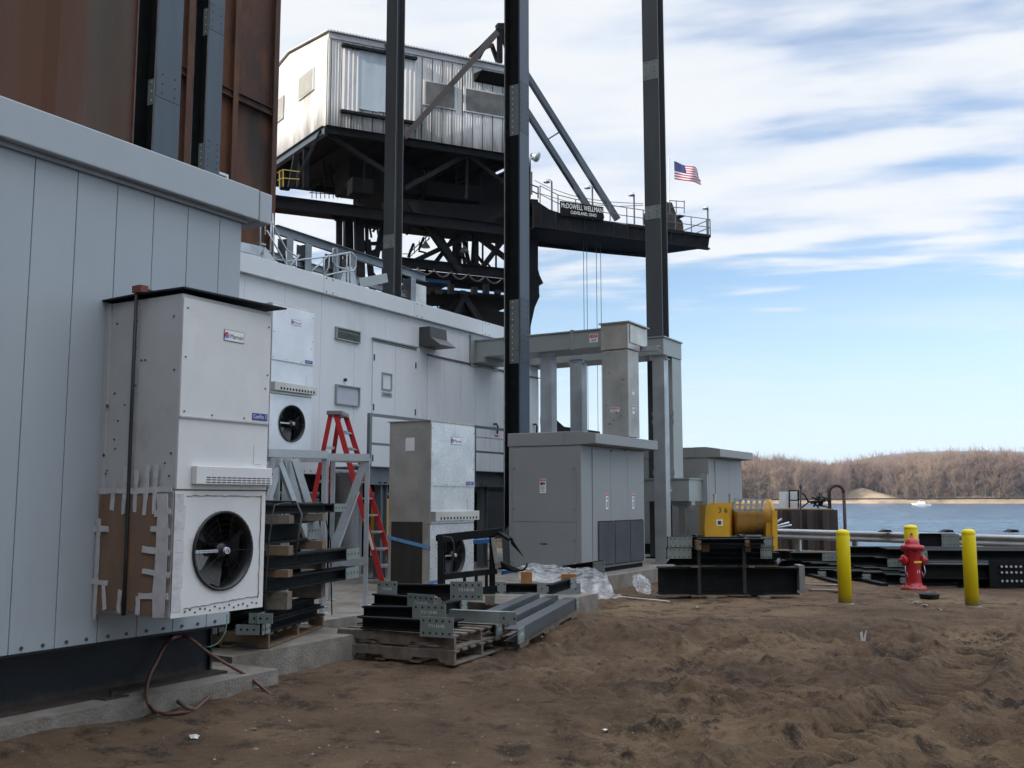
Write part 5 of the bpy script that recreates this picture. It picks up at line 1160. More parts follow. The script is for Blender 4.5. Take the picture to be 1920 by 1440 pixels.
a = tops[0].lerp(ft[0], .62); b = tops[0].lerp(ft[0], .8); m = MB(W); m.beam(a + V(0, -.02, 0), b + V(0, -.02, 0), .045, .004, (0,1,0)); m.build('instruction_label', M_label, lt)

# galvanised stands (three nested stair supports)
def tube_stand(label, D0, legs, bars, D1, r=.055, m_=M_gtube):
    t = thing('galvanised_stand', label, 'steel stand', W, (DP(legs[0][0], 1000, D0).x, (D0 + D1)/2, ZS), 'galvanised stands beside the big air conditioner')
    for (px, pyt, D_) in legs:
        p = DP(px, pyt, D_); m = MB(W); m.beam((p.x, p.y, ZS), p, r, r, (0,1,0)); m.box((p.x - .07, p.y - .07, ZS), (p.x + .07, p.y + .07, ZS + .012)); m.build('leg', m_, t)
    for (a, b, w_) in bars: m = MB(W); m.beam(DP(*a), DP(*b), w_, w_ * 1.3); m.build('brace' if abs(a[1] - b[1]) > 12 else 'cross_bar', m_, t)
tube_stand('nearest galvanised tube stand, left, against the big air conditioner', 11.6, [(521, 858, 11.6), (609, 860, 12.0), (535, 860, 12.9), (541, 865, 12.4)],
           [((502, 849, 11.6), (614, 853, 12.0), .07), ((548, 862, 12.8), (612, 862, 12.9), .05), ((524, 868, 11.6), (580, 1020, 12.0), .05), ((498, 868, 12.0), (517, 1000, 12.4), .05), ((552, 862, 12.6), (600, 1015, 12.8), .07), ((538, 862, 12.4), (575, 1000, 12.5), .06), ((521, 880, 11.6), (500, 950, 11.4), .05)], 12.9)
tube_stand('right-hand galvanised tube stand with a long bright diagonal, left of the ladder foot', 12.9, [(689, 862, 12.9), (625, 865, 13.6), (612, 862, 12.7)],
           [((612, 857, 12.7), (692, 858, 12.9), .07), ((625, 862, 13.5), (692, 864, 12.95), .05), ((684, 868, 12.9), (620, 1042, 12.9), .075), ((620, 1058, 12.9), (689, 1050, 12.9), .07), ((616, 1046, 12.9), (680, 1056, 13.4), .04), ((668, 920, 13.6), (625, 1040, 13.4), .06)], 13.6)
m = MB(W); q = DP(653, 930, 17.6); m.cyl((q.x, q.y, ZS), (q.x, q.y, q.z + .4), .25, n=20); m.cyl((q.x, q.y, ZS), (q.x, q.y, ZS + .03), .32, n=20); solo(m, 'steel_cylinder', M_gtube, 'upright grey cylinder behind the galvanised stands', 'steel pipe')

# black wheeled frame before the standing air conditioner
DC = 12.9
ct = thing('black_steel_frame', 'black steel cage frame with arms, before the standing air conditioner', 'steel frame', W, (DP(875, 1050, DC).x, DC, ZS))
P = lambda px, py, d=0: DP(px, py, DC + d)
def vbar(px, py0, py1, d=0, w_=.07): m = MB(W); m.beam(P(px, py0, d), P(px, py1, d), w_, w_, (0,1,0)); return m
for px_, t_, b_, d_ in ((826, 1003, 1122, 0), (923, 995, 1115, .35), (832, 1010, 1100, .8), (871, 1080, 1116, .15), (893, 1078, 1113, .2), (912, 1075, 1110, .3)): vbar(px_, t_, b_, d_, .075 if px_ in (826, 923) else .04).build('upright', M_black, ct)
for (a, b, w_) in (((822, 1009, 0), (940, 996, .35), .09), ((822, 1082, 0), (930, 1071, .35), .07), ((822, 1118, 0), (930, 1104, .35), .09), ((832, 1012, .8), (928, 1000, 1.1), .07), ((822, 1009, 0), (832, 1012, .8), .07), ((923, 998, .35), (930, 1000, 1.1), .07), ((832, 1083, .8), (928, 1072, 1.1), .06)):
    m = MB(W); m.beam(P(*a), P(*b), w_, w_); m.build('rail', M_black, ct)
m = MB(W); m.beam(P(936, 998, .3), P(957, 1012, .2), .10, .03, (0,0,1)); m.prism([P(957, 1006, .2), P(984, 1047, .1), P(958, 1020, .2)], (0, .03, 0)); m.build('upper_arm', M_black, ct)
m = MB(W); m.prism([P(938, 1052, .3), P(975, 1068, .1), P(966, 1074, .1), P(940, 1066, .3)], (0, .1, 0)); m.tube([P(966, 1071, .1), P(980, 1069, .05), P(988, 1062, .05), P(988, 1056, .05)], .012, 6); m.build('hook_arm', M_black, ct)
m = MB(W); m.beam(P(924, 1008, .2), P(931, 1056, .2), .05, .05, (0,1,0)); m.build('hydraulic_rod', M_alum, ct)
m = MB(W); m.prism([P(940, 1004, .5), P(954, 985, .9), P(957, 1060, .9), P(944, 1062, .5)], (0, .04, 0)); m.build('back_plate', M_black, ct)
m = MB(W); m.tube([P(829, 1006, -.1), P(846, 1008, -.14), P(851, 1020, -.14), P(851, 1045, -.1), P(843, 1075, -.1), P(838, 1082, -.1)], .010, 6); m.build('hose', M_rubber, ct)
for px_ in (838, 919): m = MB(W); a = P(px_, 1115, .2); m.box((a.x - .06, a.y - .1, ZS), (a.x + .06, a.y + .1, a.z)); m.build('timber_foot', M_woodd, ct)
m = MB(W); a, b = P(834, 1113, -.35), P(862, 1101, -.35); m.box((a.x, a.y, a.z), (b.x, b.y + .15, b.z)); tb_ = solo(m, 'tool_box', [M_lred], 'small red box with a white stripe beside the black frame', 'box', bevel=.01)
m = MB(W); m.box((a.x - .002, a.y - .003, a.z + .045), (b.x + .002, a.y - .001, b.z - .04)); st_ = m.build('white_stripe', M_label, tb_); text('DANGER', .03, M_lgrey, st_, W, ((a.x+b.x)/2, a.y - .005, (a.z+b.z)/2), (1,0,0), (0,0,1))
m = MB(W); m.prism([P(790, 1106, -.2), P(806, 1090, -.2), P(820, 1087, -.2), P(820, 1092, -.2), P(808, 1096, -.2), P(796, 1108, -.2)], (0, .03, 0)); solo(m, 'loose_strap', M_blue, 'loose end of blue strap curling at the foot of the standing air conditioner', 'strap')
m = MB(W); m.prism([P(887, 1013, 1.6), P(925, 1010, 1.6), P(927, 1018, 1.6), P(887, 1020, 1.6)], (0, .4, 0)); m.prism([P(940, 1071, .9), P(962, 1068, .9), P(962, 1074, .9), P(940, 1078, .9)], (0, .3, 0)); solo(m, 'blue_tarpaulin', M_tarp, 'scraps of blue tarpaulin behind the black frame', 'tarpaulin')

# clear plastic sheeting
def drape(pts_px, name, label, seed, nx=60, ny=26, amp=.09):
    """a crumpled sheet lying over things: rows of (px, py, depth) from back to front"""
    rows_ = [[G.w((0,0,0)) if False else DP(*p) for p in r] for r in pts_px]; X = np.zeros((ny, nx)); Y = X.copy(); Z = X.copy()
    R_ = np.array([[list(p) for p in r] for r in rows_])
    nr, nc = R_.shape[:2]
    for j in range(ny):
        fj = j / (ny - 1) * (nr - 1); j0 = min(int(fj), nr - 2); tj = fj - j0
        for i in range(nx):
            fi = i / (nx - 1) * (nc - 1); i0 = min(int(fi), nc - 2); ti = fi - i0
            p = (R_[j0, i0] * (1-ti) + R_[j0, i0+1] * ti) * (1-tj) + (R_[j0+1, i0] * (1-ti) + R_[j0+1, i0+1] * ti) * tj; X[j, i], Y[j, i], Z[j, i] = p
    u = np.linspace(0, 8, nx)[None, :] + np.zeros((ny, 1)); v = np.linspace(0, 4, ny)[:, None] + np.zeros((1, nx))
    n = (1 - np.abs(fbm(u * .8 + v * .5, v * .9 - u * .4, 2, seed)) * 1.6) * amp + fbm(u * 4, v * 4, 2, seed + 9) * amp * .25; Z = np.maximum(Z + n - amp * .2, .02); Y = Y + fbm(u * 2, v * 2, 2, seed + 5) * amp
    o = grid_mesh(name, X, Y, Z, M_film, True); c = o.data; cx_, cy_ = float(X.mean()), float(Y.mean()); c.transform(Matrix.Translation((-cx_, -cy_, 0))); o.location = (cx_, cy_, 0); WM[o.name] = Matrix.Translation((cx_, cy_, 0))
    return tag(o, label, 'plastic sheet')
drape([[(968, 1066, 16.2), (1000, 1058, 16.4), (1040, 1062, 16.6), (1075, 1068, 16.7), (1105, 1066, 16.6), (1135, 1074, 16.4)],
       [(975, 1088, 15.4), (1005, 1082, 15.6), (1045, 1086, 15.7), (1085, 1085, 15.8), (1118, 1082, 15.8), (1142, 1092, 15.8)],
       [(1040, 1098, 15.1), (1056, 1104, 15.1), (1072, 1108, 15.1), (1100, 1112, 15.2), (1130, 1112, 15.3), (1152, 1112, 15.4)],
       [(1070, 1118, 14.8), (1085, 1121, 14.8), (1105, 1124, 14.85), (1130, 1125, 14.9), (1155, 1124, 14.95), (1172, 1122, 15.0)]], 'plastic_sheet', 'crumpled clear plastic sheet spilling off the slab before the big cabinet', 5, 90, 40, amp=.035)
drape([[(1186, 1080, 16.9), (1200, 1076, 16.9), (1215, 1088, 16.8), (1221, 1096, 16.7)], [(1186, 1096, 16.5), (1200, 1098, 16.4), (1214, 1102, 16.4), (1221, 1106, 16.4)], [(1195, 1112, 16.1), (1203, 1114, 16.0), (1212, 1115, 16.0), (1220, 1115, 16.0)]],
      'plastic_sheet', 'small tuft of clear plastic at the left end of the black girders', 15, 30, 16, .03)
q = DP(1060, 1068, 17.2); steel_beam(W, (DP(1045, 1066, 17.4).x, 17.4, .30), (DP(1132, 1060, 16.9).x, 16.9, .44), .28, .14, 'dark beam lying at the foot of the big grey cabinet', [(1, .22, .26, 1, 2, 2)], M_black)

# hose, wires and small litter
def ghz(x, y): return float(ground_h(np.array([x]), np.array([y]))[0])
def gp(px, py, z=0): q_ = W.hit(px, py, 2, z); return q_
def on_gr(px, py, r=.012):
    q_ = gp(px, py, .0)
    for _ in range(6): q_ = gp(px, py, ghz(q_.x, q_.y) + r)
    return q_
m = MB(W); Dh = 7.9
pts = [DP(341, 1192, Dh + .25), DP(325, 1196, Dh), DP(308, 1212, 7.9), DP(293, 1242, 7.8), DP(280, 1268, 7.65), DP(274, 1298, 7.45), DP(279, 1320, 7.15), on_gr(292, 1335), on_gr(312, 1339), on_gr(338, 1336), on_gr(362, 1332)]
def smooth(p, k=6):
    out = []
    for i in range(len(p) - 1):
        a, b, c, d_ = p[max(i-1, 0)], p[i], p[i+1], p[min(i+2, len(p)-1)]
        for j in range(k):
            t_ = j / k; out.append(.5 * ((2*b) + (c - a)*t_ + (2*a - 5*b + 4*c - d_)*t_*t_ + (3*b - a - 3*c + d_)*t_**3))
    return out + [p[-1]]
m.tube(smooth(pts + [on_gr(380, 1318), on_gr(396, 1304, .03)]), .014, 8)
m.tube(smooth([DP(341, 1192, Dh + .25), DP(360, 1200, 8.1), DP(388, 1222, 8.2), DP(425, 1245, 8.3), DP(460, 1265, 8.3), on_gr(490, 1288, .03), on_gr(510, 1306)]), .014, 8)
solo(m, 'hose', M_hose, 'reddish hose looping out of the sand by the near building base', 'hose')
m = MB(W); m.tube([on_gr(334, 1315, .05), on_gr(350, 1326, .02), on_gr(366, 1331, .01)], .018, 6); solo(m, 'pipe_stub', M_woodd, 'short pipe stub in the sand beside the hose loop', 'pipe')
m = MB(G); m.tube(smooth([gx(426, 1152, XL + .06), gx(425, 1170, XL + .12), gx(421, 1188, XL + .18), gx(409, 1205, XL + .2), gx(392, 1213, XL + .25), gx(379, 1212, XL + .2)]), .005, 5); solo(m, 'green_wire', M_green, 'thin green earth wire hanging from the big air conditioner', 'wire')
m = MB(G); q = gx(210, 1305, XL + .1); m.box((q.x - .05, q.y - .1, .192), (q.x + .06, q.y + .1, .20)); m.cyl((q.x, q.y, .2), (q.x, q.y, .24), .02, n=8); solo(m, 'anchor_clip', M_base, 'small dark anchor clip on the footing under the near building', 'anchor')
def litter(px, py, s_, label, seed, mt=M_paper, cat='litter'):
    r_ = random.Random(seed); q_ = on_gr(px, py, .004); m_ = MB(W); n = 9
    c = [q_ + V(math.cos(i*6.283/n) * s_ * r_.uniform(.5, 1), math.sin(i*6.283/n) * s_ * r_.uniform(.4, .9), r_.uniform(0, s_ * .5)) for i in range(n)]
    top = q_ + V(0, 0, s_ * .55)
    m_.add([top] + c, [(0, i + 1, (i + 1) % n + 1) for i in range(n)]); m_.add([q_] + c, [(0, (i + 1) % n + 1, i + 1) for i in range(n)]); return solo(m_, 'litter', mt, label, cat)
litter(366, 1384, .05, 'crumpled pale paper scrap in the sand, lower left', 1); litter(475, 1368, .03, 'tiny dark scrap in the sand right of the paper scrap', 2, M_woodd); litter(1135, 1371, .035, 'small pale scrap at the left edge of the churned dirt', 3)
litter(1308, 1139, .03, 'small pale scrap in the sand under the big black stack', 9)
q = on_gr(1618, 1202); m = MB(W); m.prism([q, q + V(.03, 0, .0), q + V(.05, .01, .12), q + V(.03, .0, .10)], (0, .004, 0)); m.prism([q + V(-.02, 0, 0), q + V(.005, 0, 0), q + V(.0, 0, .11), q + V(-.03, 0, .09)], (0, .004, 0)); solo(m, 'paper_flag', M_paper, 'white torn marker sticking up in the middle of the churned dirt', 'marker')
m = MB(W); a = gp(1118, 1118, .0); pts = [on_gr(1165, 1119, .01), on_gr(1190, 1122, .01), on_gr(1225, 1125, .01), on_gr(1255, 1128, .01)]; m.tube(smooth(pts), .012, 5); solo(m, 'rope', M_paper, 'pale rope end lying in the sand left of the big black stack', 'rope')
for (px, py, dx, lb_) in ((1500, 1096, .8, 'left'), (1520, 1106, .55, 'right')):
    q = on_gr(px, py, .01); m = MB(W); m.beam(q, q + V(dx, -.35, .01), .22, .03); solo(m, 'scrap_board', M_woodd, 'brown board half sunk in the sand by the girders, %s one' % lb_, 'board', 'boards in the sand')
def stones():
    r_ = np.random.RandomState(3); V_, F_ = [], []
    for _ in range(900):
        x = r_.uniform(-3.5, 8); y = r_.uniform(3.6, 15) if r_.rand() < .8 else r_.uniform(3.6, 8); s_ = abs(r_.randn()) * .007 + .004; z = ghz(x, y); n = len(V_)
        pts = [(1,0,0),(-1,0,0),(0,1,0),(0,-1,0),(0,0,1),(0,0,-1)]
        V_ += [(x + s_*a*r_.uniform(.6,1.3), y + s_*b*r_.uniform(.6,1.3), z + s_*c*.7) for a, b, c in pts]; F_ += [(n+a, n+b, n+c) for a, b, c in ((0,2,4),(2,1,4),(1,3,4),(3,0,4),(2,0,5),(1,2,5),(3,1,5),(0,3,5))]
    me = bpy.data.meshes.new('pebbles'); me.from_pydata(V_, [], F_); me.materials.append(mat('pebble_grey', (.2, .175, .15), .9, var=.4, scale=3)); o = bpy.data.objects.new('pebbles', me); COL.objects.link(o)
    tag(o, 'small pebbles and clods scattered through the dirt', 'pebbles', kind='stuff')
stones()

# ================================================================ bollards, hydrant, rail, river edge
def bollard(px, pyb, pyt, label):
    q_ = gp(px, pyb, .0); D_ = q_.y; zt_ = W.hit(px, pyt, 1, D_).z; r_ = .5 * 24.5 / FPX * D_
    t = thing('bollard', label, 'bollard', W, (q_.x, D_, 0), 'yellow bollards round the hydrant'); m = MB(W); m.lathe([(r_, -.25), (r_, zt_ - .095), (r_ * .985, zt_ - .09), (r_ * .985, zt_ - .082), (r_, zt_ - .078), (r_ * .97, zt_ - .045), (r_ * .85, zt_ - .02), (r_ * .5, zt_ - .004), (0, zt_)], (q_.x, D_, 0), 32); m.build('yellow_sleeve', M_yel, t)
    m = MB(W); m.lathe([(r_ * 1.3, -.1), (r_ * 1.3, ghz(q_.x, D_) + .012), (r_, ghz(q_.x, D_) + .015)], (q_.x, D_, 0), 20); m.build('concrete_collar', M_conc, t)
bollard(1585, 1134, 992.5, 'yellow bollard left of the red hydrant'); bollard(1823, 1139, 991.5, 'yellow bollard right of the red hydrant'); bollard(1712, 1088, 984, 'yellow bollard behind the red hydrant')
q = gp(1714, 1108, .0); HX, HY = q.x, q.y; k = HY / FPX
hy = thing('fire_hydrant', 'red fire hydrant standing between the yellow bollards', 'fire hydrant', W, (HX, HY, 0))
zh = lambda py: W.hit(1714, py, 1, HY).z
m = MB(W); m.lathe([(.115, -.1), (.115, zh(1108)), (.0, zh(1108))], (HX, HY, 0), 20); m.build('stand_pipe', M_black, hy)
m = MB(W); m.lathe([(.0, zh(1107.5)), (k*23, zh(1107.5)), (k*23.5, zh(1104)), (k*22, zh(1099)), (k*14.5, zh(1097)), (k*14, zh(1090)), (k*13.6, zh(1040)), (k*14.5, zh(1036)), (k*14.5, zh(1031)), (k*20, zh(1030)), (k*21, zh(1027)), (k*20.5, zh(1023)), (k*13, zh(1021.5)), (k*12.6, zh(1018)), (k*10, zh(1012)), (k*5.5, zh(1009)), (k*4, zh(1008.5)), (k*3.2, zh(1004)), (0, zh(1003.5))], (HX, HY, 0), 32); m.build('barrel_and_bonnet', M_hyd, hy)
m = MB(W)
for i in range(8): a = i * math.pi / 4 + .2; m.cyl((HX + math.cos(a)*k*18, HY + math.sin(a)*k*18, zh(1031)), (HX + math.cos(a)*k*18, HY + math.sin(a)*k*18, zh(1034)), .018, n=6)
for i in range(8): a = i * math.pi / 4 + .2; m.cyl((HX + math.cos(a)*k*18.5, HY + math.sin(a)*k*18.5, zh(1099.5)), (HX + math.cos(a)*k*18.5, HY + math.sin(a)*k*18.5, zh(1096.5)), .018, n=6)
m.cyl((HX, HY, zh(1005)), (HX, HY, zh(1000)), .022, n=5); m.build('bonnet_bolts', M_hyd, hy)
for s_ in (-1, 1):
    z_ = zh(1050); m = MB(W); m.lathe([(k*8, k*8), (k*8, k*14), (k*10, k*15), (k*10, k*19), (k*6, k*21.5), (k*3, k*22), (k*2.6, k*27), (0, k*27)], (HX, HY, z_), 16, (s_, -.15, 0)); cap = m.build('nozzle_cap', M_hyd, hy)
    m = MB(W); x_ = HX + s_*k*17; m.tube([(x_, HY - .06, z_ - .05), (x_ + s_*.012, HY - .1, z_ - .2), (x_ - s_*.03, HY - .11, zh(1080)), (HX + s_*k*14, HY - .05, zh(1072))], .006, 5); m.build('chain', M_alum, cap)
m = MB(W); m.lathe([(k*9, k*8), (k*9, k*13), (k*11, k*14), (k*11, k*16), (0, k*18)], (HX, HY, zh(1048)), 16, (.25, 1, 0)); m.build('pumper_cap', M_hyd, hy)
a_ = V(.27, -1, 0).normalized(); ux = V(1, .27, 0).normalized()
decal(hy, 'yellow_sticker', W, a_, V(HX, HY, zh(1053)) + a_ * (k * 14.2), ux, (0,0,1), .15, .035, M_lyel)
text('15', .075, M_label, hy, W, V(HX, HY, zh(1071)) + a_ * (k * 14.2 + .004), ux, (0,0,1), name='number')
m = MB(W); q = gp(1743, 1127, .0); m.lathe([(.06, .0), (.13, .02), (.155, .10), (.165, .115), (.15, .112), (.12, .03), (0, .02)], (q.x, q.y, .0), 24); solo(m, 'rubber_pan', M_rubber, 'black pan sitting in the sand right of the hydrant foot', 'pan')
litter(1718, 1133, .10, 'crumbled grey concrete in the sand before the hydrant', 5, M_conc, 'rubble'); litter(1735, 1137, .07, 'second lump of grey rubble right of the crumbled concrete', 6, M_conc, 'rubble'); litter(1762, 1146, .07, 'grey rubble flake below the black pan', 7, M_conc, 'rubble')

# guard rail along the river
RA = DP(1440, 1000, 31.5); RBp = DP(1925, 1010, 25.6); ra = V(RA.x, RA.y, 0); rb_ = V(RBp.x, RBp.y, 0); dr = (rb_ - ra).normalized(); ra2 = ra - dr * 4; rb2 = rb_ + dr * 22
gr = thing('guard_rail', 'long galvanised guard rail on posts along the river edge', 'guard rail', W, tuple((ra + rb_) / 2))
nrm = V(-dr.y, dr.x, 0)
if nrm.y > 0: nrm = -nrm
m = MB(W); prof = [(0, .365), (.05, .39), (.085, .43), (.05, .48), (.0, .515), (.05, .55), (.085, .60), (.05, .645), (0, .675)]; zo = .0
vs = []
for p_ in (ra2, rb2): vs += [p_ + nrm * a + V(0, 0, b) for a, b in prof]
n = len(prof); m.add(vs, [(i, i+1, n+i+1, n+i) for i in range(n-1)], True); m.add([v - nrm * .004 for v in vs], [(i, n+i, n+i+1, i+1) for i in range(n-1)], True)
m.build('rail_beam', M_rail, gr, recalc=False)
L_ = (rb2 - ra2).length
for k in range(int(L_ / 1.905)): p_ = ra2 + dr * (1.2 + k * 1.905) - nrm * .12; m = MB(W); m.ibeam((p_.x, p_.y, -.6), (p_.x, p_.y, .62), .15, .10, .01, .008, (dr.x, dr.y, 0)); m.box((p_.x - .05, p_.y - .05, .36), (p_.x + .08, p_.y + .0, .5)); m.build('post', M_gtube, gr)
for px_ in (1662, 1778, 1900):
    q = DP(px_, 996, 29.5 - (px_ - 1440) / 485 * 3); m = MB(W); m.prism([q + V(-.15, 0, -.03), q + V(.16, 0, -.03), q + V(.13, 0, .03), q + V(.0, 0, .045)], (0, .3, 0)); solo(m, 'mooring_cleat', M_black, {1662: 'dark cleat showing above the rail left of the hydrant', 1778: 'dark cleat showing above the rail right of the hydrant', 1900: 'dark cleat showing above the rail at the right edge'}[px_], 'cleat', 'dark cleats beyond the rail')
# sheet pile cell in the river with the things on it
DS = 41.0; z_t = W.hit(1500, 956, 1, DS).z
sx0, sx1 = DP(1425, 960, DS).x, DP(1572, 960, DS).x
pc = thing('sheet_pile_cell', 'brown-black sheet pile dock cell standing in the river', 'dock', W, ((sx0+sx1)/2, DS, -1.5))
m = MB(W); x_ = sx0; pts = []
while x_ < sx1: pts += [(x_, DS), (x_ + .22, DS), (x_ + .32, DS + .22), (x_ + .54, DS + .22)]; x_ += .64
pts[-1] = (sx1, DS + .1); 
for i in range(len(pts) - 1): m.quad((*pts[i], -3), (*pts[i+1], -3), (*pts[i+1], z_t), (*pts[i], z_t))
m.box((sx0, DS + .25, -3), (sx1 - .0, DS + 9, z_t - .02)); m.build('sheet_piles', mat('dark_pile_rust', (.05, .035, .028), .85, var=.4, scale=1.5, streak=4, grime=(.10, .055, .035), gscale=.8), pc)
m = MB(W); m.box((sx0, DS + .3, z_t - .019), (sx1 - .1, DS + 8.9, z_t + .05)); m.build('earth_fill', M_far, pc)
m = MB(W); a = DP(1549, 955, DS + 1); b = DP(1577, 985, DS + 1); r_ = (b.x - a.x) / 2; zc = W.hit(1563, 924, 1, DS + 1).z
arc = [V(a.x + r_ - r_ * math.cos(t_), DS + .5, zc + r_ * math.sin(t_)) for t_ in [math.pi * i / 12 for i in range(13)]]
m.tube([V(a.x, DS + .5, z_t)] + arc, .07, 8); m.tube([V(b.x, DS + .5, zc), V(b.x, DS + .5, -2.2)], .07, 8); solo(m, 'hoop_pipe', mat('dark_red_brown_pipe', (.045, .02, .018), .6), 'dark reddish pipe hoop at the end of the dock cell', 'pipe')
eb = thing('pale_cabinet', 'pale twin cabinet in a dark frame on the dock cell', 'cabinet', W, (DP(1484, 955, DS + 1).x, DS + 1, z_t))
for (x0_, x1_, dd) in ((1467, 1478, 0), (1482, 1496, .15)): m = MB(W); a = DP(x0_, 954, DS + 1); b = DP(x1_, 922, DS + 1); m.box((a.x, DS + 1 + dd, z_t + .1), (b.x, DS + 1.5, b.z)); m.build('cabinet_box', M_pale, eb, bevel=.01)
for (p_, q_) in (((1480, 920), (1480, 957)), ((1497, 920), (1497, 957)), ((1480, 920), (1497, 920)), ((1480, 938), (1497, 938))): m = MB(W); m.beam(DP(*p_, DS + .9), DP(*q_, DS + .9), .05, .05, (0,1,0)); m.build('frame_bar', M_black, eb)
m = MB(W); a = DP(1501, 990, DS - .3); b = DP(1501, 914, DS - .3); m.cyl((a.x, a.y, a.z), (b.x, b.y, b.z), .035, n=6); m.lathe([(.06, 0), (.05, .12), (0, .16)], b, 8); solo(m, 'thin_mast', M_bolt, 'thin mast with a small lamp in front of the dock cell', 'mast')
m = MB(W); rr = random.Random(3)
for k in range(16): a = DP(1530 + rr.uniform(-14, 16), 950 - rr.uniform(0, 9), DS + 1.5); b = a + V(rr.uniform(-.7, .7), rr.uniform(-.3, .3), rr.uniform(-.3, .4)); b.z = max(b.z, z_t + .05); m.tube([a, (a + b) / 2 + V(0, 0, rr.uniform(0, .25)), b], .035, 5)
solo(m, 'brush_heap', M_black, 'dark tangle of rods and brush on the dock cell by the hoop', 'scrap')
m = MB(W); a = DP(1447, 940, 45); b = DP(1930, 935, 45); m.tube([DP(1447, 936, 45), DP(1700, 935, 46), DP(1960, 934, 46)], .03, 4); solo(m, 'mooring_cable', M_bolt, 'thin cable stretched level across the river view', 'cable')
# boat
q = W.hit(1727, 948.5, 2, -1.5); Bt = Fr(q.x, q.y, -1.5, R(180))
bt = thing('motor_boat', 'small white motor boat far out on the river', 'boat', Bt)
m = MB(Bt); L = 8.2
def sec(x, w_, zk, zg): return [(x, -w_, zg), (x, -w_ * .7, zk + .2), (x, 0, zk), (x, w_ * .7, zk + .2), (x, w_, zg)]
secs = [sec(-L/2, 1.1, -.2, .75), sec(-L/6, 1.3, -.2, .8), sec(L/4, 1.15, -.15, .95), sec(L/2.2, .3, .3, 1.15), sec(L/2, .02, .7, 1.2)]
vs = [p for s__ in secs for p in s__]; fs = [(i*5+j, i*5+j+1, (i+1)*5+j+1, (i+1)*5+j) for i in range(4) for j in range(4)] + [(0,1,2,3,4)] + [(i*5, (i+1)*5, (i+1)*5+4, i*5+4) for i in range(4)]
m.add(vs, fs); m.build('hull', M_boat, bt)
m = MB(Bt); m.prism([(-1.6, -.9, .8), (1.6, -.9, .9), (.7, -.8, 1.9), (-1.3, -.8, 1.95)], (0, 1.7, 0)); cb = m.build('cabin', M_boat, bt)
m = MB(Bt); m.box((-1.0, -.93, 1.25), (.6, -.905, 1.65)); m.build('side_window', M_glass, cb)
m = MB(Bt); m.tube([(-1.4, -.8, 2.1), (-1.0, -.8, 2.7), (.0, -.8, 2.75), (.4, -.8, 2.1)], .04, 5); m.build('rail_arch', M_boat, bt)

# yellow machine behind the big stack
DY = 22.5
Y = lambda px, py, d=0: DP(px, py, DY + d)
ym = thing('yellow_winch_drum', 'yellow machine numbered 36 with a rusty drum, behind the big black stack', 'machine', W, (Y(1380, 1000).x, DY, ZS))
m = MB(W); m.prism([Y(1324, 943), Y(1369, 943), Y(1366, 987), Y(1367, 1006), Y(1322, 1006), Y(1321, 987)], (0, .05, 0)); m.prism([Y(1369, 943), Y(1366, 987), Y(1367, 1006), Y(1376, 1006, .7), Y(1378, 985, .7), Y(1377, 945, .7)], (.001, .0, 0)); m.box((Y(1324, 943).x, DY + .051, Y(1324, 1006).z), (Y(1366, 943).x, DY + .9, Y(1324, 944).z)); m.build('housing', M_yelm, ym, bevel=.01)
m = MB(W); c0 = Y(1374, 972, .5); c1 = Y(1440, 970, .5); ra_ = .5 * 62 / FPX * (DY + .5)
m.lathe([(0, 0), (ra_, 0), (ra_ * 1.02, .03), (ra_ * .98, .06), (ra_ * .98, c1.x - c0.x - .02), (ra_ * 1.12, c1.x - c0.x), (ra_ * 1.12, c1.x - c0.x + .06), (0, c1.x - c0.x + .06)], (c0.x, c0.y, c0.z), 36, (1, 0, 0)); m.build('drum', M_yelr, ym)
cc_ = Y(1346, 957); text('3 6', .17, M_lblack, ym, W, (cc_.x + .11, DY - .004, cc_.z), (1,0,0), (0,0,1), name='number')
a = Y(1349, 980); decal(ym, 'round_sticker', W, (0,-1,0), (a.x, DY - .001, a.z), (1,0,0), (0,0,1), .14, .14, M_label, ((.2, .2, .8, .8, M_lgrey), (.35, .35, .65, .65, M_label)))
m = MB(W); m.box((Y(1322, 1006).x, DY, ZS), (Y(1440, 1006).x, DY + 1.0, Y(1340, 1007).z)); m.build('skid', M_black, ym)
m = MB(W)
for i in range(6): a = Y(1378 + i * 10.5, 936 + i * .4, .0); b = Y(1376 + i * 10.5, 956, -.05); m.beam(a, b, .05, .03)
for (t0, t1) in (((1377, 935.5), (1434, 938)), ((1376, 946), (1432, 948)), ((1375, 957), (1430, 956))): m.beam(Y(*t0), Y(*t1), .05, .04)
solo(m, 'steel_grating', M_gtube, 'galvanised grating panel leaning on the rusty drum', 'grating')
for i, px_ in enumerate((1340, 1369)): m = MB(W); m.cyl(Y(px_, 945, .3), Y(px_, 930, .3), .035, n=8); m.cyl(Y(px_, 930, .3), Y(px_, 926, .3), .045, n=8); m.build('lifting_pin', M_gtube, ym)
yp_ = thing('yellow_stand', 'yellow upright stand with levers at the right end of the drum', 'machine stand', W, (Y(1450, 1040).x, DY, 0)); 
m = MB(W); m.beam((Y(1452, 1038).x, DY, 0), Y(1452, 957), .11, .08, (0,1,0)); m.build('mast', M_yelm, yp_)
m = MB(W); m.beam((Y(1444, 1038).x, DY + .1, 0), Y(1444, 980, .1), .18, .06, (0,1,0)); m.box((Y(1438, 990).x, DY + .15, .3), (Y(1454, 990).x, DY + .5, 1.0)); m.build('bracket', M_yelm, yp_)
for (p_, q_) in (((1451, 983), (1466, 973)), ((1452, 988), (1480, 980)), ((1454, 990), (1484, 985))): m = MB(W); m.cyl(Y(*p_), Y(*q_), .028, n=8); m.build('lever', M_gtube, yp_)

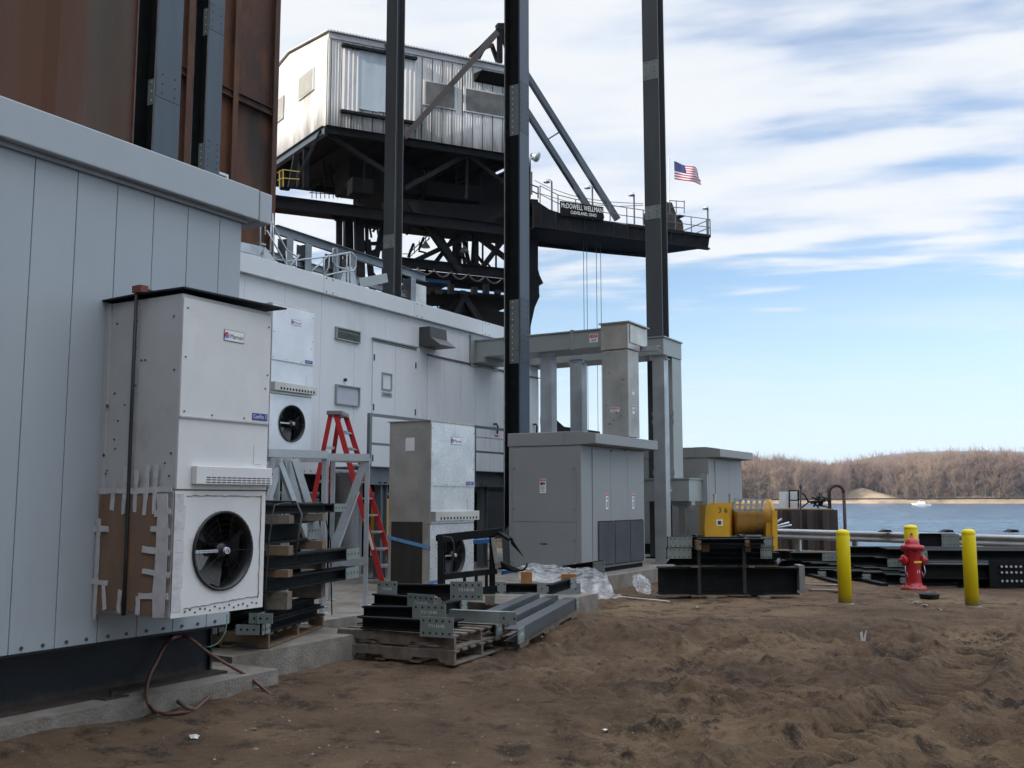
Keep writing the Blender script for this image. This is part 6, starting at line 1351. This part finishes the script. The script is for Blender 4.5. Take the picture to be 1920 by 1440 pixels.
# clutter in the shade under the white building and beyond it
cl = thing('conveyor_skid', 'dark machinery skid and pipework seen under the white building', 'machinery', G, (-17.5, 16, 0))
m = MB(G); m.box((-21.5, 6, 0), (-21.2, 44, 2.7)); m.build('dark_backing', M_black, cl)  # black backing added to keep the view under the building dark
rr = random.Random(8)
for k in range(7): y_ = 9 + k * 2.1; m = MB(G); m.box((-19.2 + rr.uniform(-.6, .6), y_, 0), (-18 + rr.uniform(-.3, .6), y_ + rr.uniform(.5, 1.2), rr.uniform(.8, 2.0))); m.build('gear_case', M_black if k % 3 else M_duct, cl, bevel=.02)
for z_, r_, x_ in ((.9, .07, -17.4), (1.25, .05, -17.3), (1.6, .09, -17.6)): m = MB(G); m.cyl((x_, 8, z_), (x_, 25, z_ + .2), r_, n=10); m.build('pipe', M_gtube if r_ < .06 else M_prim, cl)
for k in range(6): y_ = 10 + k * 2.6; m = MB(G); m.beam((-17.2, y_, 0), (-17.2, y_ + 1.0, 2.0), .1, .1); m.build('strut', M_black, cl)
m = MB(G); q = gx(711, 935, -16.5); m.box((-16.7, q.y - .35, ZS), (-16.3, q.y + .35, q.z)); m.build('yellow_locker', M_yelm, cl)

# ================================================================ the ship unloader crane
kO = DP(602, 700, 50.0); K = Fr(kO.x, kO.y, 0, R(25))      # x along the boom, y away
def kp(px, py, t=0): return K.hit(px, py, 1, t)
cr = thing('ship_unloader_crane', 'huge dark dockside unloading crane with a corrugated machinery house and long boom', 'crane', K)
K2 = Fr(kO.x, kO.y, 0, R(25)); K2.M = Matrix(((math.sin(R(65)), math.sin(R(-36)), 0, kO.x), (math.cos(R(65)), math.cos(R(-36)), 0, kO.y), (0, 0, 1, 0), (0, 0, 0, 1))); K2.I = K2.M.inverted()
zT_, zB_ = kp(602, 57).z, kp(605, 236).z; HL = kp(985, 200).x; HD = 10.0
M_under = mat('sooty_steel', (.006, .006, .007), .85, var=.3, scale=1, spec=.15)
def cpart(name, m, mt=None, par=None, **k): return m.build(name, mt or M_craned, par or cr, **k)
def stk(name, a, b, w_, t0=0, t1=None, mt=None, h=None, par=None):
    t1 = t0 if t1 is None else t1; m = MB(K); m.beam(kp(*a, t0), kp(*b, t1), w_, h or w_, (0, 1, 0)); return cpart(name, m, mt, par)
def sooty():
    m_ = M_corr.copy(); m_.name = 'sooted_corrugated_sheet'; nt = m_.node_tree; N = nt.nodes; L = nt.links; b = N['Principled BSDF']; src = b.inputs['Base Color'].links[0].from_socket
    tc = N.new('ShaderNodeTexCoord'); sp = N.new('ShaderNodeSeparateXYZ'); L.new(tc.outputs['Object'], sp.inputs[0]); n = N.new('ShaderNodeTexNoise'); mp = N.new('ShaderNodeMapping'); mp.inputs['Scale'].default_value = (1, 1, .15); L.new(tc.outputs['Object'], mp.inputs[0]); L.new(mp.outputs[0], n.inputs['Vector']); n.inputs['Scale'].default_value = 1.6; n.inputs['Detail'].default_value = 5
    a = N.new('ShaderNodeMath'); a.operation = 'MULTIPLY_ADD'; L.new(n.outputs['Fac'], a.inputs[0]); a.inputs[1].default_value = -3.0; L.new(sp.outputs['Z'], a.inputs[2])
    r = N.new('ShaderNodeMapRange'); r.inputs['From Min'].default_value = zB_ - 1.4; r.inputs['From Max'].default_value = zB_ - .1; r.inputs['To Min'].default_value = .7; r.inputs['To Max'].default_value = 0; L.new(a.outputs[0], r.inputs['Value'])
    mx = N.new('ShaderNodeMix'); mx.data_type = 'RGBA'; L.new(r.outputs[0], mx.inputs['Factor']); L.new(src, mx.inputs['A']); mx.inputs['B'].default_value = (.09, .08, .07, 1); L.new(mx.outputs['Result'], b.inputs['Base Color']); return m_
M_soot = sooty()
# machinery house: core, corrugated sheets as real folds, windows, doors
m = MB(K2); m.box((.05, .05, zB_ + .02), (HL, HD - .05, zT_ - .1)); core = cpart('machinery_house', m, M_corr)
def corr(m, p0, p1, z0, z1, pitch=.16, dep=.035):
    p0 = Vector((p0[0], p0[1], 0)); p1 = Vector((p1[0], p1[1], 0)); L_ = (p1 - p0).length; d_ = (p1 - p0) / L_; n_ = Vector((d_.y, -d_.x, 0)); k = int(L_ / pitch); vs = []
    for i in range(k * 2 + 1):
        q = p0 + d_ * (L_ * i / (2*k)) + n_ * (dep if i % 2 else 0); vs += [q + V(0, 0, z0 if not callable(z0) else z0(q)), q + V(0, 0, z1 if not callable(z1) else z1(q))]
    m.add(vs, [(2*i, 2*i+2, 2*i+3, 2*i+1) for i in range(k * 2)])
m = MB(K2); corr(m, (0, 0), (HL, 0), zB_, zT_ - .32); cpart('front_sheets', m, M_soot, core, recalc=False)
rise = .75
gab = lambda q: zT_ + rise * (1 - abs(q.y - HD/2) / (HD/2)) - .1
m = MB(K2); corr(m, (0, HD), (0, 0), zB_, gab, .2, .03); cpart('end_sheets', m, M_soot, core, recalc=False)
m = MB(K2); m.prism([(-.15, -.2, zT_ - .02), (-.15, HD/2, zT_ + rise), (-.15, HD + .2, zT_ - .02), (-.15, HD + .2, zT_ + .04), (-.15, HD/2, zT_ + rise + .06), (-.15, -.2, zT_ + .04)], (HL + .3, 0, 0)); cpart('roof', m, M_corr, core)
m = MB(K2); m.box((-.02, -.09, zT_ - .34), (HL, -.04, zT_ - .03)); x_ = 0
while x_ < HL: m.box((x_, -.24, zT_ - .02), (x_ + .08, -.2, zT_ + .06)); x_ += .17
cpart('eave_trim', m, mat('grey_trim_sheet', (.42, .43, .44), .55, var=.1, scale=1), core)
m = MB(K2)
for px_ in [611, 619] + list(range(638, 780, 20)) + list(range(790, 950, 19)): x_ = kp(px_, 220).x; m.box((x_ - .015, -.052, zB_ + .05), (x_ + .015, -.04, zT_ - .4))
cpart('sheet_laps', m, M_black, core)
def kwin(x0, x1, t_, b_, name='window', mt=M_glass, fm=True):
    a = kp(x0, t_); b = kp(x1, b_); X0, X1 = a.x, b.x; Z1, Z0 = a.z, kp(x0, b_).z
    m = MB(K2); m.box((X0, -.10, Z0), (X1, -.045, Z1)); w_ = cpart(name, m, M_corr if fm else mt, core)
    if fm:
        m = MB(K2); m.box((X0 + .12, -.115, Z0 + .08), (X1 - .12, -.101, Z1 - .08)); x_ = X0 + .15
        while x_ < X1 - .15: m.box((x_, -.13, Z0 + .08), (x_ + .03, -.115, Z1 - .08)); x_ += .11
        cpart('pane', m, mt, w_)
    return w_
M_kp = mat('crane_pane', (.13, .13, .125), .5, var=.2, scale=2); kwin(792, 854, 150, 197, mt=M_kp); kwin(868, 955, 164, 209, mt=M_kp)
kwin(672, 708.5, 93, 205, 'door', M_door, False); kwin(709.5, 746, 99, 210, 'door', M_door, False)
for a_, b_ in (((640, 82), (779, 103)), ((637, 206), (780, 229))):
    p0, p1 = kp(*a_, -.1), kp(*b_, -.1); m = MB(K2); m.box((p0.x, -.3, p0.z - .14), (p1.x, -.06, p0.z + .0)); cpart('door_track', m, M_black, core)
p0, p1 = kp(641, 92), kp(672, 205); m = MB(K2); corr(m, (p0.x, -.08), (p1.x, -.08), zB_ + .85, p0.z, .2, .05); cpart('sliding_panel', m, M_corr, core, recalc=False)
p0, p1 = kp(756, 110), kp(779, 215); m = MB(K2); corr(m, (p0.x, -.08), (p1.x, -.08), zB_ + .85, p0.z, .2, .05); cpart('sliding_panel', m, M_corr, core, recalc=False)
p0 = kp(722, 93); m = MB(K2); m.ibeam((p0.x, -1.6, p0.z), (p0.x, .1, p0.z), .4, .2); cpart('hoist_beam', m, M_stay, core)
p0, p1 = kp(888, 138), kp(948, 165); m = MB(K2); m.prism([(p0.x, -.05, p0.z), (p0.x, -.9, p0.z - .1), (p0.x, -.05, p1.z)], (p1.x - p0.x + .5, 0, 0)); cpart('louvre_hood', m, M_under, core)
def endwin(px0, px1, pt, pb):
    a = K2.hit(px0, pt, 0, 0); b = K2.hit(px1, pt, 0, 0); Zt = b.z; Zb = K2.hit(px1, pb, 0, 0).z; m = MB(K2); y0_, y1_ = sorted((a.y, b.y)); m.box((-.12, y0_, Zb), (-.035, y1_, Zt)); w_ = cpart('window', m, M_corr, core)
    m = MB(K2); m.box((-.14, y0_ + .1, Zb + .06), (-.121, y1_ - .1, Zt - .06)); cpart('pane', m, mat('pale_shutter', (.33, .32, .29), .6, var=.1), w_)
endwin(564, 592, 125, 167); endwin(519, 534, 179, 221)
# floor frame
fz = zB_
m = MB(K2); m.ibeam((-.1, -.1, fz - .2), (HL, -.1, fz - .2), .42, .3); cpart('floor_girder', m)
m = MB(K2); m.ibeam((-.1, .0, fz - .22), (-.1, HD + .6, fz - .22), .46, .3); cpart('floor_girder', m, M_stay)
m = MB(K2); m.ibeam((-.1, HD, fz - .2), (HL, HD, fz - .2), .42, .3); cpart('floor_girder', m)
for k in range(7): x_ = 1.6 + k * 1.7; m = MB(K2); m.ibeam((x_, .1, fz - .25), (x_, HD, fz - .25), .36, .2); cpart('floor_joist', m, M_under)
m = MB(K2); m.box((0, .1, fz - .03), (HL, HD, fz + .01)); cpart('floor_plate', m, M_under)
# machinery deck with its gear
zd = kp(660, 372).z; x0d = K.hit(517, 372, 1, 3).x
xm0, xm1 = kp(528, 360).x, kp(985, 400).x
zdk = kp(760, 396).z
m = MB(K); m.box((xm0 - .6, .4, zdk - .45), (kp(700, 380).x, 1.7, zdk - .05)); m.box((kp(700, 380).x, .4, zdk - .45), (xm1, 2.6, zdk - .05)); cpart('lower_deck', m, M_under)
m = MB(K); m.ibeam((xm0 - .8, .2, zdk - .3), (xm1 + .4, .2, zdk - .3), .62, .3); cpart('deck_girder', m)
rr = random.Random(17)
for (px0, px1, pt, pb, t0, dd) in ((655, 722, 290, 352, 3, 3), (700, 800, 300, 368, 2.2, 4), (745, 960, 300, 372, 5, 2), (800, 905, 335, 380, 1.6, 2), (900, 985, 325, 400, 1.5, 3), (760, 940, 372, 425, 2.5, 4), (660, 700, 330, 366, 1.2, 1), (560, 574, 300, 350, 4, .6), (530, 548, 300, 352, 6, .8)):
    a = kp(px0, pt, t0); b = kp(px1, pb, t0); m = MB(K); m.box((a.x, t0, b.z), (b.x, t0 + dd, a.z)); cpart('machinery_block', m, M_under, bevel=.08)
for k in range(14):
    px_ = rr.uniform(585, 950); t_ = rr.uniform(.8, 6); a = kp(px_, rr.uniform(255, 300), t_); b = kp(px_ + rr.uniform(-8, 8), rr.uniform(345, 372), t_); m = MB(K); m.beam(a, b, .09, .09); cpart('hanger', m, M_craned)
for (a, b, w_, t0) in (((612, 250), (735, 330), .22, .2), ((872, 292), (762, 352), .25, .2), ((878, 292), (948, 345), .2, .2), ((875, 290), (875, 372), .14, .3), ((602, 245), (560, 330), .14, .4), ((556, 290), (545, 352), .3, 2.5), ((574, 275), (573, 352), .3, 2.5)): stk('diagonal_brace', a, b, w_, t0)
# lower trapezoid gear under the deck
m = MB(K); m.prism([kp(752, 372, .9), kp(985, 392, .9), kp(985, 440, .9), kp(905, 432, .9), kp(860, 428, .9), kp(800, 415, .9), kp(770, 398, .9)], (0, 1.8, 0)); cpart('turntable_truss', m, M_under)
# access platform at the left with yellow rail
for (p_, q_) in (((524, 352), (524, 320)), ((531, 350), (531, 318)), ((531, 318), (562, 322)), ((531, 334), (561, 336)), ((520, 324), (531, 318)), ((520, 338), (531, 333))): m = MB(K); m.beam(kp(*p_, .2), kp(*q_, .2), .04, .04, (0,1,0)); cpart('yellow_rail', m, mat('dull_yellow_rail', (.45, .34, .05), .6))
m = MB(K); a, b = kp(519, 372, .2), kp(565, 358, .2); m.box((a.x - 1.2, .1, zdk - .1), (b.x, 2.4, zdk + .02)); cpart('access_platform', m, M_craned)
for k in range(8): px_ = 585 + k * 8; m = MB(K); m.beam(kp(px_, 372, 8), kp(px_, 341, 8), .04, .04, (0,1,0)); cpart('deck_rail', m)
for py_ in (343, 352, 361): m = MB(K); m.beam(kp(580, py_, 8), kp(645, py_ + 5, 8), .04, .04); cpart('deck_rail', m)
# portal legs and lattice
zgr = 0
for (a, b, w_, t_) in (
    ((636, 385), (636, 560), .28, 1), ((652, 385), (655, 560), .45, 2), ((672, 385), (676, 560), .45, 1.2), ((686, 388), (688, 450), .16, 1.2), ((689, 450), (700, 560), .28, 1.2),
    ((595, 380), (634, 412), .24, 1), ((612, 382), (640, 398), .2, 2), ((664, 400), (648, 388), .2, 1.2),
    ((668, 417), (724, 425), .22, 1.3), ((668, 458), (722, 456), .18, 1.3), ((688, 478), (724, 462), .22, 1.3), ((688, 400), (688, 480), .16, 3), ((676, 455), (700, 480), .2, 1.3), ((716, 430), (705, 485), .26, 1.3),
    ((755, 420), (798, 430), .22, 1.3), ((758, 420), (775, 410), .2, 2.5),
    ((770, 378), (862, 510), .34, .8), ((772, 492), (890, 436), .26, 1.0), ((884, 438), (962, 384), .30, .9), ((813, 497), (848, 450), .22, 1.3), ((846, 432), (868, 400), .22, 1.3), ((818, 430), (846, 478), .2, 2.4),
    ((857, 440), (857, 506), .26, 2), ((868, 445), (882, 505), .18, 1.8), ((884, 506), (888, 440), .12, 1.2), ((892, 432), (892, 508), .26, 1.1), ((898, 510), (945, 448), .26, 1), ((897, 445), (948, 484), .26, 1.1), ((838, 408), (862, 440), .2, 3), ((800, 398), (812, 425), .2, 2),
    ((722, 380), (722, 560), .3, 3), ((960, 400), (960, 520), .3, 2)):
    stk('lattice_member' if t_ != 1.2 else 'leg_member', a, b, w_, t_)
m = MB(K); a, b = kp(735, 490, .8), kp(985, 522, .8); m.ibeam(V(a.x, .8, a.z), V(b.x, .8, a.z - .02), .5, .4); cpart('portal_girder', m)
m = MB(K); a = kp(740, 500, .8); m.box((a.x, 1.0, kp(740, 512, .8).z), (kp(985, 500, .8).x, 3.0, a.z)); cpart('portal_walkway', m, M_under)
pts = []
for k in range(6):
    x0_ = 782 + k * 32; y0_ = 502 + k * 4
    for j in range(5): t_ = j / 5; pts.append(kp(x0_ + 32 * t_, y0_ + 4 * t_ + 12 * math.sin(math.pi * t_), .5))
m = MB(K); m.tube(pts, .05, 5); cpart('festoon_cable', m, mat('pale_cable', (.055, .045, .038), .7))
m = MB(K); m.box((kp(775, 530, 1.5).x, 1.2, kp(780, 530, 1.5).z), (kp(842, 530, 1.5).x, 3.5, kp(780, 515, 1.5).z)); cpart('blue_housing', m, mat('faded_blue_paint', (.02, .09, .2), .5, var=.2), bevel=.1)
m = MB(K); a, b = kp(752, 536, .7), kp(985, 560, .7); m.box((a.x, .7, b.z + .1), (b.x, 4.5, a.z - .15)); cpart('lower_girder', m, M_under)
m = MB(K); rr = random.Random(9)
for k in range(9): px_ = 775 + k * 22; a = kp(px_, 548, .5); m.box((a.x, .4, a.z - .1), (a.x + .3, .7, a.z + rr.uniform(.1, .5)))
cpart('equipment_row', m, M_craned)
m = MB(K); m.prism([kp(755, 556, .9), kp(792, 556, .9), kp(808, 577, .9), kp(842, 580, .9), kp(853, 561, .9), kp(862, 562, .9), kp(872, 575, .9), kp(985, 590, .9), kp(985, 640, .9), kp(755, 600, .9)], (0, 3, 0)); cpart('sill_truss', m, M_under)
for k in range(5): stk('sill_grid', (800 + k * 10, 556), (800 + k * 10, 580), .06, 4.2)
stk('sill_grid', (792, 565), (852, 568), .06, 4.2); stk('sill_grid', (796, 572), (850, 575), .06, 4.2)
stk('lattice_member', (862, 548), (900, 600), .3, .7); stk('lattice_member', (850, 600), (872, 552), .26, .7)
rr = random.Random(31)
for k in range(34):
    if k % 2: px_, py_ = rr.uniform(640, 715), rr.uniform(392, 530)
    else: px_, py_ = rr.uniform(760, 945), rr.uniform(432, 500)
    an = rr.choice((.9, -.9, 1.4, -1.2, .25)); l_ = rr.uniform(14, 34); t_ = rr.uniform(1.2, 3.2)
    stk('cross_brace', (px_, py_), (px_ + l_ * math.cos(an), py_ + l_ * math.sin(an)), rr.uniform(.07, .14), t_)
for px_, t_ in ((645, 2.5), (660, 3), (681, 2), (850, 3), (864, 3.4), (876, 2.6), (905, 3.4), (930, 3)): stk('pipe_riser', (px_, 395 if px_ < 700 else 440), (px_, 560 if px_ < 700 else 508), .09, t_)
# right-hand leg with its bracket and taper
m = MB(K); m.prism([kp(986, 372, 1.2), kp(1009, 374, 1.2), kp(1009, 505, 1.2), kp(1012, 516, 1.2), kp(1019, 531, 1.2), kp(1011, 536, 1.2), kp(1011, 548, 1.2), kp(1012, 556, 1.2), kp(1003, 576, 1.2), kp(995, 612, 1.2), kp(993, 830, 1.2), kp(975, 830, 1.2)], (0, 1.4, 0)); cpart('right_leg', m)
# walkway stair in the truss
for dz in (0, 8): m = MB(K); m.beam(kp(766, 484 - dz, 5), kp(806, 446 - dz, 5), .05, .05); cpart('stair_rail', m)
for k in range(5): m = MB(K); m.beam(kp(768 + k * 9, 484 - k * 8.4, 5), kp(768 + k * 9, 468 - k * 8.4, 5), .04, .04, (0,1,0)); cpart('stair_rail', m)
m = MB(K); m.beam(kp(755, 476, 5), kp(768, 476, 5), .04, .04); cpart('stair_rail', m)
def hang_lamp(px, py, t_):
    p_ = kp(px, py, t_); m = MB(K); m.lathe([(.26, 0), (.24, .06), (.10, .26), (.05, .34), (0, .36)], p_, 12); l_ = cpart('hanging_lamp', m, M_gtube); m = MB(K); m.beam(p_ + V(0,0,.3), p_ + V(0, 0, 1.0), .04, .04, (0,1,0)); cpart('lamp_rod', m, M_craned, l_)
hang_lamp(798, 464, 1.5); hang_lamp(871, 472, 1.5)
# roof A-frame and stays
zr_ = zT_
for (a, b, w_, t0, t1, mt) in (((937, 56), (886, 108), .34, .3, .3, M_craned), ((930, 66), (882, 106), .22, 1.5, 1.5, M_redrust), ((937, 54), (937, 118), .26, .3, .3, M_craned), ((940, 54), (958, 112), .26, .3, .3, M_craned), ((922, 85), (934, 118), .2, .8, .8, M_craned), ((915, 76), (897, 110), .2, 1.5, 1.5, M_craned), ((932, 52), (944, 52), .4, .3, .3, M_craned), ((905, 92), (925, 84), .16, .6, .6, M_redrust)):
    stk('roof_frame_member', a, b, w_, t0, t1, mt)
stk('back_stay', (932, 62), (758, 258), .30, -.9, -.3, mat('brown_steel', (.05, .04, .038), .65))
stk('boom_stay', (938, 62), (1158, 412), .30, .5, .3, M_stay); stk('boom_stay', (955, 158), (1110, 400), .30, .5, .3, M_stay); stk('stay_link', (1026, 262), (1047, 249), .08, .5, .5, M_stay)
# boom
zb1 = kp(1323, 464).z; zb0 = zb1 - .0
xr0 = kp(985, 380).x; xe = kp(1331, 443).x
top = [(1000, 377), (1009, 380), (1030, 394), (1060, 404), (1100, 411), (1166, 421), (1240, 431), (1331, 443)]
m = MB(K); P0 = [kp(*p) for p in top]; bt_ = [V(P0[-1].x - .15, 0, zb1), V(kp(1166, 440).x, 0, zb1 - .1), V(P0[0].x, 0, zb1 - .15)]
m.prism(P0 + bt_, (0, .12, 0)); m.prism([p + V(0, 2.9, 0) for p in P0] + [bt_[0] + V(-1.9, 2.9, -.2), bt_[1] + V(0, 2.9, -.2), bt_[2] + V(0, 2.9, -.2)], (0, .12, 0)); boom = cpart('boom', m)
m = MB(K)
for i in range(len(P0) - 1): a, b = P0[i], P0[i+1]; m.prism([a, b, b + V(0, 3, 0), a + V(0, 3, 0)], (0, 0, .05))
m.prism([bt_[2], bt_[0], bt_[0] + V(-1.9, 2.9, 0), bt_[2] + V(0, 2.9, 0)], (0, 0, .03)); cpart('boom_plates', m, M_craned, boom)
for k in range(12):
    px_ = 1015 + k * 27; p_ = kp(px_, 440); m = MB(K); zt_ = None
    x_ = p_.x; zt_ = np.interp(x_, [q.x for q in P0], [q.z for q in P0]); m.box((x_ - .04, -.06, zb1 + .02), (x_ + .04, -.001, zt_ - .02)); cpart('boom_stiffener', m, M_craned, boom)
m = MB(K); m.box((P0[0].x, -.12, zb1 - .12), (P0[-1].x - .1, .14, zb1 - .02)); m.box((P0[-1].x - 6, -.1, P0[-1].z - .1), (P0[-1].x, .12, P0[-1].z + .08)); cpart('boom_flange', m, M_craned, boom)
ztop = lambda x_: float(np.interp(x_, [q.x for q in P0], [q.z for q in P0]))
M_rl = mat('rail_paint', (.07, .08, .10), .5)
for t_ in (-.05, 2.95):
    x_ = kp(1012, 400).x; n_ = 0; xs_ = []
    while x_ < xe: xs_.append(x_); x_ += 1.15
    xs_.append(xe)
    for x_ in xs_[::1 if t_ < 0 else 2]: m = MB(K); m.beam((x_, t_, ztop(x_)), (x_, t_, ztop(x_) + 1.05), .045, .045, (0,1,0)); cpart('rail_post', m, M_rl, boom)
    for dz in (.55, 1.05):
        m = MB(K); m.tube([(x_, t_, ztop(x_) + dz) for x_ in xs_], .025, 5); cpart('hand_rail', m, M_rl, boom)
m = MB(K)
for dz in (.55, 1.05): m.beam((xe, -.05, ztop(xe) + dz), (xe, 2.95, ztop(xe) + dz), .045, .045)
cpart('hand_rail', m, M_rl, boom)
def pole_lamp(px, pyt, arm):
    p_ = kp(px, pyt); zt_ = ztop(p_.x); m = MB(K); m.beam((p_.x, -.1, zt_), (p_.x, -.1, p_.z), .07, .07, (0,1,0)); l_ = cpart('lamp_post', m, M_rl, boom)
    m = MB(K); m.tube([(p_.x, -.1, p_.z), (p_.x - arm * .15, -.1, p_.z + .1), (p_.x - arm * .3, -.1, p_.z)], .03, 5); m.lathe([(.20, -.08), (.16, 0), (.05, .10), (0, .12)], (p_.x - arm * .32, -.1, p_.z - .03), 10); cpart('lamp_head', m, M_gtube, l_)
pole_lamp(1033, 341, 1); pole_lamp(1109, 352, 1); pole_lamp(1187, 365, .5); pole_lamp(1325, 390, .5)
for (pts_) in (((1002, 338), (1030, 352), (1070, 366), (1110, 374), (1150, 379), (1206, 382)), ((1010, 362), (1060, 377), (1110, 384), (1160, 387), (1206, 385))): m = MB(K); m.tube([kp(*p, .5) for p in pts_], .02, 4); cpart('signal_cable', m, M_rl, boom)
for (p_, q_) in (((997, 365), (997, 322)), ((1009, 372), (1009, 350)), ((995, 346), (1009, 351)), ((997, 358), (1009, 364))): stk('mast_rail', p_, q_, .06, .2, mt=M_rl)
stk('lamp_mast', (991, 372), (991, 300), .2, .2); m = MB(K); p_ = kp(1004, 294, .1); m.tube([kp(991, 312, .1), kp(994, 297, .1), p_], .08, 6); m.lathe([(.27, 0), (.3, .1), (.22, .36), (.08, .5), (0, .52)], p_ + V(.12, -.12, -.06), 16, (-.55, .5, .35)); cpart('flood_lamp', m, M_gtube)
# sign on the boom rail
sa, sb = kp(1050, 378, -.12), kp(1131, 412, -.12); sgn_z1, sgn_z0 = kp(1050, 377, -.12).z, kp(1050, 403, -.12).z
m = MB(K); m.box((sa.x, -.16, sgn_z0), (sb.x, -.10, sgn_z1)); sgn = cpart('name_board', m, M_under)
text('McDOWELL WELLMAN', .42, M_label, sgn, K, ((sa.x + sb.x)/2, -.165, sgn_z0 + (sgn_z1 - sgn_z0) * .70), (1,0,0), (0,0,1), width=(sb.x - sa.x) * .95)
text('CLEVELAND, OHIO', .26, M_label, sgn, K, ((sa.x + sb.x)/2 + .1, -.165, sgn_z0 + (sgn_z1 - sgn_z0) * .28), (1,0,0), (0,0,1), width=(sb.x - sa.x) * .6)
m = MB(K); m.box((kp(1108, 400).x, .1, ztop(kp(1108, 400).x)), (kp(1128, 400).x, 1.2, kp(1108, 393).z)); m.cyl((kp(1128, 400).x, .2, kp(1128, 404).z), (kp(1128, 400).x, 1, kp(1128, 404).z), .3, n=12); cpart('stay_anchor', m, M_craned, boom)
# winch at the boom head
a = kp(1258, 400); m = MB(K); xw = a.x; zw = ztop(xw)
m.cyl((xw - .2, .4, zw + 1.15), (xw - .2, 1.9, zw + 1.15), .62, n=20); m.box((xw - .9, .3, zw), (xw + 1.1, 2.2, zw + .55)); m.prism([(xw - .6, .3, zw + .5), (xw + .9, .3, zw + .5), (xw + .3, .3, zw + 1.9), (xw - .1, .3, zw + 1.9)], (0, .12, 0)); m.cyl((xw + .9, .5, zw + .7), (xw + .9, 1.6, zw + .7), .32, n=14); m.box((xw - .8, .35, zw + 1.4), (xw - .1, .8, zw + 1.6)); cpart('boom_head_winch', m, mat('rusty_black_machine', (.03, .024, .02), .7, var=.4, scale=3, grime=(.10, .05, .03), gscale=3, glo=.5, ghi=.7))
for px_ in (1256, 1268, 1283): m = MB(K); m.beam(kp(px_, 400, .2), kp(px_, 376, .2), .04, .04, (0,1,0)); cpart('winch_rail', m, M_rl)
for py_ in (376, 388): m = MB(K); m.beam(kp(1256, py_, .2), kp(1283, py_ + 2, .2), .04, .04); cpart('winch_rail', m, M_rl)
m = MB(K); a = kp(1272, 403, .2); m.box((a.x, .1, a.z - .06), (kp(1283, 403, .2).x, 1.4, a.z)); cpart('winch_platform', m, M_rl)
for k, px_ in enumerate((1094, 1100, 1118, 1126)): p_ = kp(px_, 460, 1.5); m = MB(K); m.cyl((p_.x, 1.5, 1.2), (p_.x, 1.5, zb1), .018, n=5); cpart('hoist_rope', m, M_rl)
# low jib seen beyond the cabinets
m = MB(K); m.prism([kp(1034, 779, 2), kp(1058, 800, 2), kp(1125, 809, 2), kp(1125, 830, 2), kp(1036, 830, 2)], (0, 1.5, 0)); cpart('low_chute', m, M_craned)
# flag
fp_ = kp(1259, 372); ft_ = kp(1259, 297)
fl = thing('flag', 'american flag with a frayed edge flying on a thin pole at the boom head', 'flag', K, (fp_.x, .3, fp_.z))
m = MB(K); m.cyl((fp_.x, .3, fp_.z - .2), (ft_.x, .3, ft_.z), .03, n=8); m.cyl((ft_.x, .3, ft_.z), (ft_.x, .3, ft_.z + .1), .05, n=8); m.build('pole', M_gtube, fl)
fa, fb = kp(1264, 302, .3), kp(1264, 336, .3); ln_ = kp(1318, 320, .3).x - fa.x; Hf = fa.z - fb.z
def fpos(u, v):
    z_ = fa.z - Hf * v; sag = -.33 * u ** 1.3 * (1 - v) * Hf
    edge = (.05 * math.sin(v * 23) + .03 * math.sin(v * 51)) if u > .93 else 0
    return V(fa.x + ln_ * u * (1 - .12 * (1 - v) * (v < .5)) + edge, .3 + .28 * math.sin(u * 7 + v * 1.5) * u, z_ + sag + .06 * math.sin(u * 8.5 + 1) * Hf * u)
m = MB(K); nu, cols = 26, [mat('flag_red', (.45, .02, .05), .8), M_label, mat('flag_blue', (.02, .03, .16), .8)]
for j in range(13):
    for i in range(nu):
        m.mi = 2 if (i < nu * .4 and j < 7) else j % 2
        m.add([fpos(i/nu, j/13), fpos((i+1)/nu, j/13), fpos((i+1)/nu, (j+1)/13), fpos(i/nu, (j+1)/13)], [(0,1,2,3)], True)
m.mi = 1
for r_ in range(9):
    for c_ in range(6 if r_ % 2 == 0 else 5):
        u = .4 * ((c_ + (.5 if r_ % 2 == 0 else 1.0)) / 6); v = (r_ + .5) / 9 * 7 / 13; o_ = fpos(u, v) + V(0, -.006, 0); s_ = .022
        m.add([o_] + [o_ + V(math.cos(math.pi/2 + i * math.pi/5) * s_ * (1 if i % 2 == 0 else .4), 0, math.sin(math.pi/2 + i * math.pi/5) * s_ * (1 if i % 2 == 0 else .4)) for i in range(10)], [(0, i + 1, (i + 1) % 10 + 1) for i in range(10)])
m.build('cloth', cols, fl, recalc=False)

# ================================================================ the air over the river
hb = MB(W); hb.box((-2600, -160, -9), (3900, 4000, 200)); 
hm = bpy.data.materials.new('thin_air_haze'); hm.use_nodes = True; nt = hm.node_tree; nt.nodes.clear(); o_ = nt.nodes.new('ShaderNodeOutputMaterial'); pv = nt.nodes.new('ShaderNodeVolumePrincipled')
pv.inputs['Density'].default_value = .00009; pv.inputs['Color'].default_value = (.80, .88, 1, 1); pv.inputs['Anisotropy'].default_value = .0; nt.links.new(pv.outputs[0], o_.inputs['Volume'])
tag(hb.build('haze', hm), kind='stuff')
